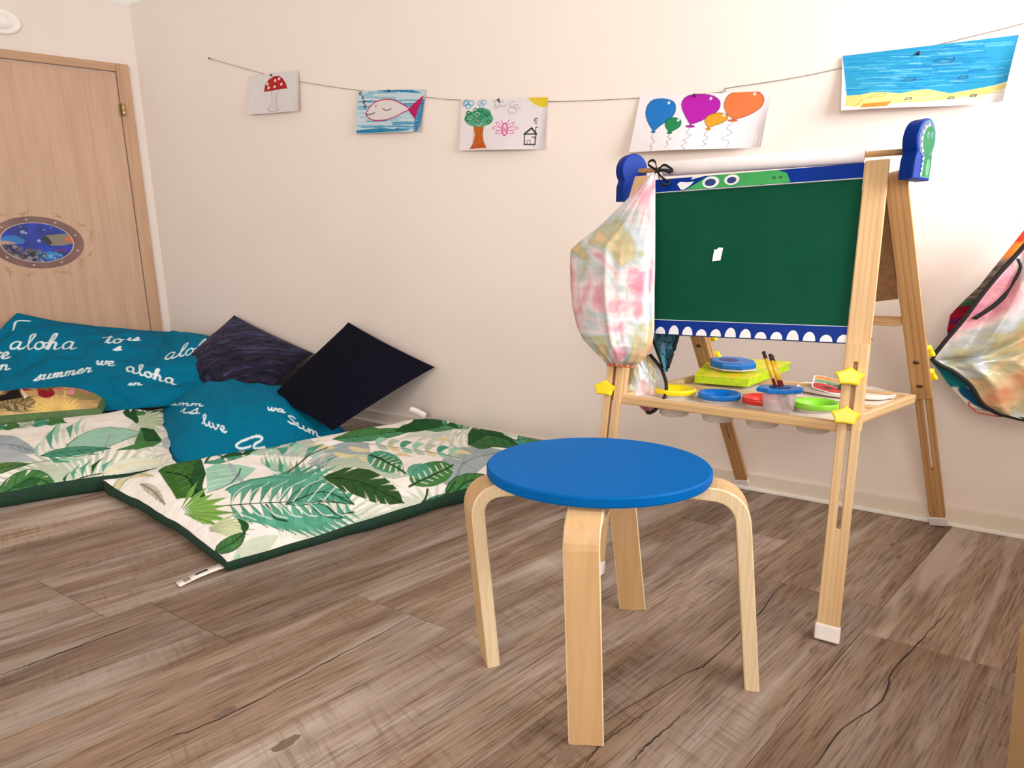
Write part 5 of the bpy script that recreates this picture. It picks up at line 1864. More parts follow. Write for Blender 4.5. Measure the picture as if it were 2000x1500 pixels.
ART_B = [
(0,(190,204,182),0.95,0,[847,-67,928,-98,997,-98,929,-64]),
(0,(190,204,182),0.95,0,[848,-63,936,-95,1019,-95,936,-42]),
(0,(190,204,182),0.95,0,[849,-58,943,-65,1037,2,943,-13]),
(0,(190,204,182),0.95,0,[844,-56,921,-37,998,52,919,7]),
(0,(190,204,182),0.95,0,[844,-51,923,-4,1010,207,920,41]),
(0,(190,204,182),0.95,0,[839,-51,901,6,957,128,895,39]),
(0,(190,204,182),0.95,0,[838,-46,897,37,949,224,889,67]),
(0,(190,204,182),0.95,0,[836,-41,888,72,934,328,880,98]),
(0,(190,204,182),0.95,0,[832,-44,865,61,887,248,856,79]),
(0,(190,204,182),0.95,0,[829,-39,852,93,859,363,842,112]),
(0,(190,204,182),0.95,0,[826,-42,833,76,824,299,824,86]),
(0,(190,204,182),0.95,0,[823,-38,816,114,787,394,807,116]),
(0,(190,204,182),0.95,0,[819,-34,794,155,741,484,785,147]),
(0,(190,204,182),0.95,0,[817,-38,784,116,729,373,776,103]),
(0,(190,204,182),0.95,0,[813,-35,761,146,683,435,755,122]),
(0,(190,204,182),0.95,0,[812,-41,759,102,690,310,754,77]),
(0,(190,204,182),0.95,0,[808,-38,736,124,646,360,733,89]),
(0,(190,204,182),0.95,0,[804,-37,713,143,602,391,712,99]),
(0,(190,204,182),0.95,0,[805,-43,721,92,637,223,721,48]),
(0,(190,204,182),0.95,0,[801,-43,701,97,605,223,702,48]),
(0,(190,204,182),0.95,0,[804,-50,715,52,638,115,716,10]),
(0,(190,204,182),0.95,0,[800,-51,698,48,613,100,700,6]),
(0,(190,204,182),0.95,0,[797,-52,683,39,591,81,685,-2]),
(0,(214,220,204),0.9,0,[698,-74,741,-79,770,-48,735,-53]),
(0,(214,220,204),0.9,0,[698,-71,739,-59,767,-17,733,-35]),
(0,(214,220,204),0.9,0,[697,-67,734,-36,758,17,727,-16]),
(0,(214,220,204),0.9,0,[694,-66,718,-29,732,24,711,-12]),
(0,(214,220,204),0.9,0,[692,-62,709,-7,714,65,701,5]),
(0,(214,220,204),0.9,0,[689,-63,696,-7,693,56,689,1]),
(0,(214,220,204),0.9,0,[687,-60,685,10,673,90,677,13]),
(0,(214,220,204),0.9,0,[685,-57,671,27,649,119,664,25]),
(0,(214,220,204),0.9,0,[683,-60,663,15,639,83,658,8]),
(0,(214,220,204),0.9,0,[681,-58,650,26,617,96,645,13]),
(0,(214,220,204),0.9,0,[680,-62,648,7,616,57,645,-8]),
(0,(214,220,204),0.9,0,[678,-62,636,10,597,57,634,-9]),
(0,(214,220,204),0.9,0,[676,-63,625,8,580,50,624,-14]),
(0,(210,216,204),0.9,0,[947,-39,974,9,1001,141,971,40]),
(0,(210,216,204),0.9,0,[945,-33,969,45,987,191,963,62]),
(0,(210,216,204),0.9,0,[943,-29,959,75,963,213,951,78]),
(0,(210,216,204),0.9,0,[941,-30,944,62,938,137,936,55]),
(0,(210,216,204),0.9,0,[938,-28,930,72,913,138,922,56]),
(0,(210,216,204),0.9,0,[937,-32,922,51,900,89,915,26]),
(0,(210,216,204),0.9,0,[934,-32,909,49,879,77,904,20]),
(0,(210,216,204),0.9,0,[932,-33,897,36,860,54,894,7]),
(0,(210,216,204),0.9,0,[933,-39,900,13,868,16,898,-18]),
(0,(206,216,200),0.9,0,[887,332,907,173,928,115,916,215]),
(0,(206,216,200),0.9,0,[891,336,925,183,958,154,932,254]),
(0,(206,216,200),0.9,0,[894,347,942,226,987,259,948,327]),
(0,(206,216,200),0.9,0,[892,365,941,290,981,363,942,404]),
(0,(206,216,200),0.9,0,[893,379,949,372,996,529,947,479]),
(0,(206,216,200),0.9,0,[890,389,935,417,973,599,930,525]),
(0,(206,216,200),0.9,0,[889,399,931,496,964,730,922,595]),
(0,(206,216,200),0.9,0,[886,409,919,583,932,979,906,649]),
(0,(164,178,184),1,0,[517,485,554,399,577,368,595,350,611,334,628,315,647,293,667,273,685,275,685,275,659,367,633,445,607,505,576,564,546,603,523,610,509,587,517,485]),
(1,(128,140,152),1,0.0045,[517,485,535,480,554,474,573,466,593,454,614,429,638,380,663,321,685,275]),
(1,(128,140,152),0.8,0.002,[535,480,573,385]),
(1,(128,140,152),0.8,0.002,[535,480,528,589]),
(1,(128,140,152),0.8,0.002,[554,474,591,371]),
(1,(128,140,152),0.8,0.002,[554,474,550,582]),
(1,(128,140,152),0.8,0.002,[593,454,625,335]),
(1,(128,140,152),0.8,0.002,[593,454,608,492]),
(1,(128,140,152),0.8,0.002,[614,429,645,306]),
(1,(128,140,152),0.8,0.002,[614,429,634,436]),
(1,(128,140,152),0.8,0.002,[638,380,666,280]),
(1,(128,140,152),0.8,0.002,[638,380,660,360]),
(0,(184,194,200),1,0,[545,260,577,204,598,195,614,197,628,199,642,197,657,190,674,182,691,183,691,183,670,239,644,311,614,383,587,417,565,416,549,393,540,349,545,260]),
(0,(158,208,186),1,0,[690,221,665,341,669,449,672,363]),
(0,(214,222,204),1,0,[690,221,715,133,748,111,723,148]),
(0,(214,222,204),1,0,[700,260,668,411,670,584,678,443]),
(0,(84,158,134),1,0,[700,260,735,130,778,108,746,150]),
(0,(84,158,134),1,0,[710,303,675,468,676,693,688,504]),
(0,(158,208,186),1,0,[710,303,752,135,802,110,765,162]),
(0,(158,208,186),1,0,[721,339,685,516,661,927,695,581]),
(0,(214,222,204),1,0,[721,339,766,150,821,121,780,185]),
(0,(214,222,204),1,0,[733,370,696,568,762,789,709,618]),
(0,(84,158,134),1,0,[733,370,777,181,832,141,790,219]),
(0,(84,158,134),1,0,[745,399,711,591,765,802,725,634]),
(0,(158,208,186),1,0,[745,399,784,229,837,176,797,269]),
(0,(158,208,186),1,0,[758,427,730,597,738,791,742,631]),
(0,(214,222,204),1,0,[758,427,789,296,834,243,800,321]),
(0,(214,222,204),1,0,[771,461,751,589,760,702,759,614]),
(0,(84,158,134),1,0,[771,461,793,359,826,332,802,376]),
(0,(158,208,186),1,0,[744,195,779,152,804,163,825,188,844,214,862,249,882,282,904,330,926,413,926,413,899,443,870,487,839,522,806,525,778,490,757,422,743,346,744,195]),
(1,(164,178,184),1,0.0045,[744,195,762,244,781,301,803,341,827,368,851,379,876,385,901,395,926,413]),
(1,(164,178,184),0.8,0.002,[762,244,801,180]),
(1,(164,178,184),0.8,0.002,[762,244,761,403]),
(1,(164,178,184),0.8,0.002,[781,301,822,210]),
(1,(164,178,184),0.8,0.002,[781,301,782,466]),
(1,(164,178,184),0.8,0.002,[827,368,860,270]),
(1,(164,178,184),0.8,0.002,[827,368,840,503]),
(1,(164,178,184),0.8,0.002,[851,379,881,296]),
(1,(164,178,184),0.8,0.002,[851,379,872,466]),
(1,(164,178,184),0.8,0.002,[876,385,904,342]),
(1,(164,178,184),0.8,0.002,[876,385,899,435]),
(1,(38,84,46),0.9,0.0028,[744,195,779,152,804,163,825,188,844,214,862,249,882,282,904,330,926,413,926,413,899,443,870,487,839,522,806,525,778,490,757,422,743,346,744,195]),
(0,(74,128,72),1,0,[925,493,961,505,981,335,958,236,921,166,866,166,911,224]),
(0,(38,84,46),1,0,[925,493,961,505,981,335,940,283]),
(2,(164,178,184),1,0.006,[845,402,840,232,838,156]),
(0,(84,158,134),1,0,[696,233,721,196,742,184,762,180,780,180,799,180,817,182,835,184,854,192,854,192,833,228,810,269,789,290,767,304,745,311,725,302,709,278,696,233]),
(1,(38,84,46),1,0.0045,[696,233,716,232,735,234,754,239,774,239,794,235,814,222,834,203,854,192]),
(1,(38,84,46),0.8,0.002,[716,232,741,191]),
(1,(38,84,46),0.8,0.002,[716,232,727,293]),
(1,(38,84,46),0.8,0.002,[735,234,761,189]),
(1,(38,84,46),0.8,0.002,[735,234,747,301]),
(1,(38,84,46),0.8,0.002,[774,239,798,187]),
(1,(38,84,46),0.8,0.002,[774,239,789,283]),
(1,(38,84,46),0.8,0.002,[794,235,817,187]),
(1,(38,84,46),0.8,0.002,[794,235,811,263]),
(1,(38,84,46),0.8,0.002,[814,222,835,187]),
(1,(38,84,46),0.8,0.002,[814,222,833,224]),
(1,(38,84,46),0.9,0.0028,[696,233,721,196,742,184,762,180,780,180,799,180,817,182,835,184,854,192,854,192,833,228,810,269,789,290,767,304,745,311,725,302,709,278,696,233]),
(0,(74,128,72),1,0,[879,994,909,708,924,722,936,762,949,805,963,851,981,921,1000,961,1018,986,1018,986,996,1045,970,1098,1034,877,866,1010,846,997,973,787,892,844,879,994]),
(1,(38,84,46),1,0.0045,[879,994,901,780,908,949,928,816,942,837,889,1078,976,1054,998,998,1018,986]),
(1,(38,84,46),0.8,0.002,[901,780,922,736]),
(1,(38,84,46),0.8,0.002,[901,780,832,987]),
(1,(38,84,46),0.8,0.002,[908,949,935,777]),
(1,(38,84,46),0.8,0.002,[908,949,846,997]),
(1,(38,84,46),0.8,0.002,[942,837,962,865]),
(1,(38,84,46),0.8,0.002,[942,837,1032,877]),
(1,(38,84,46),0.8,0.002,[889,1078,981,934]),
(1,(38,84,46),0.8,0.002,[889,1078,970,1098]),
(1,(38,84,46),0.8,0.002,[976,1054,1000,966]),
(1,(38,84,46),0.8,0.002,[976,1054,996,1038]),
(0,(200,214,180),1,0,[915,567,950,491,981,528,955,581]),
(1,(38,84,46),0.6,0.0016,[915,567,977,529]),
(0,(200,214,180),1,0,[917,578,961,555,1020,713,966,648]),
(1,(38,84,46),0.6,0.0016,[917,578,1008,677]),
(0,(200,214,180),1,0,[918,591,972,630,1017,773,972,711]),
(1,(38,84,46),0.6,0.0016,[918,591,1011,756]),
(0,(200,214,180),1,0,[916,599,962,664,999,824,957,744]),
(1,(38,84,46),0.6,0.0016,[916,599,993,810]),
(0,(200,214,180),1,0,[915,613,960,727,1000,927,954,802]),
(1,(38,84,46),0.6,0.0016,[915,613,994,911]),
(0,(200,214,180),1,0,[912,615,944,734,966,964,936,793]),
(1,(38,84,46),0.6,0.0016,[912,615,962,916]),
(0,(38,84,46),1,0,[862,771,873,704,883,675,891,651,896,635,899,623,903,603,908,576,915,556,915,556,917,598,918,641,916,680,908,724,889,991,886,778,864,956,862,771]),
(0,(84,158,134),1,0,[490,704,504,684,511,687,515,695,518,701,522,704,528,701,536,694,543,694,543,694,529,736,515,774,493,835,404,970,531,792,465,841,481,758,490,704]),
(1,(38,84,46),1,0.0045,[490,704,493,721,495,742,498,757,503,763,511,755,521,737,532,715,543,694]),
(0,(74,128,72),1,0,[528,700,545,669,552,670,557,677,560,683,564,684,570,677,578,670,585,673,585,673,570,726,556,765,542,799,510,897,513,844,517,795,519,757,528,700]),
(1,(38,84,46),1,0.0045,[528,700,531,716,534,734,538,748,544,753,552,745,562,727,575,694,585,673]),
(0,(186,204,184),1,0,[571,676,585,653,592,658,596,668,599,676,602,681,608,679,616,674,623,677,623,677,610,720,598,758,582,803,558,872,534,932,516,968,560,749,571,676]),
(1,(38,84,46),1,0.0045,[571,676,574,695,576,723,579,742,584,748,593,738,603,719,613,698,623,677]),
(0,(84,158,134),1,0,[609,678,623,652,630,657,635,667,638,675,641,678,648,675,655,669,663,671,663,671,650,717,638,757,593,952,610,823,602,814,556,987,601,741,609,678]),
(1,(38,84,46),1,0.0045,[609,678,612,699,615,718,620,733,626,740,633,735,643,717,653,691,663,671]),
(0,(74,128,72),1,0,[648,674,662,650,669,655,675,663,678,669,682,671,688,669,696,664,703,668,703,668,693,700,636,996,666,798,649,841,643,821,600,986,641,741,648,674]),
(1,(38,84,46),1,0.0045,[648,674,652,692,656,715,660,733,667,735,676,721,686,700,695,682,703,668]),
(0,(74,128,72),1,0,[638,-23,664,-35,683,-24,698,-14,707,-7,713,-4,722,-8,737,-17,753,-18,753,-18,743,14,730,52,709,92,684,115,665,95,650,64,640,27,638,-23]),
(0,(240,233,224),1,0,[683,-24,688,-20,665,-13]),
(0,(240,233,224),1,0,[650,64,655,74,652,21]),
(0,(240,233,224),1,0,[707,-7,709,-6,693,18]),
(0,(240,233,224),1,0,[684,115,693,108,684,63]),
(0,(240,233,224),1,0,[722,-8,727,-11,716,18]),
(0,(240,233,224),1,0,[730,52,734,39,719,41]),
(1,(38,84,46),1,0.0045,[638,-23,652,-5,667,16,682,36,697,45,712,37,727,18,740,-2,753,-18]),
(1,(38,84,46),0.8,0.002,[652,-5,681,-18]),
(1,(38,84,46),0.8,0.002,[652,-5,653,57]),
(1,(38,84,46),0.8,0.002,[667,16,696,-7]),
(1,(38,84,46),0.8,0.002,[667,16,668,85]),
(1,(38,84,46),0.8,0.002,[697,45,713,1]),
(1,(38,84,46),0.8,0.002,[697,45,710,83]),
(1,(38,84,46),0.8,0.002,[712,37,723,-4]),
(1,(38,84,46),0.8,0.002,[712,37,729,47]),
(1,(38,84,46),0.8,0.002,[727,18,738,-15]),
(1,(38,84,46),0.8,0.002,[727,18,743,11]),
(1,(38,84,46),0.9,0.0028,[638,-23,664,-35,683,-24,698,-14,707,-7,713,-4,722,-8,737,-17,753,-18,753,-18,743,14,730,52,709,92,684,115,665,95,650,64,640,27,638,-23]),
(0,(38,84,46),0.8,0,[662,11,696,60,719,33,712,-1]),
(0,(38,84,46),1,0,[770,-17,763,14,775,49,770,21]),
(0,(84,158,134),1,0,[770,-17,782,-49,806,-61,789,-43]),
(0,(84,158,134),1,0,[786,-5,777,41,793,95,787,50]),
(0,(84,158,134),1,0,[786,-5,801,-48,833,-64,811,-41]),
(0,(84,158,134),1,0,[803,6,795,62,818,120,807,70]),
(0,(38,84,46),1,0,[803,6,818,-44,854,-63,830,-39]),
(0,(38,84,46),1,0,[821,12,818,69,845,116,830,70]),
(0,(84,158,134),1,0,[821,12,833,-37,868,-62,845,-33]),
(0,(84,158,134),1,0,[842,14,841,58,866,93,852,60]),
(0,(84,158,134),1,0,[842,14,850,-27,879,-55,861,-26]),
(0,(84,158,134),1,0,[864,15,864,45,881,69,871,47]),
(0,(38,84,46),1,0,[864,15,869,-14,888,-35,876,-14]),
(1,(34,62,44),1,0.004,[754,-31,770,-17,786,-5,803,6,821,12,842,14,864,15,885,17]),
(0,(90,130,70),1,0,[577,89,597,77,611,85,624,94,636,104,647,116,659,127,672,143,683,165,683,165,665,183,646,198,629,207,612,206,599,189,589,162,580,133,577,89]),
(1,(38,84,46),1,0.0045,[577,89,589,103,601,117,613,133,625,149,639,158,653,162,668,163,683,165]),
(1,(38,84,46),0.8,0.002,[589,103,610,89]),
(1,(38,84,46),0.8,0.002,[589,103,590,155]),
(1,(38,84,46),0.8,0.002,[601,117,623,98]),
(1,(38,84,46),0.8,0.002,[601,117,601,180]),
(1,(38,84,46),0.8,0.002,[625,149,646,121]),
(1,(38,84,46),0.8,0.002,[625,149,630,200]),
(1,(38,84,46),0.8,0.002,[639,158,659,131]),
(1,(38,84,46),0.8,0.002,[639,158,647,193]),
(1,(38,84,46),0.8,0.002,[653,162,671,146]),
(1,(38,84,46),0.8,0.002,[653,162,665,180]),
(2,(34,62,44),0.7,0.003,[632,105,683,165,747,164,799,219]),
(0,(190,196,200),1,0,[978,344,979,280,985,255,990,245,996,240,1005,239,1014,237,1022,224,1040,145,1040,145,1030,292,1023,334,1018,369,1016,403,1013,438,1002,433,992,407,978,344]),
(1,(164,178,184),1,0.0045,[978,344,983,338,988,332,994,323,1001,315,1009,300,1019,282,1030,266,1040,145]),
(1,(164,178,184),0.8,0.002,[983,338,986,266]),
(1,(164,178,184),0.8,0.002,[983,338,1000,416]),
(1,(164,178,184),0.8,0.002,[988,332,991,257]),
(1,(164,178,184),0.8,0.002,[988,332,1009,414]),
(1,(164,178,184),0.8,0.002,[1001,315,1006,248]),
(1,(164,178,184),0.8,0.002,[1001,315,1016,358]),
(1,(164,178,184),0.8,0.002,[1009,300,1017,249]),
(1,(164,178,184),0.8,0.002,[1009,300,1022,326]),
(1,(164,178,184),0.8,0.002,[1019,282,1023,229]),
(1,(164,178,184),0.8,0.002,[1019,282,1038,271]),
(0,(222,226,210),1,0,[843,13,863,3,880,6,895,12,908,19,922,25,937,30,954,39,975,63,975,63,958,82,941,92,923,96,904,96,885,85,868,67,854,46,843,13]),
(1,(226,214,170),1,0.0045,[843,13,858,24,874,36,890,47,906,57,923,61,939,62,956,61,975,63]),
(1,(226,214,170),0.8,0.002,[858,24,879,11]),
(1,(226,214,170),0.8,0.002,[858,24,869,62]),
(1,(226,214,170),0.8,0.002,[874,36,894,17]),
(1,(226,214,170),0.8,0.002,[874,36,886,79]),
(1,(226,214,170),0.8,0.002,[906,57,922,31]),
(1,(226,214,170),0.8,0.002,[906,57,923,91]),
(1,(226,214,170),0.8,0.002,[923,61,938,36]),
(1,(226,214,170),0.8,0.002,[923,61,940,88]),
(1,(226,214,170),0.8,0.002,[939,62,955,42]),
(1,(226,214,170),0.8,0.002,[939,62,958,79]),
(0,(84,158,134),1,0,[452,98,477,63,492,59,504,62,514,68,524,74,534,83,544,97,554,120,554,120,532,157,512,186,492,206,473,215,459,208,450,186,447,154,452,98]),
(0,(240,233,224),1,0,[492,59,496,61,475,87]),
(0,(240,233,224),1,0,[450,186,453,194,458,138]),
(0,(240,233,224),1,0,[524,74,527,77,508,107]),
(0,(240,233,224),1,0,[492,206,499,199,495,161]),
(1,(34,62,44),1,0.0045,[452,98,463,108,473,118,485,127,497,132,510,133,524,130,539,125,554,120]),
(1,(34,62,44),0.8,0.002,[463,108,490,68]),
(1,(34,62,44),0.8,0.002,[463,108,454,176]),
(1,(34,62,44),0.8,0.002,[473,118,501,72]),
(1,(34,62,44),0.8,0.002,[473,118,463,196]),
(1,(34,62,44),0.8,0.002,[497,132,522,83]),
(1,(34,62,44),0.8,0.002,[497,132,495,195]),
(1,(34,62,44),0.8,0.002,[510,133,533,90]),
(1,(34,62,44),0.8,0.002,[510,133,514,177]),
(1,(34,62,44),0.8,0.002,[524,130,544,101]),
(1,(34,62,44),0.8,0.002,[524,130,533,152]),
(0,(74,128,72),1,0,[365,37,388,4,402,1,412,4,420,11,428,19,436,28,446,36,454,54,454,54,435,81,419,99,401,116,384,124,372,120,364,105,360,82,365,37]),
(0,(240,233,224),1,0,[402,1,405,2,384,30]),
(0,(240,233,224),1,0,[364,105,366,110,371,69]),
(0,(240,233,224),1,0,[428,19,431,22,414,46]),
(0,(240,233,224),1,0,[401,116,407,110,403,86]),
(1,(34,62,44),1,0.0045,[365,37,374,47,383,56,394,62,404,65,416,65,428,63,441,59,454,54]),
(1,(34,62,44),0.8,0.002,[374,47,399,8]),
(1,(34,62,44),0.8,0.002,[374,47,367,97]),
(1,(34,62,44),0.8,0.002,[383,56,409,12]),
(1,(34,62,44),0.8,0.002,[383,56,375,111]),
(1,(34,62,44),0.8,0.002,[404,65,426,26]),
(1,(34,62,44),0.8,0.002,[404,65,403,108]),
(1,(34,62,44),0.8,0.002,[416,65,435,32]),
(1,(34,62,44),0.8,0.002,[416,65,420,94]),
(1,(34,62,44),0.8,0.002,[428,63,445,39]),
(1,(34,62,44),0.8,0.002,[428,63,436,78]),
(0,(74,128,72),1,0,[434,348,471,287,487,288,497,303,505,324,513,345,521,371,530,400,538,441,538,441,507,499,474,559,443,602,417,620,399,610,392,570,395,511,434,348]),
(0,(240,233,224),1,0,[487,288,491,293,461,336]),
(0,(240,233,224),1,0,[392,570,395,584,420,459]),
(0,(240,233,224),1,0,[513,345,516,354,488,404]),
(0,(240,233,224),1,0,[443,602,455,585,458,514]),
(1,(34,62,44),1,0.0045,[434,348,440,381,446,414,455,442,467,456,484,456,502,451,520,445,538,441]),
(1,(34,62,44),0.8,0.002,[440,381,482,303]),
(1,(34,62,44),0.8,0.002,[440,381,399,553]),
(1,(34,62,44),0.8,0.002,[446,414,492,321]),
(1,(34,62,44),0.8,0.002,[446,414,406,589]),
(1,(34,62,44),0.8,0.002,[467,456,509,360]),
(1,(34,62,44),0.8,0.002,[467,456,450,579]),
(1,(34,62,44),0.8,0.002,[484,456,518,383]),
(1,(34,62,44),0.8,0.002,[484,456,479,542]),
(1,(34,62,44),0.8,0.002,[502,451,529,407]),
(1,(34,62,44),0.8,0.002,[502,451,509,491]),
(0,(74,128,72),1,0,[267,135,292,106,306,102,317,105,324,111,332,118,341,126,349,137,353,160,353,160,328,199,304,231,279,262,254,287,237,290,235,263,246,210,267,135]),
(0,(240,233,224),1,0,[306,102,310,103,289,127]),
(0,(240,233,224),1,0,[235,263,236,273,264,182]),
(0,(240,233,224),1,0,[332,118,335,121,314,151]),
(0,(240,233,224),1,0,[279,262,288,250,292,207]),
(1,(34,62,44),1,0.0045,[267,135,275,146,282,158,290,169,300,176,311,177,325,173,339,167,353,160]),
(1,(34,62,44),0.8,0.002,[275,146,303,110]),
(1,(34,62,44),0.8,0.002,[275,146,245,241]),
(1,(34,62,44),0.8,0.002,[282,158,313,114]),
(1,(34,62,44),0.8,0.002,[282,158,248,266]),
(1,(34,62,44),0.8,0.002,[300,176,329,126]),
(1,(34,62,44),0.8,0.002,[300,176,285,246]),
(1,(34,62,44),0.8,0.002,[311,177,338,133]),
(1,(34,62,44),0.8,0.002,[311,177,308,221]),
(1,(34,62,44),0.8,0.002,[325,173,347,142]),
(1,(34,62,44),0.8,0.002,[325,173,330,194]),
(0,(84,158,134),1,0,[286,463,332,393,350,388,360,402,365,425,370,449,375,478,380,513,383,558,383,558,347,616,309,673,278,708,250,725,238,701,239,652,249,588,286,463]),
(0,(240,233,224),1,0,[350,388,353,393,315,450]),
(0,(240,233,224),1,0,[239,652,239,668,272,553]),
(0,(240,233,224),1,0,[370,449,372,459,339,511]),
(0,(240,233,224),1,0,[278,708,289,696,302,614]),
(1,(34,62,44),1,0.0045,[286,463,292,488,298,517,305,543,315,561,329,569,345,569,364,563,383,558]),
(1,(34,62,44),0.8,0.002,[292,488,342,408]),
(1,(34,62,44),0.8,0.002,[292,488,248,633]),
(1,(34,62,44),0.8,0.002,[298,517,351,426]),
(1,(34,62,44),0.8,0.002,[298,517,250,674]),
(1,(34,62,44),0.8,0.002,[315,561,364,468]),
(1,(34,62,44),0.8,0.002,[315,561,286,685]),
(1,(34,62,44),0.8,0.002,[329,569,371,492]),
(1,(34,62,44),0.8,0.002,[329,569,317,653]),
(1,(34,62,44),0.8,0.002,[345,569,378,520]),
(1,(34,62,44),0.8,0.002,[345,569,350,608])]
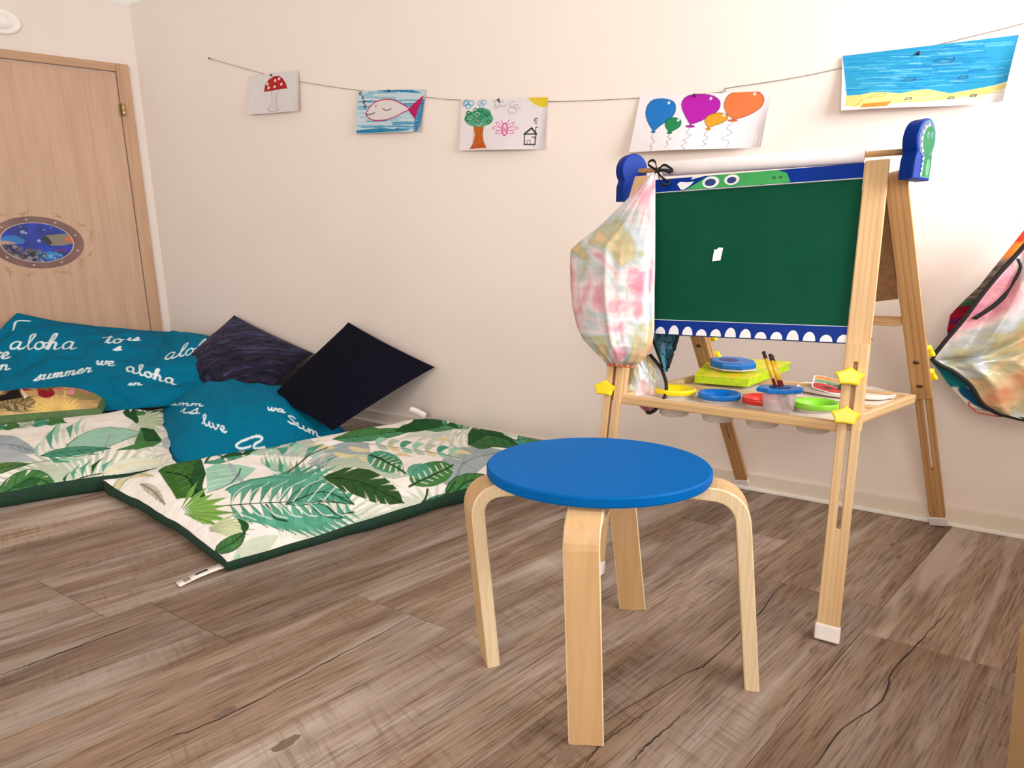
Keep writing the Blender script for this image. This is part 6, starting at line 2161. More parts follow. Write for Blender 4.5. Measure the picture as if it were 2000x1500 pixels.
ART_K = [
(1,(232,240,244),1,0.0072,[155,644,151,647,146,649,142,649,138,643,135,632,132,622,131,612,132,601,134,593,136,587,141,586,146,587,150,591,154,598,157,606,159,615,159,626,158,638,157,645,158,638,159,621,159,604,160,595,162,589,165,587,168,586,172,589,176,593,180,596]),
(1,(232,240,244),1,0.0072,[180,590,186,600,193,609,198,622,199,641,199,668,194,699,188,720,183,732,178,735,177,733,177,724,179,711,182,693,187,667,192,636,198,608,204,588,211,572,219,560,225,554,230,553,234,557,238,562]),
(1,(232,240,244),1,0.0072,[242,636,238,630,234,626,231,620,231,609,234,594,239,577,245,564,250,556,254,551,258,550,261,555,264,564,264,576,262,589,259,602,255,613,252,622,247,629,243,634,242,635,244,630,248,624,251,622,255,625,258,629,261,634]),
(1,(232,240,244),1,0.0072,[273,574,270,602,269,626,269,650,264,682,256,719,251,746,248,759,245,764,243,761,242,754,242,740,245,720,255,683,267,635,272,595,278,570,277,578,273,601,271,621,272,634,273,646,274,655,276,657,279,652,283,644,286,633,287,617,289,601,292,592,295,587,299,586,303,586,306,590,308,596,310,603]),
(1,(232,240,244),1,0.0072,[328,678,323,682,318,685,314,684,310,677,308,664,307,650,309,635,314,617,322,599,328,589,333,586,337,588,340,594,341,605,341,620,339,636,335,653,331,671,329,679,331,671,337,645,344,617,350,600,355,589,360,583,364,582,365,588,364,600,364,610]),
(1,(232,240,244),1,0.0075,[473,647,470,679,462,720,453,757,453,758,464,724,474,684,479,659,482,648,485,642,487,639,490,638,492,641,495,646,497,650]),
(1,(232,240,244),1,0.0075,[417,754,472,727]),
(1,(232,240,244),1,0.0075,[499,716,497,710,494,703,493,695,495,684,497,672,500,661,503,653,508,646,512,642,516,641,520,645,522,653,522,663,521,674,517,687,512,699,508,706,503,712,500,715,499,716,501,712,505,707,508,706,510,710,513,716,515,721]),
(1,(232,240,244),1,0.0075,[527,567,529,575,532,584,534,591,536,597,538,603,539,607,540,607,540,602,540,596,540,591,541,587,542,583,542,580,540,576,538,573,536,570,533,568,531,568,529,568,530,569,534,572,538,575,542,577,545,579,546,581,548,583]),
(1,(232,240,244),1,0.0068,[509,434,511,423,515,412,518,403,520,397,522,394,524,393,525,395,526,401,526,409,525,417,524,426,523,434,523,436,524,429,526,417,529,405,531,399,534,396,537,395,538,397,539,403,540,411,539,419,538,428,536,436,536,440,538,440,540,437,543,435]),
(1,(232,240,244),1,0.0068,[547,410,552,412,557,414,560,418,561,424,560,431,559,437,557,441,555,443,552,444,550,442,549,436,549,429,549,420,551,413,554,405,557,398,560,394,564,392,568,391,570,393,572,396,573,401,574,406]),
(1,(232,240,244),1,0.0066,[350,232,353,240,355,250,357,260,357,270,357,278,358,284,358,284,360,277,361,267,362,260,364,253,366,247,366,242,365,237,363,234,360,231,358,230,354,231,353,232,354,233,358,234,364,236,368,238,370,240,372,243,373,245]),
(1,(232,240,244),1,0.0066,[368,275,369,280,371,284,372,285,373,279,374,267,376,253,378,244,380,240,382,239,384,240,387,242,389,248,390,255,389,268,388,283,387,293,388,289,389,276,391,262,393,253,395,249,397,248,399,248,400,252,401,257,403,262]),
(1,(232,240,244),1,0.0066,[400,282,400,291,399,301,399,304,402,294,406,273,409,256,409,255,407,267,405,281,404,291,404,301,405,308,406,311,407,307,410,300,412,292,414,280,417,266,418,260,417,266,414,280,412,293,412,303,412,313,413,319,415,319,417,314,419,306,421,298,423,289,424,279,426,273,428,271,430,272,432,274,432,277,433,282,434,287]),
(1,(232,240,244),1,0.0066,[431,308,431,316,430,327,430,331,434,317,438,296,440,280,440,279,439,290,438,303,438,312,438,322,438,331,439,333,443,326,448,315,451,304,454,292,455,280,455,275,455,280,454,292,453,304,452,315,451,328,450,337,453,335,458,325,462,314,466,304,468,293,469,283,471,278,473,276,476,275,477,277,478,281,478,286,478,292]),
(1,(232,240,244),1,0.0066,[477,298,479,306,482,313,485,319,485,326,485,334,484,341,482,345,479,348,476,349,474,347,474,338,475,327,476,315,479,306,481,297,484,291,487,288,489,288,491,291,493,295,494,300,495,307,496,312]),
(1,(232,240,244),1,0.0066,[496,310,496,325,496,340,496,351,496,356,498,353,499,349,501,347,504,350,506,353,508,352,509,344,510,331,511,320,513,313,515,309,517,307,519,308,520,311,521,317,522,322]),
(1,(232,240,244),1,0.0075,[653,381,647,388,641,394,637,398,633,397,629,392,628,385,629,377,633,364,639,351,644,342,649,337,654,335,657,335,660,339,661,346,661,353,660,362,657,374,655,380,656,374,660,359,664,341,668,330,672,323,675,317,678,314,681,314,684,316,687,317]),
(1,(232,240,244),1,0.0075,[688,311,690,319,693,327,695,337,695,352,694,371,691,391,686,408,681,419,677,424,674,425,673,422,673,414,676,401,681,380,689,351,696,325,701,310,704,301,707,295,710,292,712,293,714,295,716,298]),
(1,(232,240,244),1,0.0075,[731,325,727,324,723,324,720,323,719,318,719,310,720,303,721,297,724,290,728,285,731,282,735,282,738,284,741,287,742,292,742,298,740,305,738,311,734,318,731,324,731,325,732,321,735,315,738,312,741,310,745,309,749,308]),
(1,(232,240,244),1,0.0075,[750,276,754,286,756,297,758,310,760,323,762,335,764,345,764,352,762,356,759,357,757,354,756,349,754,340,754,327,754,304,755,280,756,268,756,271,757,282,757,293,759,300,761,305,763,309,765,308,767,305,769,299,770,291,772,279,773,266,775,257,778,251,781,247,784,245,787,245,789,248,790,251]),
(1,(232,240,244),1,0.0075,[812,279,808,285,804,292,800,297,795,297,791,293,789,287,790,277,794,259,799,241,803,230,807,223,811,220,814,222,816,229,816,240,815,252,815,262,814,273,814,278,814,273,815,258,818,235,822,219,824,211,827,206,829,204,830,207,831,213,832,219]),
(1,(232,240,244),1,0.0068,[774,611,769,613,764,616,759,614,753,607,747,594,744,576,750,547,760,512,764,495,766,489,769,491,771,501,772,515,774,531,776,548,777,566,777,585,776,603,776,613,776,604,777,577,780,544,781,529,782,523,785,520,787,521,791,527,795,535,799,544]),
(1,(232,240,244),1,0.0068,[799,534,802,560,802,592,804,623,808,656,814,693,819,724,822,743,819,753,815,756,812,752,809,744,805,731,803,711,802,680,802,640,805,599,808,573,811,557,814,550,816,551,817,562,818,579,821,592]),
(1,(232,240,244),1,0.0068,[845,694,840,684,834,675,829,664,827,650,826,631,826,613,827,603,830,596,833,592,837,593,842,602,847,618,850,635,852,649,854,662,854,674,853,683,849,689,846,693,845,693,846,689,849,684,852,683,857,689,862,697,868,705]),
(1,(232,240,244),1,0.0068,[862,632,870,663,876,698,883,734,888,778,892,825,896,859,896,880,894,885,891,877,888,861,884,840,882,808,880,764,875,710,871,654,869,626,870,634,874,661,877,690,881,712,885,732,889,747,892,752,895,749,896,740,896,726,894,701,896,665,898,646,901,641,905,643,907,651,907,674,908,697,912,711]),
(1,(232,240,244),1,0.0068,[955,872,950,868,946,865,942,856,936,837,927,814,921,789,919,764,920,738,921,721,923,714,927,718,931,731,935,748,939,772,944,797,949,818,953,839,955,863,956,876,955,863,951,829,946,797,945,777,946,768,949,767,951,772,955,785,960,802,965,818]),
(1,(232,240,244),1,0.006,[526,723,525,736,525,748,526,756,527,756,528,748,529,737,530,728,532,723,534,722,535,722,536,723,537,728,538,732,540,737]),
(1,(232,240,244),1,0.006,[540,733,542,742,545,751,548,758,549,766,550,775,549,782,550,782,551,775,553,767,553,761,554,756,555,753,555,749,553,745,551,741,549,737,547,735,544,734,542,734,543,736,547,739,552,743,555,747,558,750,559,753,561,756]),
(1,(232,240,244),1,0.008,[164,397,165,404,166,411,167,414,169,405,172,388,174,373,174,370,173,377,172,389,173,397,175,404,177,409,180,412,183,409,186,402,189,394,192,386,193,378,194,370,196,365,199,362,202,361,204,361,206,363,208,366,209,370]),
(1,(232,240,244),1,0.006,[682,196,684,201,686,207,688,212,688,212,688,207,687,200,687,196,688,194,689,192,691,192,692,192,694,193,696,195,698,196]),
(1,(232,240,244),1,0.006,[698,206,699,211,700,215,701,217,702,212,702,202,702,193,702,192,702,196,703,203,704,208,706,213,708,216,710,218,712,217,713,214,714,210,715,206,714,201,714,197,715,195,716,194,718,194,720,195,721,197,722,200,724,202]),
(2,(232,240,244),1,0.0085,[76,779,43,891,81,920]),
(1,(232,240,244),1,0.0085,[-85,555,-85,548,-85,542,-85,528,-85,525,-85,525,-85,525,-85,532,-85,545,-85,552,89,294,89,301,89,311,89,314,89,304,89,294,-85,555,-85,552,-85,552,-85,555,89,291,89,298,89,308,89,318,89,328,89,356,-83,609,-83,612,-83,612,-83,612]),
(1,(232,240,244),1,0.0085,[89,321,73,391,-83,612,-83,619,92,358,92,365,92,368,92,368,92,368,92,365,92,361,92,355,-83,615,71,398,83,378,87,369,89,363,81,374,62,398,43,425,31,444,-83,612,-83,619,92,358]),
(1,(232,240,244),1,0.0085,[37,490,40,501,40,515,39,531,36,552,34,574,32,594,28,609,22,619,16,624,12,624,10,621,10,613,14,599,22,574,32,544,42,517,47,502,51,494,54,490,56,489,58,492,59,499,59,505]),
(1,(232,240,244),1,0.0085,[59,505,59,520,59,535,59,545,60,545,62,534,63,520,65,509,67,503,69,500,71,499,73,500,74,504,76,509,77,513]),
(1,(232,240,244),1,0.0085,[72,550,77,536,82,520,89,506,96,494,101,488,103,489,105,492,106,502,106,516,105,529,103,539,101,547,99,553,100,555,104,553,108,549,113,545]),
(1,(232,240,244),1,0.0085,[130,499,136,503,140,508,143,515,142,525,139,536,135,546,132,553,128,557,124,559,122,556,122,546,126,531,131,515,135,504,138,494,141,487,144,484,148,482,152,483,155,486,156,490,157,497,159,503])]
ART_M = [
(1,(232,240,244),1,0.0075,[116,455,125,456,134,456,141,455,143,451,140,446,135,438,132,429,133,419,135,410,139,401,143,395,148,391,153,387,159,382]),
(1,(232,240,244),1,0.0075,[158,379,169,372,180,367,190,366,197,368,204,373,208,377,210,375,209,368,206,359,204,353,204,346,203,341,201,337,196,337,189,339,182,343,175,349,168,360,163,369,167,365,178,351,192,339,202,333,208,330,213,328,218,325]),
(1,(232,240,244),1,0.0075,[221,231,225,235,229,239,233,243,237,250,242,261,245,271,246,280,245,286,243,292,240,294,238,294,235,291,233,284,232,270,232,252,232,236,233,226,235,219,238,213,240,209,243,208,246,208,250,208]),
(1,(232,240,244),1,0.0075,[250,208,252,215,255,223,258,228,259,227,258,219,257,209,257,201,258,196,260,192,262,189,265,187,267,187,269,187,272,188]),
(1,(232,240,244),1,0.0075,[273,217,276,203,278,189,280,178,282,171,284,167,285,166,288,167,291,170,295,176,298,182,299,187,299,193,298,197,300,198,302,194,305,188,308,183]),
(1,(232,240,244),1,0.0075,[306,158,312,152,318,148,323,145,326,146,327,150,327,156,326,160,324,166,321,171,319,174,316,172,313,168,312,162,311,154,312,147,313,140,315,135,319,131,323,128,326,125,330,125,332,126,335,126]),
(1,(232,240,244),1,0.0085,[443,29,428,27,412,27,398,26,386,30,375,36,369,43,369,48,377,52,390,56,408,63,433,63,461,65,484,68,499,67,509,61,513,56,505,52,487,43,469,35,460,30,457,24,459,19,466,17,480,16,497,15,515,15]),
(1,(232,240,244),1,0.008,[721,164,717,171,713,178,708,183,703,186,696,187,690,184,689,178,693,169,698,158,702,149,706,140,710,131,710,125,707,119,700,116,693,115,686,117,679,123,674,128,675,130,682,127,691,123,698,118,704,114,710,111,717,108]),
(1,(232,240,244),1,0.008,[719,127,723,128,726,129,728,129,728,123,726,114,725,106,726,101,727,97,730,95,734,93,739,91,745,89,750,88,754,96,756,107,757,113,757,111,756,101,754,90,755,84,757,80,759,77,763,75,766,73,770,73,774,72]),
(1,(232,240,244),1,0.008,[775,83,778,86,781,90,783,89,783,82,782,71,781,63,782,62,782,67,784,73,786,76,790,78,794,78,797,76,798,72,800,67,800,63,800,57,799,51,798,49,799,51,800,57,802,62,806,64,810,65,815,63,817,61,819,55,820,49,820,44,819,40,818,36,818,32,821,28,825,25,829,22,831,22,834,21,837,21]),
(1,(232,240,244),1,0.007,[-31,852,-22,840,-12,829,-4,820,3,813,9,808,13,804,15,800,13,797,11,794,9,791,9,786,8,781,6,780,2,787,-4,797,-10,808,-16,819,-22,833,-26,842,-23,837,-14,818,-2,794,6,776,12,763,16,755,21,746]),
(1,(232,240,244),1,0.007,[30,752,35,746,40,741,43,737,42,733,37,730,33,726,32,722,33,716,36,710,41,702,47,692,55,679,63,668,69,663,74,663,78,663,77,661,73,660,69,657,68,651,70,644,73,635,78,625,84,613,91,597,100,575]),
(1,(232,240,244),1,0.007,[105,579,111,568,116,559,119,553,117,549,113,543,109,539,109,538,112,540,116,541,120,538,126,533,132,527,135,522,136,517,137,513,136,510,133,508,130,506,129,505,130,506,134,507,138,506,143,502,150,495,156,489,158,484,159,480,159,477,158,475,155,475,153,474,153,471,156,466,160,460,163,456,167,453,170,451,173,449]),
(1,(232,240,244),1,0.007,[178,453,182,453,187,453,189,452,188,448,183,443,180,438,180,437,182,440,186,443,190,444,196,443,201,441,204,439,205,435,205,431,205,427,202,422,199,417,198,415,199,417,203,422,207,425,212,425,218,423,223,421,226,418,227,415,226,412,225,409,223,406,220,404,220,401,223,399,227,396,231,395,234,394,237,393,241,392]),
(1,(232,240,244),1,0.008,[587,235,586,230,585,225,585,221,585,218,586,215,588,214,591,213,594,214,598,215,601,216,604,219,605,222,606,223,604,220,602,216,600,212,601,209,602,206,605,205,608,204,612,205,616,207,619,210,620,214,622,217,624,219,626,219,628,218,630,217]),
(1,(232,240,244),1,0.008,[666,227,662,227,659,228,654,227,649,224,642,219,636,214,633,211,631,206,631,203,633,201,637,201,642,202,647,204,652,208,657,212,661,216,664,220,667,225,668,227,666,225,663,219,659,212,658,207,659,205,661,205,663,205,667,206,671,209,676,211]),
(2,(232,240,244),1,0.008,[-93,943,-93,963,-93,950,-93,696])]
ART_T = [
(0,(206,170,110),0.9,0,[723,957,765,306,738,231,691,199,632,204,568,231,507,273,452,361,395,592,368,743,244,945,538,603,592,580,391,927,722,557,515,945,711,628,719,889]),
(0,(190,160,100),0.9,0,[776,963,906,686,887,513,852,374,805,286,751,268,633,993,645,438,575,878,527,918,726,557,485,927,796,584,849,580,906,580,957,607,1000,626,1030,607]),
(0,(150,140,84),0.9,0,[1020,863,1017,751,1004,581,983,414,955,270,921,209,888,193,857,240,836,296,775,1003,822,524,816,882,827,986,1020,616,789,1023,823,1128,972,1178,1007,991]),
(0,(222,190,120),0.9,0,[866,63,857,29,829,6,788,-4,737,-5,683,4,633,22,592,48,566,77,555,110,562,146,587,176,627,194,678,191,732,183,784,170,827,137,855,100]),
(0,(120,104,66),0.9,0,[682,130,673,102,647,83,607,70,558,68,506,77,457,94,417,121,389,161,377,204,382,256,401,320,428,432,476,449,471,967,595,291,640,237,671,173]),
(0,(236,200,120),1,0,[815,-23,877,-23,923,36,871,27]),
(1,(150,110,60),0.6,0.0016,[815,-23,917,30]),
(0,(236,200,120),1,0,[815,-16,877,18,918,142,868,67]),
(1,(150,110,60),0.6,0.0016,[815,-16,913,123]),
(0,(236,200,120),1,0,[814,-9,872,67,902,292,860,111]),
(1,(150,110,60),0.6,0.0016,[814,-9,898,254]),
(0,(236,200,120),1,0,[809,-8,849,76,863,278,836,109]),
(1,(150,110,60),0.6,0.0016,[809,-8,861,249]),
(0,(236,200,120),1,0,[807,-2,836,119,787,999,820,145]),
(1,(150,110,60),0.6,0.0016,[807,-2,833,368]),
(0,(236,200,120),1,0,[802,-4,815,106,805,293,800,115]),
(1,(150,110,60),0.6,0.0016,[802,-4,806,265]),
(0,(236,200,120),1,0,[799,-1,796,139,770,369,781,128]),
(1,(150,110,60),0.6,0.0016,[799,-1,715,1003]),
(0,(236,200,120),1,0,[795,1,774,154,682,953,761,129]),
(1,(150,110,60),0.6,0.0016,[795,1,736,365]),
(0,(236,200,120),1,0,[792,-4,763,111,723,219,750,84]),
(1,(150,110,60),0.6,0.0016,[792,-4,728,201]),
(0,(236,200,120),1,0,[788,-5,742,107,691,196,732,74]),
(1,(150,110,60),0.6,0.0016,[788,-5,697,180]),
(0,(236,200,120),1,0,[788,-12,739,70,692,107,732,33]),
(1,(150,110,60),0.6,0.0016,[788,-12,697,100]),
(0,(236,200,120),1,0,[785,-16,723,54,667,78,718,12]),
(1,(150,110,60),0.6,0.0016,[785,-16,673,73]),
(0,(176,150,104),1,0,[573,26,632,15,680,35,630,46]),
(1,(90,70,50),0.6,0.0016,[573,26,674,35]),
(0,(176,150,104),1,0,[573,32,634,44,683,82,630,76]),
(1,(90,70,50),0.6,0.0016,[573,32,676,80]),
(0,(176,150,104),1,0,[572,39,630,81,675,139,625,108]),
(1,(90,70,50),0.6,0.0016,[572,39,669,133]),
(0,(176,150,104),1,0,[567,42,608,96,635,171,601,118]),
(1,(90,70,50),0.6,0.0016,[567,42,631,162]),
(0,(176,150,104),1,0,[565,47,594,129,608,260,587,146]),
(1,(90,70,50),0.6,0.0016,[565,47,606,243]),
(0,(176,150,104),1,0,[560,46,573,128,571,250,564,138]),
(1,(90,70,50),0.6,0.0016,[560,46,571,233]),
(0,(176,150,104),1,0,[557,49,553,157,529,370,545,157]),
(1,(90,70,50),0.6,0.0016,[557,49,458,1002]),
(0,(176,150,104),1,0,[552,50,530,179,426,957,523,167]),
(1,(90,70,50),0.6,0.0016,[552,50,425,977]),
(0,(176,150,104),1,0,[550,45,518,147,481,250,512,129]),
(1,(90,70,50),0.6,0.0016,[550,45,486,232]),
(0,(90,92,60),1,0,[485,104,470,177,489,330,484,205]),
(0,(170,150,110),1,0,[485,104,510,45,563,35,526,59]),
(0,(170,150,110),1,0,[511,140,489,274,495,686,502,375]),
(0,(90,92,60),1,0,[511,140,543,49,614,33,566,69]),
(0,(90,92,60),1,0,[538,165,514,416,459,922,485,943]),
(0,(170,150,110),1,0,[538,165,564,58,642,13,592,65]),
(0,(170,150,110),1,0,[567,163,501,964,622,567,528,983]),
(0,(90,92,60),1,0,[567,163,577,58,643,-10,604,51]),
(0,(90,92,60),1,0,[597,134,612,248,677,272,638,207]),
(0,(170,150,110),1,0,[597,134,594,57,644,-16,617,41]),
(0,(170,150,110),1,0,[627,103,642,155,689,155,659,136]),
(0,(90,92,60),1,0,[627,103,623,53,656,-2,639,37]),
(1,(70,64,40),1,0.004,[458,77,485,104,511,140,538,165,567,163,597,134,627,103,657,75]),
(0,(150,24,42),1,0,[766,348,766,255,752,209,731,196,708,210,688,268,617,966,668,520,677,615,699,632,700,882,750,483]),
(0,(190,30,50),1,0,[676,904,709,473,651,959,685,431,670,480,658,570,640,821,616,945,672,787,697,633]),
(0,(160,34,44),1,0,[656,575,454,963,520,612,446,941,350,936,559,612,288,973,294,968,582,580,605,589,629,612,645,607]),
(0,(196,60,90),1,0,[803,1068,860,1046,917,897,893,945,873,934,863,884,729,991,1000,626,1013,621,1033,603,1050,612,1064,685]),
(0,(224,120,130),1,0,[849,652,850,534,795,996,770,1002,796,397,775,458,762,564,756,727,692,932,920,580,950,594,793,982]),
(0,(236,150,150),1,0,[829,993,864,438,855,362,840,343,825,373,816,436,816,522,826,579,816,926,857,565]),
(0,(150,24,42),1,0,[973,1146,978,896,966,752,946,672,927,671,916,733,864,963,799,1055,1087,763,909,1178]),
(0,(30,22,22),1,0,[445,271,502,458,514,963,608,246,548,222,477,174]),
(0,(230,220,210),1,0,[522,987,632,266,622,195]),
(0,(120,100,60),1,0,[617,780,652,915,736,448,685,585]),
(1,(40,40,30),0.6,0.0016,[617,780,729,464]),
(0,(120,100,60),1,0,[614,829,695,572,716,903,673,837]),
(1,(40,40,30),0.6,0.0016,[614,829,710,899]),
(0,(120,100,60),1,0,[628,709,681,834,748,713,732,571]),
(1,(40,40,30),0.6,0.0016,[628,709,733,806]),
(0,(120,100,60),1,0,[605,914,809,575,589,932,542,936]),
(1,(40,40,30),0.6,0.0016,[605,914,849,575]),
(0,(120,100,60),1,0,[555,927,813,566,856,584,809,580]),
(1,(40,40,30),0.6,0.0016,[555,927,585,927]),
(0,(120,100,60),1,0,[485,927,793,584,829,562,525,945]),
(1,(40,40,30),0.6,0.0016,[485,927,826,562])]
ART_D1 = [
(0,(190,28,34),1,0,[300,565,321,717,399,843,503,910,604,910,678,835,732,713,757,591,624,593,465,574]),
(1,(150,24,28),1,0.006,[300,565,321,717,399,843,503,910,604,910,678,835,732,713,757,591,624,593,465,574,300,565]),
(0,(240,226,224),1,0,[390,723,378,705,362,700,348,709,342,729,346,753,359,771,375,777,389,768,395,747]),
(0,(240,226,224),1,0,[548,794,535,776,518,771,505,780,499,800,503,824,516,842,533,847,547,838,552,818]),
(0,(240,226,224),1,0,[629,829,616,811,599,806,586,815,580,835,585,858,598,876,614,881,628,872,633,852]),
(0,(240,226,224),1,0,[668,691,655,673,639,668,625,677,620,697,625,720,638,738,654,743,667,734,673,714]),
(0,(240,226,224),1,0,[410,631,398,613,382,607,368,616,362,637,366,661,379,679,395,684,409,675,414,655]),
(0,(240,226,224),1,0,[531,644,518,626,502,621,488,630,483,650,487,674,500,692,516,697,530,688,535,668]),
(2,(168,160,164),1,0.006,[433,560,455,333,405,158,360,81]),
(2,(168,160,164),1,0.004,[489,563,496,329,461,86]),
(2,(168,160,164),1,0.006,[595,578,543,325,547,168,581,72]),
(2,(168,160,164),1,0.006,[360,81,469,36,581,72]),
(2,(168,160,164),1,0.004,[532,572,530,326,508,87])]
ART_D2 = [
(1,(40,140,190),0.85,0.012,[653,57,743,59,833,65]),
(1,(90,180,214),0.85,0.012,[587,198,708,193,830,191]),
(1,(110,110,130),0.85,0.004,[293,823,436,811,579,816]),
(1,(40,140,190),0.85,0.012,[633,613,794,600,955,610]),
(1,(30,116,176),0.85,0.012,[625,81,775,86,924,85]),
(1,(30,116,176),0.85,0.012,[125,757,233,755,341,736]),
(1,(150,206,226),0.85,0.012,[133,336,358,325,582,313]),
(1,(150,206,226),0.85,0.012,[543,243,680,249,819,229]),
(1,(150,206,226),0.85,0.012,[321,293,487,295,654,286]),
(1,(150,206,226),0.85,0.012,[543,478,730,464,916,472]),
(1,(150,206,226),0.85,0.012,[627,427,824,419,997,404]),
(1,(30,116,176),0.85,0.012,[574,193,796,194,1003,171]),
(1,(30,116,176),0.85,0.012,[647,672,840,666,990,664]),
(1,(150,206,226),0.85,0.012,[283,388,481,384,680,366]),
(1,(110,110,130),0.85,0.004,[61,386,273,394,486,366]),
(1,(40,140,190),0.85,0.012,[85,30,259,32,433,32]),
(1,(60,156,200),0.85,0.012,[84,146,249,149,415,148]),
(1,(40,140,190),0.85,0.012,[297,136,494,143,691,133]),
(1,(40,140,190),0.85,0.012,[23,742,121,751,220,730]),
(1,(90,180,214),0.85,0.012,[175,955,385,945,594,946]),
(1,(90,180,214),0.85,0.012,[397,969,603,973,809,976]),
(1,(40,140,190),0.85,0.012,[419,643,618,645,817,636]),
(1,(40,140,190),0.85,0.012,[376,678,553,665,730,662]),
(1,(90,180,214),0.85,0.012,[488,150,645,157,802,137]),
(1,(90,180,214),0.85,0.012,[28,182,237,177,445,164]),
(1,(60,156,200),0.85,0.012,[229,512,449,513,670,499]),
(1,(90,180,214),0.85,0.012,[21,580,191,572,360,581]),
(1,(90,180,214),0.85,0.012,[120,852,272,848,425,829]),
(1,(150,206,226),0.85,0.012,[684,77,802,86,921,87]),
(1,(60,156,200),0.85,0.012,[535,751,714,754,894,746]),
(1,(150,206,226),0.85,0.012,[13,479,99,486,185,475]),
(1,(90,180,214),0.85,0.012,[74,894,157,902,239,907]),
(1,(150,206,226),0.85,0.012,[315,337,482,340,650,316]),
(1,(30,116,176),0.85,0.012,[505,54,656,63,808,44]),
(1,(40,140,190),0.85,0.012,[639,128,814,121,989,122]),
(1,(60,156,200),0.85,0.012,[643,947,742,950,841,927]),
(1,(40,140,190),0.85,0.012,[21,625,211,631,401,627]),
(1,(40,140,190),0.85,0.012,[567,231,779,229,991,222]),
(1,(60,156,200),0.85,0.012,[399,773,491,783,583,776]),
(1,(40,140,190),0.85,0.012,[158,288,318,283,478,285]),
(1,(40,140,190),0.85,0.012,[513,528,657,532,801,535]),
(1,(90,180,214),0.85,0.012,[235,389,378,381,521,398]),
(1,(150,206,226),0.85,0.012,[532,342,730,343,927,318]),
(1,(150,206,226),0.85,0.012,[256,839,413,831,570,825]),
(1,(150,206,226),0.85,0.012,[338,574,527,577,717,567]),
(1,(40,140,190),0.85,0.012,[293,727,481,721,670,708]),
(1,(26,120,190),0.9,0.02,[877,694,1020,750]),
(1,(26,120,190),0.9,0.02,[879,642,1021,697]),
(1,(26,120,190),0.9,0.02,[880,590,1023,645]),
(1,(26,120,190),0.9,0.02,[881,538,1024,593]),
(1,(26,120,190),0.9,0.02,[883,486,1026,541]),
(1,(26,120,190),0.9,0.02,[884,434,1027,489]),
(1,(26,120,190),0.9,0.02,[885,382,1028,437]),
(1,(26,120,190),0.9,0.02,[886,329,1030,385]),
(1,(26,120,190),0.9,0.02,[888,277,1031,333]),
(1,(26,120,190),0.9,0.02,[889,225,1033,281]),
(1,(26,120,190),0.9,0.02,[890,173,1034,228]),
(1,(26,120,190),0.9,0.02,[892,121,1036,176]),
(1,(26,120,190),0.9,0.02,[893,69,1037,124]),
(1,(26,120,190),0.9,0.02,[894,17,1039,72]),
(1,(30,130,180),0.8,0.014,[324,989,696,973]),
(1,(30,130,180),0.8,0.012,[18,70,417,112]),
(1,(30,130,180),0.8,0.014,[403,987,733,964]),
(1,(30,130,180),0.8,0.012,[18,62,471,99]),
(1,(30,130,180),0.8,0.014,[483,986,770,955]),
(1,(30,130,180),0.8,0.012,[18,54,525,85]),
(1,(30,130,180),0.8,0.014,[563,984,808,946]),
(1,(30,130,180),0.8,0.012,[19,45,580,71]),
(1,(30,130,180),0.8,0.014,[642,982,845,937]),
(1,(30,130,180),0.8,0.012,[19,37,634,58]),
(1,(30,130,180),0.8,0.014,[722,981,882,927]),
(1,(30,130,180),0.8,0.012,[19,29,688,44]),
(1,(30,130,180),0.8,0.014,[802,979,920,918]),
(1,(30,130,180),0.8,0.012,[19,20,743,30]),
(0,(238,228,228),1,0,[144,455,182,580,274,723,407,783,540,768,675,673,790,538,706,464,601,375,468,311,307,298,198,358]),
(2,(206,40,120),1,0.011,[144,455,182,580,274,723,407,783,540,768,675,673,790,538,706,464,601,375,468,311,307,298,198,358,144,455]),
(0,(190,24,96),1,0,[774,530,841,662,964,842,981,825,919,543,887,294,828,412]),
(2,(40,36,40),1,0.008,[138,460,197,442,283,482]),
(2,(70,60,70),1,0.007,[399,571,464,528,533,568]),
(0,(90,60,80),1,0,[302,640,299,625,292,619,284,625,281,640,284,655,291,661,299,654]),
(2,(40,36,40),1,0.007,[145,634,141,608,129,597,117,609,112,635,116,662,128,672,140,661,145,634]),
(2,(40,36,40),1,0.007,[126,739,122,716,112,706,101,716,96,740,101,763,111,773,122,763,126,739]),
(2,(40,36,40),1,0.007,[102,840,98,819,89,811,80,819,76,840,80,861,89,869,98,860,102,840]),
(2,(40,36,40),1,0.007,[68,936,64,913,54,903,43,913,39,937,43,960,53,970,64,960,68,936])]
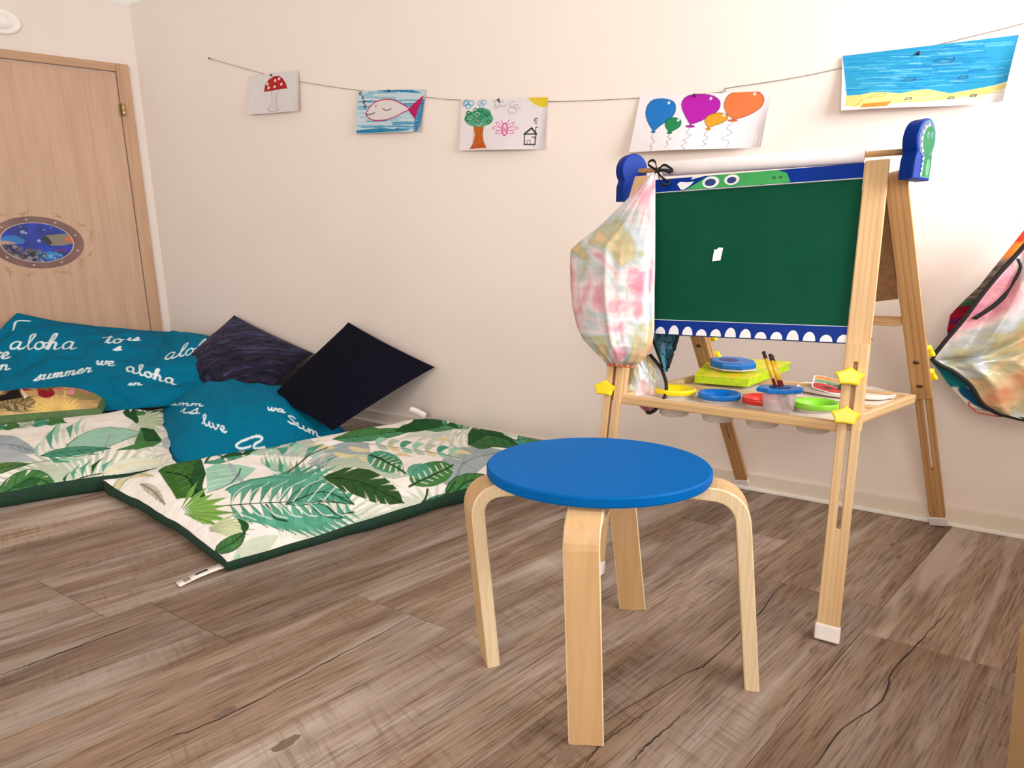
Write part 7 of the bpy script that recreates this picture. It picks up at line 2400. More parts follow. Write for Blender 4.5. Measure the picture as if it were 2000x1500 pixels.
ART_D3 = [
(0,(206,106,28),1,0,[158,474,288,468,277,322,292,182,336,41,238,51,124,27,168,152,181,326]),
(1,(170,74,20),0.7,0.006,[169,449,161,54]),
(1,(170,74,20),0.7,0.006,[194,448,194,53]),
(1,(170,74,20),0.7,0.006,[219,447,227,51]),
(1,(170,74,20),0.7,0.006,[244,446,261,50]),
(1,(170,74,20),0.7,0.006,[269,445,294,49]),
(0,(196,80,30),0.7,0,[165,82,268,130,336,41,124,27]),
(0,(60,158,112),0.85,0,[395,613,385,559,355,512,308,478,251,462,190,464,132,486,85,524,53,574,41,630,51,684,81,731,127,765,185,782,246,779,304,757,352,719,383,669]),
(0,(60,158,112),0.85,0,[364,719,358,684,340,653,313,631,278,620,242,622,207,636,179,661,160,693,153,730,159,765,177,796,204,818,239,829,275,827,310,813,338,788,357,756]),
(2,(190,224,200),0.9,0.006,[258,519,232,485,200,517,222,555,257,529]),
(2,(30,120,80),0.9,0.006,[344,689,317,656,285,687,308,725,343,699]),
(2,(24,104,70),0.9,0.006,[122,738,95,704,63,736,86,774,121,748]),
(2,(24,104,70),0.9,0.006,[244,560,217,526,185,558,208,596,243,570]),
(2,(24,104,70),0.9,0.006,[129,673,102,640,70,671,93,709,128,683]),
(2,(60,170,120),0.9,0.006,[206,687,179,654,147,685,169,723,204,697]),
(2,(30,120,80),0.9,0.006,[326,720,299,686,267,718,290,756,325,730]),
(2,(30,120,80),0.9,0.006,[227,674,200,641,168,672,191,710,226,684]),
(2,(190,224,200),0.9,0.006,[239,611,212,578,180,609,202,647,237,621]),
(2,(24,104,70),0.9,0.006,[111,621,84,587,52,618,74,656,109,630]),
(2,(24,104,70),0.9,0.006,[209,790,182,756,151,788,173,826,208,800]),
(2,(60,170,120),0.9,0.006,[228,759,201,726,169,757,192,795,227,769]),
(2,(60,170,120),0.9,0.006,[284,671,257,637,225,668,248,707,282,680]),
(2,(24,104,70),0.9,0.006,[164,639,137,605,106,637,128,675,163,649]),
(2,(24,104,70),0.9,0.006,[272,783,245,749,213,781,236,819,271,793]),
(2,(190,224,200),0.9,0.006,[145,647,119,613,87,645,109,683,144,657]),
(2,(60,170,120),0.9,0.006,[144,664,118,630,86,662,108,700,143,674]),
(2,(30,120,80),0.9,0.006,[358,708,331,674,299,706,322,744,356,718]),
(2,(60,170,120),0.9,0.006,[346,759,320,725,288,757,310,795,345,769]),
(2,(30,120,80),0.9,0.006,[216,726,189,693,157,724,180,762,215,736]),
(2,(190,224,200),0.9,0.006,[229,710,202,677,170,708,193,746,228,720]),
(2,(24,104,70),0.9,0.006,[239,599,212,565,180,596,203,634,238,608]),
(2,(24,104,70),0.9,0.006,[373,556,346,523,315,554,337,592,372,566]),
(2,(24,104,70),0.9,0.006,[266,651,239,617,207,648,229,686,264,660]),
(2,(30,120,80),0.9,0.006,[263,786,236,753,204,784,226,822,261,796]),
(2,(24,104,70),0.9,0.006,[132,729,106,695,74,727,96,765,131,739]),
(2,(70,160,200),0.9,0.006,[80,919,71,887,49,875,26,889,16,922,25,954,47,966,70,951,80,919]),
(2,(70,160,200),0.9,0.006,[119,868,110,836,88,824,65,838,56,871,64,903,86,915,109,900,119,868]),
(2,(70,160,200),0.9,0.006,[152,922,143,890,121,878,98,893,88,925,97,957,119,969,142,955,152,922]),
(2,(70,160,200),0.9,0.006,[96,942,88,911,66,898,43,913,33,946,42,977,64,990,87,975,96,942]),
(2,(130,190,210),0.9,0.006,[262,916,253,885,231,873,208,887,198,920,207,951,229,964,252,949,262,916]),
(2,(130,190,210),0.9,0.006,[300,935,291,904,269,892,246,906,236,939,245,970,267,983,290,968,300,935]),
(2,(130,190,210),0.9,0.006,[279,874,271,842,248,830,226,844,216,877,225,909,247,921,270,906,279,874]),
(2,(182,186,196),0.9,0.005,[493,905,482,868,455,850,423,858,403,890,402,929,422,958,453,963]),
(2,(182,186,196),0.9,0.005,[541,895,532,862,507,846,478,853,459,882,459,917,477,944,506,948]),
(2,(182,186,196),0.9,0.005,[455,851,448,828,431,816,411,821,398,841,398,866,410,885,430,888]),
(2,(182,186,196),0.9,0.005,[672,878,662,842,634,824,603,832,582,863,582,902,602,931,634,937]),
(2,(182,186,196),0.9,0.005,[663,764,651,725,621,705,587,714,565,748,564,790,586,822,620,828]),
(2,(182,186,196),0.9,0.005,[700,832,692,802,669,787,644,794,627,819,626,852,643,875,668,880]),
(0,(60,60,64),1,0,[469,934,465,924,456,920,447,925,444,935,447,945,456,948,465,944]),
(2,(232,120,176),0.85,0.006,[535,416,601,521,639,516,585,437,540,398]),
(2,(232,120,176),0.85,0.006,[536,395,632,447,687,416,609,378,540,377]),
(2,(232,120,176),0.85,0.006,[536,374,603,374,641,321,586,321,540,357]),
(2,(232,120,176),0.85,0.006,[535,416,467,527,429,525,485,442,540,398]),
(2,(232,120,176),0.85,0.006,[536,395,438,455,384,429,463,384,540,377]),
(2,(232,120,176),0.85,0.006,[536,374,469,380,432,330,486,325,540,357]),
(2,(206,60,140),1,0.009,[567,397,560,322,542,282,521,297,506,359,506,440,519,502,540,515,559,473,567,397]),
(2,(216,90,150),1,0.005,[513,514,488,571]),
(2,(216,90,150),1,0.005,[551,513,584,588]),
(1,(40,36,40),1,0.011,[760,296,761,95,875,91,883,298,760,296]),
(1,(40,36,40),1,0.016,[756,296,833,414,887,298]),
(1,(90,86,90),1,0.005,[792,94,792,177,825,176,825,93]),
(1,(40,36,40),1,0.006,[837,237,867,243,867,209]),
(1,(40,36,40),1,0.007,[875,333,879,429,900,435]),
(2,(80,80,90),1,0.007,[895,601,866,589,861,554,891,546]),
(2,(80,80,90),1,0.007,[866,513,887,498]),
(0,(236,206,40),1,0,[775,1001,1000,1000,1004,838,954,806,890,843,827,909]),
(1,(246,222,80),0.7,0.01,[805,986,869,851]),
(1,(246,222,80),0.7,0.01,[843,984,903,850]),
(1,(246,222,80),0.7,0.01,[881,982,937,848]),
(1,(246,222,80),0.7,0.01,[920,980,970,846]),
(1,(246,222,80),0.7,0.01,[958,978,1004,845])]
ART_D4 = [
(0,(24,122,206),1,0,[170,359,144,430,117,501,97,571,82,640,73,708,72,773,79,838,95,892,120,923,155,936,192,936,227,924,262,901,289,866,305,815,312,755,313,698,305,641,292,588,275,546,252,515,229,484,209,445,190,402,170,359]),
(1,(14,75,127),1,0.005,[170,359,144,430,117,501,97,571,82,640,73,708,72,773,79,838,95,892,120,923,155,936,192,936,227,924,262,901,289,866,305,815,312,755,313,698,305,641,292,588,275,546,252,515,229,484,209,445,190,402,170,359]),
(0,(236,240,248),1,0,[259,848,255,835,249,831,243,837,239,852,239,870,242,883,249,887,255,880,259,865]),
(0,(20,103,175),1,0,[190,348,187,337,177,330,164,331,153,340,148,353,151,364,161,371,174,369,186,361]),
(2,(150,146,150),1,0.0032,[171,321,166,240,198,175,171,104,188,53,174,-12]),
(0,(28,140,84),1,0,[300,329,287,365,273,402,261,437,255,470,253,502,254,531,260,555,270,573,285,586,301,593,317,593,335,583,352,568,366,548,374,525,378,496,378,466,376,440,370,418,360,398,349,381,338,365,326,352,313,341,300,329]),
(1,(17,86,52),1,0.005,[300,329,287,365,273,402,261,437,255,470,253,502,254,531,260,555,270,573,285,586,301,593,317,593,335,583,352,568,366,548,374,525,378,496,378,466,376,440,370,418,360,398,349,381,338,365,326,352,313,341,300,329]),
(0,(236,240,248),1,0,[363,534,359,520,353,516,346,523,342,538,342,555,346,568,352,572,359,566,363,551]),
(0,(23,119,71),1,0,[327,318,323,304,313,296,298,298,286,308,281,323,285,337,295,345,310,343,322,333]),
(2,(150,146,150),1,0.0032,[306,287,299,239,329,203,297,157,314,103,287,44]),
(0,(186,18,178),1,0,[453,456,430,523,408,590,387,662,365,741,353,814,354,878,367,933,391,970,428,989,470,996,514,989,558,971,593,943,620,906,639,862,648,806,648,746,640,696,622,655,599,615,569,571,535,528,505,496,479,475,453,456]),
(1,(115,11,110),1,0.005,[453,456,430,523,408,590,387,662,365,741,353,814,354,878,367,933,391,970,428,989,470,996,514,989,558,971,593,943,620,906,639,862,648,806,648,746,640,696,622,655,599,615,569,571,535,528,505,496,479,475,453,456]),
(0,(236,240,248),1,0,[581,900,578,886,571,882,565,889,561,904,561,921,565,934,571,938,577,931,581,917]),
(0,(158,15,151),1,0,[493,419,489,408,476,400,456,399,437,404,422,415,416,427,420,439,434,447,453,448,473,443,487,432]),
(2,(150,146,150),1,0.0032,[457,395,436,307,475,250,427,174,456,130,425,72,457,8]),
(0,(232,164,40),1,0,[593,389,580,427,567,465,558,502,557,537,561,571,571,600,586,622,608,639,632,650,655,650,679,642,699,628,713,611,721,589,723,564,721,540,712,514,698,489,684,467,666,451,648,437,631,424,618,411,606,400,593,389]),
(1,(143,101,24),1,0.005,[593,389,580,427,567,465,558,502,557,537,561,571,571,600,586,622,608,639,632,650,655,650,679,642,699,628,713,611,721,589,723,564,721,540,712,514,698,489,684,467,666,451,648,437,631,424,618,411,606,400,593,389]),
(0,(236,240,248),1,0,[701,595,697,582,691,577,685,584,681,599,680,616,684,629,690,633,697,626,701,612]),
(0,(197,139,34),1,0,[618,362,614,348,604,340,589,342,577,352,572,367,576,381,586,388,601,387,613,377]),
(2,(150,146,150),1,0.0032,[597,332,574,261,609,209,575,139,602,96,574,50]),
(0,(236,126,70),1,0,[766,525,740,574,715,624,696,683,682,750,677,817,681,886,695,951,720,992,758,1012,799,1020,843,1021,887,1011,919,983,941,937,954,885,958,830,954,772,944,722,926,678,903,639,875,602,845,571,817,548,791,536,766,525]),
(1,(146,78,43),1,0.005,[766,525,740,574,715,624,696,683,682,750,677,817,681,886,695,951,720,992,758,1012,799,1020,843,1021,887,1011,919,983,941,937,954,885,958,830,954,772,944,722,926,678,903,639,875,602,845,571,817,548,791,536,766,525]),
(0,(236,240,248),1,0,[896,951,893,938,886,934,880,941,876,955,876,972,880,985,886,989,892,983,896,968]),
(0,(200,107,59),1,0,[799,501,795,489,781,482,762,481,742,486,728,496,722,509,726,521,740,528,759,529,778,524,793,514]),
(2,(150,146,150),1,0.0032,[766,476,730,367,776,282,707,188,764,122,753,18])]
ART_D5 = [
(0,(40,160,210),1,0,[0,1000,243,1054,491,1045,1000,1000,1014,311,929,270,822,238,688,200,545,292,465,271,384,243,301,275,205,280,110,261,35,266]),
(1,(0,140,200),0.8,0.006,[721,681,820,672]),
(1,(110,200,228),0.8,0.006,[856,535,966,528]),
(1,(10,120,190),0.8,0.006,[639,721,787,695]),
(1,(0,130,196),0.8,0.006,[625,519,796,499]),
(1,(110,200,228),0.8,0.006,[291,921,482,880]),
(1,(0,130,196),0.8,0.006,[672,541,866,528]),
(1,(10,120,190),0.8,0.006,[189,529,307,504]),
(1,(0,130,196),0.8,0.006,[576,535,772,506]),
(1,(150,214,236),0.8,0.006,[221,688,337,675]),
(1,(10,120,190),0.8,0.006,[453,908,620,880]),
(1,(150,214,236),0.8,0.006,[206,571,407,540]),
(1,(150,214,236),0.8,0.006,[664,975,775,943]),
(1,(110,200,228),0.8,0.006,[336,629,441,607]),
(1,(10,120,190),0.8,0.006,[385,486,510,461]),
(1,(110,200,228),0.8,0.006,[90,557,297,534]),
(1,(0,130,196),0.8,0.006,[457,674,634,651]),
(1,(0,130,196),0.8,0.006,[597,695,778,662]),
(1,(110,200,228),0.8,0.006,[120,569,237,556]),
(1,(110,200,228),0.8,0.006,[475,340,694,327]),
(1,(30,150,210),0.8,0.006,[421,667,500,653]),
(1,(150,214,236),0.8,0.006,[411,741,494,716]),
(1,(10,120,190),0.8,0.006,[526,777,649,755]),
(1,(0,130,196),0.8,0.006,[250,980,380,959]),
(1,(110,200,228),0.8,0.006,[510,540,630,514]),
(1,(110,200,228),0.8,0.006,[59,847,276,807]),
(1,(30,150,210),0.8,0.006,[704,655,771,645]),
(1,(0,140,200),0.8,0.006,[140,546,300,532]),
(1,(0,130,196),0.8,0.006,[611,956,747,925]),
(1,(150,214,236),0.8,0.006,[603,904,800,877]),
(1,(0,130,196),0.8,0.006,[250,409,420,393]),
(1,(110,200,228),0.8,0.006,[140,323,355,309]),
(1,(30,150,210),0.8,0.006,[256,496,322,477]),
(1,(110,200,228),0.8,0.006,[805,934,984,910]),
(1,(0,140,200),0.8,0.006,[787,966,856,942]),
(1,(0,140,200),0.8,0.006,[665,516,778,509]),
(1,(0,140,200),0.8,0.006,[841,555,955,546]),
(1,(10,120,190),0.8,0.006,[346,893,528,857]),
(1,(30,150,210),0.8,0.006,[446,965,589,941]),
(1,(0,140,200),0.8,0.006,[462,425,658,400]),
(1,(10,120,190),0.8,0.006,[794,726,877,713]),
(1,(110,200,228),0.8,0.006,[21,406,143,386]),
(1,(10,120,190),0.8,0.006,[26,378,174,356]),
(1,(10,120,190),0.8,0.006,[581,466,701,448]),
(1,(0,130,196),0.8,0.006,[548,736,612,729]),
(1,(150,214,236),0.8,0.006,[611,921,727,905]),
(1,(0,130,196),0.8,0.006,[371,473,547,446]),
(1,(0,130,196),0.8,0.006,[652,435,736,420]),
(1,(0,140,200),0.8,0.006,[606,871,777,850]),
(1,(0,140,200),0.8,0.006,[386,511,485,501]),
(1,(0,140,200),0.8,0.006,[680,850,836,827]),
(1,(0,130,196),0.8,0.006,[881,553,1015,539]),
(1,(0,130,196),0.8,0.006,[564,751,738,730]),
(1,(30,150,210),0.8,0.006,[604,767,777,732]),
(1,(0,130,196),0.8,0.006,[12,935,66,910]),
(1,(10,120,190),0.8,0.006,[534,835,610,817]),
(1,(110,200,228),0.8,0.006,[346,585,499,562]),
(1,(0,130,196),0.8,0.006,[225,778,285,757]),
(1,(0,130,196),0.8,0.006,[525,368,724,353]),
(1,(150,214,236),0.8,0.006,[351,658,557,626]),
(1,(110,200,228),0.8,0.006,[429,427,642,415]),
(1,(30,150,210),0.8,0.006,[743,774,840,762]),
(1,(110,200,228),0.8,0.006,[588,842,776,816]),
(1,(10,120,190),0.8,0.006,[693,400,763,391]),
(1,(150,214,236),0.8,0.006,[785,894,987,871]),
(1,(150,214,236),0.8,0.006,[429,743,656,705]),
(1,(0,130,196),0.8,0.006,[252,529,475,510]),
(1,(0,130,196),0.8,0.006,[541,518,622,504]),
(1,(0,130,196),0.8,0.006,[692,374,763,357]),
(1,(10,120,190),0.8,0.006,[318,326,517,316]),
(1,(0,140,200),0.8,0.006,[119,647,335,616]),
(1,(30,150,210),0.8,0.006,[415,451,571,430]),
(1,(0,130,196),0.8,0.006,[789,816,844,794]),
(1,(0,130,196),0.8,0.006,[550,779,606,757]),
(1,(10,120,190),0.8,0.006,[536,919,734,886]),
(1,(10,120,190),0.8,0.006,[680,514,873,487]),
(1,(0,140,200),0.8,0.006,[382,976,606,926]),
(1,(150,214,236),0.8,0.006,[240,656,364,641]),
(1,(30,150,210),0.8,0.006,[753,712,852,694]),
(1,(0,130,196),0.8,0.006,[598,810,749,777]),
(1,(110,200,228),0.8,0.006,[240,307,467,293]),
(1,(150,214,236),0.8,0.006,[241,404,352,383]),
(1,(30,150,210),0.8,0.006,[135,943,313,903]),
(1,(30,150,210),0.8,0.006,[645,607,715,586]),
(1,(150,214,236),0.8,0.006,[313,661,479,638]),
(1,(150,214,236),0.8,0.006,[123,468,347,455]),
(1,(0,140,200),0.8,0.006,[383,838,606,811]),
(1,(30,150,210),0.8,0.006,[724,827,825,799]),
(1,(0,140,200),0.8,0.006,[643,925,828,894]),
(1,(150,214,236),0.8,0.006,[255,539,366,519]),
(1,(0,140,200),0.8,0.006,[570,946,697,927]),
(1,(150,214,236),0.8,0.006,[8,792,115,771]),
(1,(110,200,228),0.8,0.006,[713,937,787,913]),
(1,(150,214,236),0.8,0.006,[772,836,828,829]),
(1,(0,140,200),0.8,0.006,[333,836,437,811]),
(1,(110,200,228),0.8,0.006,[110,425,188,419]),
(1,(10,120,190),0.8,0.006,[201,480,390,453]),
(1,(0,140,200),0.8,0.006,[27,828,136,805]),
(1,(10,120,190),0.8,0.006,[505,690,727,662]),
(1,(110,200,228),0.8,0.006,[211,416,334,400]),
(1,(10,120,190),0.8,0.006,[575,603,733,588]),
(1,(0,140,200),0.8,0.006,[360,718,514,701]),
(1,(110,200,228),0.8,0.006,[292,438,461,411]),
(1,(110,200,228),0.8,0.006,[329,503,450,479]),
(1,(110,200,228),0.8,0.006,[162,782,330,758]),
(1,(30,150,210),0.8,0.006,[152,582,324,560]),
(1,(0,130,196),0.8,0.006,[385,660,588,641]),
(1,(150,214,236),0.8,0.006,[568,572,768,541]),
(1,(110,200,228),0.8,0.006,[858,887,943,868]),
(1,(150,214,236),0.8,0.006,[108,739,274,710]),
(1,(110,200,228),0.8,0.006,[810,663,1007,633]),
(1,(30,150,210),0.8,0.006,[833,604,960,592]),
(1,(110,200,228),0.8,0.006,[470,850,658,813]),
(1,(10,120,190),0.8,0.006,[497,669,714,641]),
(1,(30,150,210),0.8,0.006,[130,835,344,792]),
(1,(0,140,200),0.8,0.006,[316,734,435,708]),
(1,(10,120,190),0.8,0.006,[748,521,961,508]),
(1,(0,140,200),0.8,0.006,[856,662,1005,649]),
(1,(0,130,196),0.8,0.006,[827,404,995,385]),
(1,(150,214,236),0.8,0.006,[577,861,801,832]),
(1,(0,130,196),0.8,0.006,[870,444,957,437]),
(1,(30,150,210),0.8,0.006,[198,591,278,585]),
(1,(150,214,236),0.8,0.006,[445,843,534,824]),
(1,(150,214,236),0.8,0.006,[678,400,749,382]),
(1,(0,140,200),0.8,0.006,[807,402,980,392]),
(1,(10,120,190),0.8,0.006,[382,519,552,490]),
(1,(30,150,210),0.8,0.006,[211,686,396,656]),
(1,(10,120,190),0.8,0.006,[319,693,465,663]),
(1,(10,120,190),0.8,0.006,[567,819,655,800]),
(1,(0,130,196),0.8,0.006,[10,937,155,905]),
(1,(110,200,228),0.8,0.006,[468,947,670,909]),
(1,(150,214,236),0.8,0.006,[304,891,408,859]),
(1,(0,140,200),0.8,0.006,[671,903,833,881]),
(1,(30,150,210),0.8,0.006,[304,903,461,882]),
(1,(30,150,210),0.8,0.006,[182,936,403,904]),
(1,(150,214,236),0.8,0.006,[816,414,972,401]),
(1,(10,120,190),0.8,0.006,[53,851,202,812]),
(1,(30,150,210),0.8,0.006,[218,868,302,850]),
(1,(0,130,196),0.8,0.006,[195,935,347,902]),
(1,(150,214,236),0.8,0.006,[697,960,815,937]),
(1,(110,200,228),0.8,0.006,[374,589,503,562]),
(1,(0,130,196),0.8,0.006,[499,595,597,571]),
(1,(110,200,228),0.8,0.006,[785,575,908,556]),
(1,(10,120,190),0.8,0.006,[548,540,619,534]),
(1,(0,140,200),0.8,0.006,[606,517,797,506]),
(1,(0,140,200),0.8,0.006,[48,703,151,684]),
(1,(110,200,228),0.8,0.006,[836,913,972,896]),
(1,(110,200,228),0.8,0.006,[604,349,702,344]),
(1,(0,130,196),0.8,0.006,[489,770,664,748]),
(1,(150,214,236),0.8,0.006,[556,685,729,665]),
(1,(0,140,200),0.8,0.006,[248,615,321,604]),
(1,(110,200,228),0.8,0.006,[682,608,887,588]),
(1,(30,150,210),0.8,0.006,[297,319,388,306]),
(1,(0,140,200),0.8,0.006,[323,423,551,399]),
(1,(30,150,210),0.8,0.006,[623,912,823,872]),
(1,(10,120,190),0.8,0.006,[43,846,266,812]),
(1,(30,150,210),0.8,0.006,[96,831,260,797]),
(1,(10,120,190),0.8,0.006,[369,365,552,349]),
(1,(110,200,228),0.8,0.006,[848,428,1025,419]),
(1,(0,140,200),0.8,0.006,[495,734,601,712]),
(1,(0,130,196),0.8,0.006,[698,358,880,343]),
(1,(0,140,200),0.8,0.006,[261,883,351,869]),
(1,(10,120,190),0.8,0.006,[701,750,775,730]),
(1,(30,150,210),0.8,0.006,[573,453,763,442]),
(1,(10,120,190),0.8,0.006,[406,699,517,671]),
(1,(0,130,196),0.8,0.006,[776,548,860,542]),
(1,(30,150,210),0.8,0.006,[284,685,480,665]),
(1,(10,120,190),0.8,0.006,[261,833,372,809]),
(1,(150,214,236),0.8,0.006,[695,391,765,380]),
(1,(0,130,196),0.8,0.006,[448,334,562,322]),
(1,(110,200,228),0.8,0.006,[216,833,420,789]),
(2,(20,80,130),1,0.004,[0,1000,243,1054,491,1045,1000,1000]),
(2,(20,90,140),1,0.005,[998,994,1012,604,1016,310]),
(0,(236,220,130),0.95,0,[31,267,124,266,204,296,287,278,384,243,464,279,545,292,688,200,822,238,1016,287,1003,206,897,157,694,103,502,80,282,72,103,51,26,85]),
(1,(246,232,160),0.8,0.005,[348,183,399,189]),
(1,(246,232,160),0.8,0.005,[760,155,842,155]),
(1,(224,204,100),0.8,0.005,[661,176,706,182]),
(1,(246,232,160),0.8,0.005,[898,154,976,154]),
(1,(246,232,160),0.8,0.005,[433,163,505,164]),
(1,(224,204,100),0.8,0.005,[797,113,888,113]),
(1,(224,204,100),0.8,0.005,[44,212,115,213]),
(1,(224,204,100),0.8,0.005,[455,185,519,188]),
(1,(246,232,160),0.8,0.005,[54,128,138,128]),
(1,(246,232,160),0.8,0.005,[451,215,537,213]),
(1,(224,204,100),0.8,0.005,[185,212,254,213]),
(1,(250,242,200),0.8,0.005,[603,192,649,198]),
(1,(250,242,200),0.8,0.005,[716,129,794,131]),
(1,(246,232,160),0.8,0.005,[360,117,435,119]),
(1,(246,232,160),0.8,0.005,[818,116,871,121]),
(1,(224,204,100),0.8,0.005,[667,109,749,110]),
(1,(250,242,200),0.8,0.005,[269,119,359,118]),
(1,(246,232,160),0.8,0.005,[242,159,331,157]),
(1,(246,232,160),0.8,0.005,[226,230,297,231]),
(1,(246,232,160),0.8,0.005,[807,174,867,177]),
(1,(250,242,200),0.8,0.005,[825,117,869,124]),
(1,(250,242,200),0.8,0.005,[155,159,231,160]),
(1,(246,232,160),0.8,0.005,[836,182,877,189]),
(1,(250,242,200),0.8,0.005,[162,136,238,137]),
(1,(224,204,100),0.8,0.005,[533,92,578,99]),
(1,(224,204,100),0.8,0.005,[896,150,950,155]),
(1,(250,242,200),0.8,0.005,[670,173,749,173]),
(1,(224,204,100),0.8,0.005,[329,112,385,117]),
(1,(250,242,200),0.8,0.005,[142,194,233,192]),
(1,(224,204,100),0.8,0.005,[896,163,988,161]),
(1,(246,232,160),0.8,0.005,[55,209,149,205]),
(1,(250,242,200),0.8,0.005,[416,184,469,189]),
(1,(246,232,160),0.8,0.005,[289,202,329,209]),
(1,(224,204,100),0.8,0.005,[785,141,850,144]),
(1,(250,242,200),0.8,0.005,[537,151,588,157]),
(1,(224,204,100),0.8,0.005,[59,232,134,232]),
(1,(224,204,100),0.8,0.005,[648,183,716,185]),
(1,(224,204,100),0.8,0.005,[814,161,910,159]),
(1,(246,232,160),0.8,0.005,[175,132,227,138]),
(1,(246,232,160),0.8,0.005,[295,190,388,188]),
(1,(246,232,160),0.8,0.005,[201,131,259,136]),
(1,(250,242,200),0.8,0.005,[524,132,593,135]),
(1,(246,232,160),0.8,0.005,[279,119,332,125]),
(1,(250,242,200),0.8,0.005,[796,131,842,137]),
(1,(224,204,100),0.8,0.005,[721,188,808,187]),
(1,(250,242,200),0.8,0.005,[596,173,649,178]),
(1,(246,232,160),0.8,0.005,[222,159,308,158]),
(1,(250,242,200),0.8,0.005,[458,161,530,163]),
(1,(224,204,100),0.8,0.005,[825,138,903,139]),
(1,(224,204,100),0.8,0.005,[841,81,891,87]),
(0,(222,140,50),0.95,0,[150,95,335,116,304,30,128,27]),
(2,(206,160,90),1,0.004,[82,35,167,198,281,264,276,215,181,195]),
(2,(50,70,90),0.8,0.004,[561,731,600,782,656,739,678,767,670,710,622,702,561,731]),
(2,(50,70,90),0.8,0.004,[391,452,415,494,450,475,464,487,459,446,429,444,391,452]),
(2,(50,70,90),0.8,0.004,[718,426,736,463,763,451,775,458,771,425,747,425,718,426]),
(2,(50,70,90),0.8,0.004,[682,109,693,141,710,139,718,139,716,114,700,117,682,109]),
(2,(50,70,90),0.8,0.004,[812,123,823,154,840,152,848,152,846,127,830,131,812,123]),
(2,(50,70,90),0.8,0.004,[416,128,429,163,449,160,458,161,455,133,437,135,416,128])]


def run_art(cv, art):
    for kind, col, al, w, p in art:
        pts = [(p[i] / 1000.0, p[i + 1] / 1000.0) for i in range(0, len(p), 2)]
        if kind == 0:
            cv.poly(pts, col, al)
        elif kind == 1:
            cv.line(pts, w, col, al)
        else:
            cv.curve(pts, w, col, al)


# ------------------------------------------------------------------ string of drawings on the back wall
TWINE = plain('grey_twine', (150, 140, 132), 0.8, 0.1)
STEEL = plain('nail_steel', (110, 100, 92), 0.35, 0.1, metal=0.8)
PAPER_PRINT = vcol('drawing_paper', 0.75)
spts = [(-3.054, 2.018), (-2.602, 1.876), (-2.334, 1.804), (-1.957, 1.718), (-1.524, 1.634), (-1.339, 1.601), (-0.899, 1.544), (-0.509, 1.512),
        (-0.214, 1.496), (-0.188, 1.507), (-0.002, 1.511), (0.174, 1.524), (0.515, 1.564), (0.632, 1.579), (0.95, 1.625)]
sp3 = catmull([M_BACK @ Vector((x, y, 0.0045)) for x, y in spts], 110)
o = link('string', tube_mesh('string', sp3, 0.0013, 6), TWINE)
tag(o, 'thin string along the wall that carries the drawings', 'string')
nail = empty('nail', M_BACK @ Vector((-3.056, 2.019, 0.0)))
tag(nail, 'small nail holding the left end of the string', 'nail')
link('shank', lathe_mesh('shank', [(0, 0), (.002, 0), (.002, .016), (0, .016)], 10), STEEL, nail, M_BACK.to_3x3().to_4x4())
link('head', lathe_mesh('head', [(0, .016), (.0055, .016), (.0055, .018), (0, .0185)], 14), STEEL, nail, M_BACK.to_3x3().to_4x4())
PIN = plain('black_pin', (34, 30, 32), 0.4, 0.1)


def drawing(art, bg, tl, tr_, br, bl_, label, curl, pin, seed, nx=230, ny=120):
    cv = Paint(nx, ny, bg, 2.1)
    run_art(cv, art)
    cv.c *= 0.93
    U, V = np.meshgrid(np.linspace(0, 1, nx), np.linspace(0, 1, ny))
    q = quad_pts([(*bl_, 0), (*br, 0), (*tr_, 0), (*tl, 0)], U, V)
    q[..., 2] = 0.0068 + curl * (1 - V) ** 1.5 * (0.75 + 0.25 * np.cos(U * 6 + seed)) + 0.003 * noise2(U * 3, V * 2, seed) + 0.004 * np.abs(U - 0.5) ** 2
    q[..., 2] += 0.016 * np.clip((U - 0.93) / 0.07, 0, 1) ** 2 * (1 - V)
    M = np.array(M_BACK)
    P = q @ M[:3, :3].T + M[:3, 3]
    org = P[0].mean(0)
    e = empty('drawing', org)
    tag(e, label, 'drawing', 'drawings hung on the string')
    link('sheet', grid_mesh('sheet', P - org, cv.c), PAPER_PRINT, e)
    bk = P.copy()
    bk -= (np.array(M_BACK.col[2])[:3] * 0.0004)
    link('sheet_back', grid_mesh('sheet_back', (bk - org)[::6, ::6]), PAPER, e)
    if pin:
        m = M_BACK.copy()
        m.translation = M_BACK @ Vector((pin[0], pin[1], 0.0)) - Vector(org)
        link('pin', lathe_mesh('pin', [(0, .001), (.0015, .001), (.0015, .010), (.0055, .0105), (.0055, .0135), (0, .015)], 12), PIN, e, m)
    return e


drawing(ART_D1, (238, 230, 232), (-2.735, 1.887), (-2.354, 1.863), (-2.335, 1.659), (-2.757, 1.686), 'child\'s drawing of a red toadstool on white paper', .022, (-2.56, 1.866), 1)
drawing(ART_D2, (206, 226, 234), (-1.954, 1.713), (-1.532, 1.67), (-1.551, 1.485), (-1.969, 1.514), 'child\'s drawing of a pink fish blowing bubbles in blue water', .020, (-1.75, 1.688), 2)
drawing(ART_D3, (244, 236, 242), (-1.334, 1.601), (-0.904, 1.561), (-0.901, 1.355), (-1.344, 1.384), 'child\'s drawing of a tree, a butterfly, a house and a sun', .022, (-1.14, 1.577), 3)
drawing(ART_D4, (250, 244, 250), (-0.509, 1.519), (-0.037, 1.478), (-0.052, 1.291), (-0.535, 1.311), 'child\'s drawing of five coloured balloons above the easel', .045, (-0.30, 1.495), 4)
drawing(ART_D5, (250, 246, 246), (0.171, 1.559), (0.625, 1.549), (0.606, 1.362), (0.186, 1.384), 'child\'s drawing of blue sea over yellow sand, rightmost on the string', .040, (0.382, 1.535), 5, 300, 130)

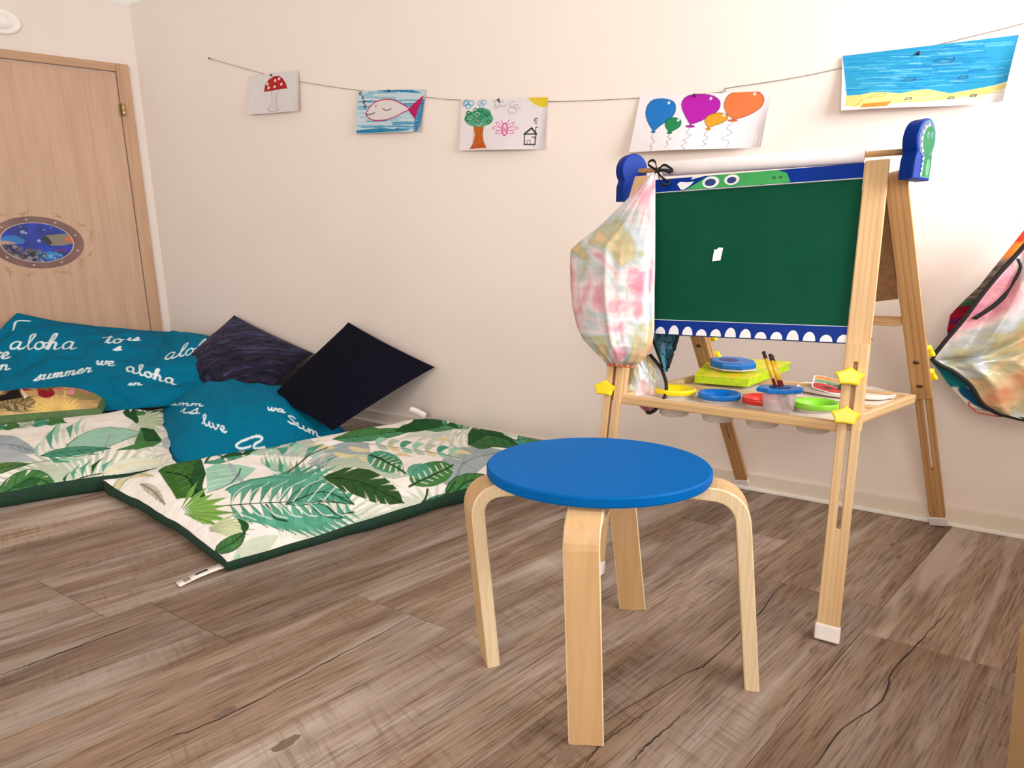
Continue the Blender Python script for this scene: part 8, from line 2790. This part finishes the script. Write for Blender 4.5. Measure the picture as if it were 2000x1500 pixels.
# ------------------------------------------------------------------ floor cushions
CLOTH = vcol('printed_cotton', 0.8, 0.12, 900.0, 0.0, 0.08)
GREENC = plain('dark_green_cotton', (8, 50, 34), 0.8, 0.1, 40, 0.1)
TEALB = plain('teal_cotton', (12, 108, 140), 0.7, 0.05, 40, 0.1)
OLIVE = plain('olive_green_cotton', (84, 112, 70), 0.8, 0.08, 40, 0.1)


def base_cover(name, P, zfloor, m, parent, org, out=0.006):
    ring = np.concatenate([P[0, ::8], P[::8, -1][1:], P[-1, ::-8][1:], P[::-8, 0][1:-1]])
    c = ring.mean(0)
    d = ring - c
    d[:, 2] = 0
    d /= np.linalg.norm(d, axis=1)[:, None]
    rows = []
    for k, (f, o_) in enumerate(((1.0, 0.0), (0.85, out * .8), (0.55, out * 1.4), (0.25, out), (0.06, -0.004), (0.0, -0.02))):
        q = ring + d * o_
        q[:, 2] = zfloor + (ring[:, 2] - zfloor) * f + 0.001
        rows.append(q)
    N = len(ring)
    V_ = np.concatenate(rows) - org
    fs = []
    for r_ in range(len(rows) - 1):
        for i in range(N):
            j = (i + 1) % N
            fs.append((r_ * N + i, (r_ + 1) * N + i, (r_ + 1) * N + j, r_ * N + j))
    fs.append(tuple((len(rows) - 1) * N + i for i in range(N))[::-1])
    return link(name, mesh_from(name, V_, fs, True), m, parent)


def palm_canvas(nx, ny, asp, art, bgc, seed):
    cv = Paint(nx, ny, bgc, asp)
    n_ = noise2(cv.U * 7, cv.V * 5, seed, 2)[..., None]
    cv.c += n_ * np.array([0.05, 0.05, 0.09])
    run_art(cv, art)
    cv.c += noise2(cv.U * 60, cv.V * 40, seed + 3, 2)[..., None] * 0.06
    return cv


def care_label(parent, p0, p1, side, w, org):
    p0, p1 = Vector(p0) - org, Vector(p1) - org
    pts = [p0.lerp(p1, k / 8) + Vector((0, 0, 0.004 * math.sin(math.pi * k / 8))) for k in range(9)]
    lb = link('care_label', ribbon_mesh('care_label', pts, w, side, 0.0008), WPLA, parent)
    lb['label'] = 'white care label with a grey code block and black lettering'
    dn = Vector((0, 0, 0.0012))
    link('code_print', ribbon_mesh('code_print', [p + dn for p in pts[6:8]], w * .55, side, 0.0003), GPLA, lb)
    sd = Vector(side).normalized()
    link('lettering_print', ribbon_mesh('lettering_print', [p + dn + sd * (w * -.16) for p in pts[3:6]], w * .26, side, 0.0003), PIN, lb)
    return lb


PA = S_A()
oA = Vector((-0.6, 2.25, 0.0))
cushA = empty('floor_cushion', oA)
tag(cushA, 'palm-leaf floor cushion in front, with a white care label at its near corner', 'floor cushion', 'palm-leaf floor cushions')
link('top_cover', grid_mesh('top_cover', PA - np.array(oA), palm_canvas(620, 420, 1.6, ART_A, (246, 241, 236), 3).c), CLOTH, cushA)
base_cover('base_cover', PA, 0.0, GREENC, cushA, np.array(oA))
care_label(cushA, (-0.858, 1.585, 0.012), (-0.952, 1.490, 0.003), (0.75, -0.66, 0.0), 0.036, oA)
care_label(cushA, (-0.445, 2.885, 0.108), (-0.520, 2.850, 0.155), (0.5, 0.2, 0.8), 0.030, oA)

PB = S_B()
oB = Vector((-2.2, 2.3, 0.0))
cushB = empty('floor_cushion', oB)
tag(cushB, 'palm-leaf floor cushion at the left edge, under the tropical flower cushion', 'floor cushion', 'palm-leaf floor cushions')
link('top_cover', grid_mesh('top_cover', PB - np.array(oB), palm_canvas(560, 400, 1.5, ART_B, (246, 241, 234), 7).c), CLOTH, cushB)
base_cover('base_cover', PB, 0.0, GREENC, cushB, np.array(oB))


def teal_canvas(nx, ny, asp, art, seed):
    cv = Paint(nx, ny, (0, 112, 148), asp)
    cv.c *= (1 + 0.10 * noise2(cv.U * 6, cv.V * 5, seed))[..., None]
    run_art(cv, art)
    return cv


PM = S_M()
oM = Vector((-1.4, 2.8, 0.0))
pm = empty('teal_pillow', oM)
tag(pm, 'plump teal pillow with white script lying between the palm-leaf cushions', 'pillow', 'teal script pillows')
link('top_cover', grid_mesh('top_cover', PM - np.array(oM), teal_canvas(420, 300, 1.3, ART_M, 5).c), CLOTH, pm)
base_cover('base_cover', PM, 0.0, TEALB, pm, np.array(oM), 0.02)
PK = S_K()
oK = Vector((-2.4, 3.4, 0.0))
pk = empty('teal_pillow', oK)
tag(pk, 'large teal pillow with white script leaning into the corner against the door', 'pillow', 'teal script pillows')
link('front_cover', grid_mesh('front_cover', PK - np.array(oK), teal_canvas(460, 300, 1.6, ART_K, 9).c), CLOTH, pk)
KB = loft(K_T, K_B, 460, 300, -0.02, (0.05, -0.75, 0.75), 0.0, 41)[::13, ::17]
link('back_cover', grid_mesh('back_cover', KB - np.array(oK)), TEALB, pk)

PT = S_T()
oT = Vector((-2.5, 2.85, 0.1))
pt = empty('tropical_cushion', oT)
tag(pt, 'tropical cushion with red flowers and yellow palm leaves and green sides', 'cushion')
cv = Paint(300, 220, (196, 164, 112), 1.9)
cv.c *= (1 + 0.5 * noise2(cv.U * 12, cv.V * 8, 4))[..., None]
run_art(cv, ART_T)
link('top_cover', grid_mesh('top_cover', PT - np.array(oT), cv.c), CLOTH, pt)
base_cover('side_cover', PT, 0.112, OLIVE, pt, np.array(oT), 0.016)
link('care_label', prism_mesh('care_label', [(0, 0), (.05, 0), (.018, .026)], .001), WPLA, pt, frame_matrix(Vector((-2.175, 2.79, 0.122)) - oT, (0.35, -0.9, 0.25), (1, .3, 0)))

# velvet and corduroy scatter cushions against the wall
t = NT('crushed_navy_velvet')
tc = t.coords()
mp = t.n('ShaderNodeMapping')
mp.inputs['Rotation'].default_value = (0.5, 0.3, -0.55)
mp.inputs['Scale'].default_value = (5, 30, 22)
t.l(tc, mp.inputs['Vector'])
f = t.noise(mp.outputs['Vector'], 1.0, 4.0, 0.6, 1.4)
c = t.ramp(f, [(0.40, (10, 9, 22)), (0.54, (24, 22, 46)), (0.68, (66, 64, 108))])
t.bump(f, 0.35, 0.01)
t.b.inputs['Sheen Weight'].default_value = 0.12
t.b.inputs['Sheen Tint'].default_value = (0.5, 0.5, 0.9, 1)
VELVET = t.set(c, 0.6, spec=0.15)
t = NT('navy_corduroy')
f = t.noise(t.coords(), 200.0, 3.0)
c = t.ramp(f, [(0.3, (12, 11, 24)), (0.7, (26, 24, 42))])
CORD = t.set(c, 0.85, spec=0.1)


def scatter(name, c, nx, ny, fb, bb_, m, label, cat, wr, seed, ribs=0, ribh=0.0):
    n = np.cross(np.array(c[1]) - np.array(c[0]), np.array(c[3]) - np.array(c[0]))
    if n[1] > 0:
        n = -n
    org = np.mean(np.array(c), 0) * [1, 1, 0]
    e = empty(name, org)
    tag(e, label, cat, 'navy scatter cushions')
    Pf = pillow_side(c, nx, ny, fb, n, wr, seed)
    if ribs:
        V = np.linspace(0, 1, ny)[:, None]
        Pf = Pf + (n / np.linalg.norm(n)) * (np.abs(np.sin(V * math.pi * ribs)) * ribh)[..., None] * np.ones((1, nx, 1))
    link('front_cover', grid_mesh('front_cover', Pf - org), m, e)
    Pb = pillow_side(c, 80, 80, -bb_, n, 0.0, seed)
    link('back_cover', grid_mesh('back_cover', Pb - org), m, e)
    return e


scatter('velvet_cushion', [(-2.075, 3.41, 0.205), (-1.33, 2.955, 0.175), (-1.150, 3.325, 0.360), (-1.745, 3.655, 0.548)], 200, 200, 0.085, 0.045, VELVET,
        'navy crushed-velvet cushion leaning on the wall', 'cushion', 0.008, 61)
scatter('corduroy_cushion', [(-1.245, 2.92, 0.20), (-0.83, 2.575, 0.125), (-0.392, 2.895, 0.362), (-0.885, 3.150, 0.560)], 120, 520, 0.075, 0.030, CORD,
        'near-black ribbed corduroy cushion standing on one corner against the wall', 'cushion', 0.004, 71, 56, 0.0055)

# ------------------------------------------------------------------ things on the easel tray
t = NT('frosted_plastic')
t.b.inputs['Transmission Weight'].default_value = 0.1
FROST = t.set(t.ramp(t.noise(t.coords(), 8.0), [(0.3, (244, 236, 230)), (0.7, (252, 246, 242))]), 0.35)
t.b.inputs['Alpha'].default_value = 0.62
t = NT('clear_cup_plastic')
t.b.inputs['Alpha'].default_value = 0.30
CLEAR = t.set(t.ramp(t.noise(t.coords(), 8.0), [(0.3, (240, 228, 230)), (0.7, (250, 242, 244))]), 0.2)
LIDC = {'yellow': (246, 220, 20), 'blue': (0, 110, 196), 'red': (216, 50, 40), 'green': (132, 208, 52)}
body_m = lathe_mesh('cup_body', [(0, -.062), (.028, -.062), (.033, -.058), (.040, -.006), (.040, .002), (.044, .004), (.044, .006), (.038, .006), (.031, -.056), (0, -.058)], 36, 1.32, 0.98)
body_m.materials.append(FROST)
lid_prof = [(.012, -.030), (.016, -.014), (.036, .004), (.042, .0095), (.046, .0105), (.0475, .008), (.0475, .000), (.044, -.001), (.0445, .006), (.040, .004), (.0345, .001), (.014, -.016), (.010, -.030), (.012, -.030)]
WORDS = {'yellow': 'leftmost on the tray', 'blue': 'second from the left on the tray', 'red': 'behind the cup of brushes', 'green': 'rightmost beside the star knobs'}
for nm, p in zip(('yellow', 'blue', 'red', 'green'), CUPS):
    e = empty('paint_cup', p + Vector((0, 0, 0.0)))
    tag(e, '%s-lidded paint cup sunk in the tray, %s' % (nm, WORDS[nm]), 'paint cup', 'paint cups in the tray')
    link('cup_body', body_m, None, e)
    link('lid', lathe_mesh('lid', [(r, z + .008 + (.005 if r > .035 and z > .003 else 0)) for r, z in lid_prof], 36, 1.30, 1.0), plain(nm + '_lid_plastic', LIDC[nm], 0.3, 0.03), e)

# cup of brushes
bc = Vector((0.716, 1.512, 0.504))
e = empty('brush_cup', bc)
tag(e, 'clear plastic cup with a blue lid holding paintbrushes', 'cup')
link('cup_body', lathe_mesh('cup_body', [(0, 0), (.026, 0), (.029, .003), (.0355, .058), (.033, .058), (.027, .005), (0, .004)], 36, 1.32, 0.86), CLEAR, e)
oc = []
for k in range(32):
    a = 2 * math.pi * k / 32
    r_ = .043 + .0035 * math.cos(8 * a)
    oc.append((r_ * math.cos(a) * 1.36, r_ * math.sin(a) * 0.86))
link('lid', prism_mesh('lid', oc, 0.012, 0.003, 2), plain('blue_lid_plastic', LIDC['blue'], .3), e, Matrix.Translation((0, 0, .0585)))
link('lid_well', lathe_mesh('lid_well', [(0, .0712), (.016, .0712), (.022, .0716), (.0, .0717)], 24, 1.3, 0.86), NAVY_P, e)
BMAR = plain('maroon_lacquer', (104, 20, 30), 0.25, 0.05)
BGOL = plain('yellow_lacquer', (232, 178, 50), 0.25, 0.05)
BDRK = plain('dark_bristle', (58, 24, 26), 0.7, 0.1)
for k, (x0_, y0_, x1_, y1_, lb) in enumerate(((0.727, 1.503, 0.685, 1.565, 'paintbrush leaning furthest left in the cup'), (0.738, 1.504, 0.701, 1.560, 'paintbrush in the middle of the cup'), (0.748, 1.508, 0.712, 1.572, 'paintbrush furthest right in the cup'))):
    a, b = Vector((x0_, y0_, 0.513)), Vector((x1_, y1_, 0.662 - .006 * k))
    e = empty('paintbrush', a)
    tag(e, lb, 'paintbrush', 'brushes in the cup')
    for nm, f0, f1, r0, r1, mt in (('handle_end', 0, .53, .0036, .0046, BMAR), ('handle', .53, .88, .0046, .0048, BGOL), ('bristles', .88, 1.0, .0050, .0046, BDRK)):
        link(nm, tube_mesh(nm, [(b - a) * f0, (b - a) * ((f0 + f1) / 2), (b - a) * f1], 0, 10, True, [r0, (r0 + r1) / 2, r1]), mt, e)

# yellow-green book with the blue lid on it
t = NT('yellow_green_cover')
f = t.noise(t.coords(), 26.0, 3.0, 0.5, 0.8)
c = t.ramp(f, [(0.40, (186, 208, 24)), (0.52, (222, 220, 40)), (0.62, (246, 206, 30)), (0.72, (236, 232, 190))])
COVER = t.set(c, 0.35)
LIMEC = plain('lime_spine', (176, 204, 20), 0.35, 0.08, 50)
bk = [Vector(p) for p in ((0.600, 1.868, 0.508), (0.752, 1.806, 0.508), (0.950, 1.948, 0.535), (0.715, 2.055, 0.535))]
e = empty('book', bk[0])
tag(e, 'yellow and lime-green picture book lying on the tray', 'book')


def slab_quad(name, q, z0, z1, m, parent, org, ins=0.0):
    c_ = sum(q, Vector()) / 4
    q2 = [p + (c_ - p) * ins for p in q]
    vs_ = [p + Vector((0, 0, z0)) - org for p in q2] + [p + Vector((0, 0, z1)) - org for p in q2]
    return link(name, mesh_from(name, vs_, [(3, 2, 1, 0), (4, 5, 6, 7), (0, 1, 5, 4), (1, 2, 6, 5), (2, 3, 7, 6), (3, 0, 4, 7)]), m, parent)


slab_quad('back_cover', bk, 0.0, 0.003, LIMEC, e, bk[0])
slab_quad('pages', bk, 0.003, 0.025, LIMEC, e, bk[0], 0.03)
slab_quad('front_cover', bk, 0.025, 0.029, COVER, e, bk[0])
slab_quad('spine', [bk[0], bk[1], bk[1].lerp(bk[2], .02), bk[0].lerp(bk[3], .02)], 0.003, 0.025, LIMEC, e, bk[0])
ld = Vector((0.735, 1.905, 0.5520))
e = empty('paint_pot_lid', ld)
tag(e, 'blue plastic lid with a hole lying on the book', 'lid')
oc = []
for k in range(8):
    a = 2 * math.pi * (k + .5) / 8
    oc.append((.078 * math.cos(a) * (1.0 if k % 2 else .94), .060 * math.sin(a)))
lm = Matrix.Rotation(-0.35, 4, 'Z') @ Matrix.Rotation(0.06, 4, 'X')
link('rim', prism_mesh('rim', [(x * 1.03, y * 1.03) for x, y in oc], 0.005, 0.0015, 2), FROST, e, lm)
link('top', prism_mesh('top', oc, 0.020, 0.006, 3), plain('blue_lid_plastic', LIDC['blue'], .3), e, lm @ Matrix.Translation((0, 0, .005)))
link('hole', lathe_mesh('hole', [(0, .0255), (.022, .0255), (.026, .0258), (.027, .0252)], 28, 1.2, .8), NAVY_P, e, lm @ Matrix.Translation((-.012, .002, 0)))

# white flower-shaped palette with paper cut-outs
plc = Vector((1.035, 1.765, 0.5005))
oc = []
for k in range(72):
    a = 2 * math.pi * k / 72
    r_ = 1 + .07 * abs(math.cos(3.5 * a))
    oc.append((.128 * r_ * math.cos(a), .082 * r_ * math.sin(a)))
e = empty('paint_palette', plc)
tag(e, 'white scalloped plastic palette at the back of the tray', 'palette')
mz = Matrix.Rotation(-0.5, 4, 'Z')
link('plate', prism_mesh('plate', oc, 0.006, 0.002, 2), WPLA, e, mz)
n_ = len(oc)
vs_ = [(x * f_, y * f_, z) for f_, z in ((1.0, .005), (1.03, .010), (1.0, .0115), (.96, .008), (.93, .0058)) for x, y in oc]
fs_ = [(r_ * n_ + i, r_ * n_ + (i + 1) % n_, (r_ + 1) * n_ + (i + 1) % n_, (r_ + 1) * n_ + i) for r_ in range(4) for i in range(n_)]
link('scalloped_rim', mesh_from('scalloped_rim', vs_, fs_, True), WPLA, e, mz)
for x, y, z, rx, ry, col, lb in ((1.000, 1.795, .5160, .046, .026, (206, 140, 70), 'orange-brown paper cut-out on the palette'), (0.985, 1.755, .5130, .052, .024, (120, 150, 104), 'green paper cut-out with a white edge on the palette'),
                                 (0.962, 1.728, .5110, .046, .020, (176, 52, 44), 'red and white paper cut-out at the front of the palette'), (1.02, 1.725, .5100, .034, .026, (36, 30, 30), 'black paper cut-out beside the front post')):
    e = empty('paper_cutout', (x, y, z + 0.010))
    e.rotation_euler = (math.radians(22), 0, 0)
    tag(e, lb, 'cut-out', 'paper cut-outs on the palette')
    poly = [(rx * math.cos(a) * (1 + .14 * math.cos(3 * a)), ry * math.sin(a)) for a in [k * math.pi / 9 for k in range(18)]]
    if col[0] == 36:
        poly = [(-.026, -.02), (.03, -.024), (.034, .018), (-.02, .022)]
    else:
        link('white_edge', prism_mesh('white_edge', [(px * 1.1, py * 1.14) for px, py in poly], 0.0012), WHITE_P, e, mz)
    link('face', prism_mesh('face', poly, 0.0018), plain('cutout_%d' % col[0], col, .6, .1, 60), e, mz)
    link('marks', prism_mesh('marks', [(-rx * .3, -ry * .2), (rx * .1, -ry * .35), (rx * .4, ry * .2), (-rx * .1, ry * .3)], 0.0022), plain('cutout_ink', (70, 44, 36), .6), e, mz)
o = link('white_card', prism_mesh('white_card', [(-.05, -.022), (.05, -.026), (.052, .024), (-.046, .026)], 0.0012), PAPER, None, Matrix.Translation((0.868, 1.802, 0.4975)) @ Matrix.Rotation(-.5, 4, 'Z'))
tag(o, 'blank white card lying between the book and the palette', 'card')

# ------------------------------------------------------------------ aprons
def pastel(name, sc=6.0, seed=0.0):
    t = NT(name)
    v = t.coords((1, 1, 1))
    mp = t.n('ShaderNodeMapping')
    mp.inputs['Location'].default_value = (seed, seed * .7, seed * .3)
    t.l(v, mp.inputs['Vector'])
    f = t.noise(mp.outputs['Vector'], sc, 3.0, 0.6, 0.6)
    c = t.ramp(f, [(0.28, (226, 146, 112)), (0.36, (228, 196, 152)), (0.42, (184, 184, 148)), (0.47, (194, 206, 212)), (0.515, (228, 216, 218)), (0.565, (228, 172, 184)), (0.65, (220, 138, 164)), (0.75, (158, 194, 178))])
    f2 = t.noise(t.coords((6, 6, 40)), 1.0, 3.0)
    c = t.mix(c, t.ramp(f2, [(0.35, (214, 206, 200)), (0.6, (255, 255, 255))]), 0.5, 'MULTIPLY')
    t.bump(t.noise(v, 26.0, 3.0), 0.25, 0.01)
    MATS[name] = t.set(c, 0.32, 0.12)
    return MATS[name]


FOIL = pastel('pastel_foil_cloth', 5.2)
FOIL2 = pastel('pastel_foil_lining', 4.6, 3.3)
BLACKT = plain('black_binding', (20, 18, 22), 0.7, 0.1)
PL_E = (EO, EU, ELEAN, EN)
BAG = [(1.1385, 0.0489, 0.0608), (1.1147, 0.032, 0.0636), (1.0798, -0.0021, 0.0676), (1.0376, -0.044, 0.0723), (0.9877, -0.0942, 0.0779), (0.9446, -0.1518, 0.0827), (0.9198, -0.1792, 0.0853), (0.8715, -0.1748, 0.0905),
       (0.8133, -0.1657, 0.0954), (0.7554, -0.1533, 0.1016), (0.6981, -0.131, 0.1078), (0.6627, -0.1084, 0.1059), (0.6278, -0.0651, 0.0924), (0.6067, -0.0371, 0.0742), (0.5953, -0.0216, 0.0592)]
BAG = [(b * 1.0, a0, a1) for b, a0, a1 in BAG]


def bag_front(U, V):
    e = np.sqrt(np.clip(4 * U * (1 - U), 0, 1)) * np.clip(V * 2.2, 0, 1) * np.clip((1.02 - V) * 5, 0.1, 1)
    crease = 0.010 * np.exp(-((U - 0.52) / 0.05) ** 2) * np.clip(V * 3 - .6, 0, 1)
    gath = 0.006 * np.sin(U * 34) * np.clip((V - 0.78) / 0.2, 0, 1)
    return 0.040 + 0.055 * e + crease + gath


org = np.array(EO + EU * -0.03 + ELEAN * 0.85)
e = empty('apron', org)
tag(e, 'pastel shiny children\'s apron tied by a black bow to the left of the easel', 'apron', 'painting aprons')
Pf = rowcloth(BAG, PL_E, 150, 170, bag_front, 0.004, 81)
edge = np.clip(4 * np.linspace(0, 1, 150) * (1 - np.linspace(0, 1, 150)) * 6, 0, 1)[None, :, None]
flatf = rowcloth(BAG, PL_E, 150, 170, lambda U, V: np.full_like(U, 0.040), 0.0, 81)
Pf = flatf * (1 - edge) + Pf * edge
Pb = rowcloth(BAG, PL_E, 150, 170, lambda U, V: 0.040 - 0.012 * np.clip(4 * U * (1 - U), 0, 1), 0.0, 81)
link('sleeve', grid_mesh('sleeve', np.concatenate([Pf, Pb[:, -2:0:-1]], 1) - org, None, True, True), FOIL, e)
hem = [Vector(p) - Vector(org) for p in Pf[-1, 4:-4:3]]
link('hem', tube_mesh('hem', hem, 0.0042, 8), plain('orange_hem', (222, 120, 84), .4, .25, 30), e)
TAIL = [(0.6433, 0.0161, 0.0638), (0.6212, 0.0091, 0.0882), (0.5995, 0.01, 0.1091), (0.5628, 0.0128, 0.1284), (0.5332, 0.0195, 0.1316), (0.5038, 0.0389, 0.1228), (0.4818, 0.0635, 0.1069), (0.4727, 0.077, 0.0925)]
Pt_ = rowcloth(TAIL, PL_E, 40, 60, lambda U, V: -0.075 + 0.02 * np.sin(U * 5 + V * 3), 0.006, 83)
tl_ = link('tail', grid_mesh('tail', Pt_ - org), FOIL2, e)
link('binding', tube_mesh('binding', [Vector(p) - Vector(org) for p in Pt_[::4, -1]] + [Vector(p) - Vector(org) for p in Pt_[-1, ::-6]], 0.0052, 8), BLACKT, tl_)
TRI = [(0.7251, 0.0572, 0.1438), (0.7025, 0.0597, 0.1402), (0.6653, 0.0797, 0.1336), (0.6356, 0.0955, 0.1263), (0.5972, 0.1152, 0.1214)]
Pr_ = rowcloth(TRI, PL_E, 30, 40, lambda U, V: -0.092 + 0.012 * np.sin(U * 6), 0.003, 85)
t = NT('teal_printed_cotton')
c = t.ramp(t.noise(t.coords(), 40.0, 3.0, .6, 1.0), [(0.40, (34, 52, 74)), (0.48, (20, 110, 132)), (0.58, (70, 150, 170)), (0.66, (92, 60, 92)), (0.74, (220, 210, 200))])
TPRINT = t.set(c, 0.6)
fl_ = link('flap', grid_mesh('flap', Pr_ - org), TPRINT, e)
for side in (0, -1):
    link('binding', tube_mesh('binding', [Vector(p) - Vector(org) for p in Pr_[::4, side]], 0.0052, 8), BLACKT, fl_)
kn = EO + EU * 0.062 + ELEAN * 1.150 + EN * 0.022


def bowpt(dx, dy, dz=0.0):
    return kn + EU * (dx / 620) + UP * (-dy / 660) + EN * dz - Vector(org)


bow = link('bow_knot', tube_mesh('bow_knot', [bowpt(-3, -3, .004), bowpt(0, 0, .006), bowpt(3, 4, .004)], 0, 10, True, [.004, .007, .004]), BLACKT, e)
for pts in (((0, 0), (-10, -6), (-18, -14), (-12, -20), (-4, -15), (0, 0)), ((0, 0), (12, -8), (22, -4), (28, 2), (16, 1), (0, 0)), ((1, 2), (8, 12), (16, 18), (24, 22), (19, 28), (8, 24), (1, 2)), ((0, 0), (-4, 8), (-5, 18)), ((2, 0), (14, 2), (24, 6))):
    q = catmull([bowpt(x, y, .006 + .004 * math.sin(i * 1.7)) for i, (x, y) in enumerate(pts)], 26)
    link('ribbon_loop', ribbon_mesh('ribbon_loop', q, 0.0075, EN * .5 + UP * .6 + EU * .2, 0.0012), BLACKT, bow)

# second apron, hanging from a hook by the right edge
PL_W = (BW0, BWD, UP, BWD.cross(UP))
FRONT = [(1.0199, 0.7135, 0.7406), (0.9511, 0.6852, 0.7673), (0.9086, 0.6608, 0.7898), (0.8576, 0.6311, 0.808), (0.7976, 0.6015, 0.8274), (0.7358, 0.5746, 0.8447), (0.6717, 0.5405, 0.8601), (0.6223, 0.5162, 0.8711),
         (0.606, 0.5131, 0.8755), (0.589, 0.5386, 0.8804), (0.5758, 0.5685, 0.8837), (0.5362, 0.618, 0.8902), (0.4839, 0.6488, 0.8953), (0.4602, 0.6889, 0.8889), (0.4522, 0.7357, 0.8697)]
BACK = [(1.0418, 0.7279, 0.7443), (0.9871, 0.6861, 0.7638), (0.9156, 0.6505, 0.7909), (0.8261, 0.6059, 0.8257), (0.7794, 0.5729, 0.8378), (0.7395, 0.5481, 0.8488), (0.6922, 0.5467, 0.8609), (0.6563, 0.5553, 0.8716),
        (0.6197, 0.5381, 0.8798), (0.5936, 0.5179, 0.8855), (0.5633, 0.5429, 0.8923), (0.5252, 0.5701, 0.8992), (0.4956, 0.5987, 0.904), (0.4663, 0.627, 0.9055), (0.4448, 0.6628, 0.904), (0.4409, 0.7068, 0.8893)]
org = np.array(BW0 + BWD * 0.72 + UP * 0.6 - Vector((.484, .875, 0)) * .19)
e = empty('apron', org)
tag(e, 'pastel apron with black binding and printed outside, cut off by the right edge', 'apron', 'painting aprons')
def lining_depth(U, V):
    d_ = 0.222 + 0.018 * np.sin(U * 7 + V * 3) * U + 0.022 * np.exp(-((U - .45 + V * .3) / .10) ** 2)
    d_ = d_ - 0.030 * np.exp(-((V - 0.62 + 0.35 * U) / 0.035) ** 2) * np.clip(U * 5, 0, 1)
    return d_ + 0.012 * np.sin(V * 16 + U * 9) * np.clip((V - .7) * 4, 0, 1) * U


Pf = rowcloth(FRONT, PL_W, 130, 150, lining_depth, 0.006, 91)
ln_ = link('lining', grid_mesh('lining', Pf - org), FOIL2, e)
link('binding', tube_mesh('binding', catmull([Vector(p) - Vector(org) + Vector((0, -.002, 0)) for p in Pf[::5, 0]] + [Vector(p) - Vector(org) for p in Pf[-1, 10::14]], 120), 0.0062, 8), BLACKT, ln_)
cv = Paint(90, 150, (176, 164, 150), 0.6)          # u across, v down the cloth
cv.poly([(0, 0), (1, 0), (1, .10), (0, .10)], (206, 58, 40))
cv.poly([(0, .10), (.4, .09), (.3, .15), (0, .14)], (226, 130, 50))
for k in range(10):
    cv.line([(0, .15 + .012 * k), (.35, .13 + .013 * k)], .02, (70, 62, 56) if k % 2 else (120, 108, 96))
cv.poly([(0, .27), (.5, .20), (.5, .24), (0, .31)], (40, 90, 50))
cv.poly([(0, .29), (.5, .25), (.6, .50), (0, .54)], (126, 16, 44))
for k in range(7):
    cv.line([(.0, .34 + .025 * k), (.3, .31 + .025 * k)], .03, (70, 30, 90) if k % 2 else (160, 20, 40), .7)
cv.poly([(0, .55), (1, .50), (1, .76), (0, .76)], (24, 116, 124))
cv.poly([(0, .755), (.3, .74), (1, .76), (1, .92), (0, .90)], (226, 216, 204))
for k in range(3):
    cv.disc((.10 + .02 * k, .80 + .033 * k), .07, (24, 84, 120), .09)
cv.poly([(0, .92), (1, .92), (1, 1), (0, 1)], (214, 190, 176))
Pb = rowcloth(BACK, PL_W, 90, 150, lambda U, V: 0.165 - 0.05 * U, 0.004, 95)
link('printed_outside', grid_mesh('printed_outside', Pb - org, cv.c), CLOTH, e)
link('drawstring', tube_mesh('drawstring', catmull([M_BACK @ Vector((x, y, .19)) - Vector(org) for x, y in ((.626, .478), (.630, .466), (.640, .460), (.648, .450), (.664, .447), (.69, .444), (.71, .444))], 40), 0.0022, 6),
     plain('orange_cord', (206, 84, 54), .6), e)
st_ = [(0.9087, 0.6715), (0.8846, 0.6807), (0.8516, 0.6742), (0.8226, 0.667), (0.7777, 0.6387), (0.7353, 0.5969)]
link('neck_strap', ribbon_mesh('neck_strap', catmull([M_BACK @ Vector((x, z, .232)) - Vector(org) for z, x in st_], 40), [0.008 + .005 * min(1, max(0, (i - 14) / 16)) for i in range(40)], BWD * .8 - UP * .2, 0.0015), BLACKT, e)
hk = empty('wall_hook', M_BACK @ Vector((0.752, 1.035, 0.0)))
tag(hk, 'steel wall hook that holds the apron at the right edge', 'hook')
R3 = M_BACK.to_3x3().to_4x4()
link('plate', box_mesh('plate', .03, .06, .004, .001), STEEL, hk, R3)
link('arm', tube_mesh('arm', catmull([(R3 @ Vector(p)) for p in ((0, .01, .003), (0, .0, .10), (0, -.005, .20), (0, .012, .228), (0, .03, .225))], 24), .004, 8), STEEL, hk)
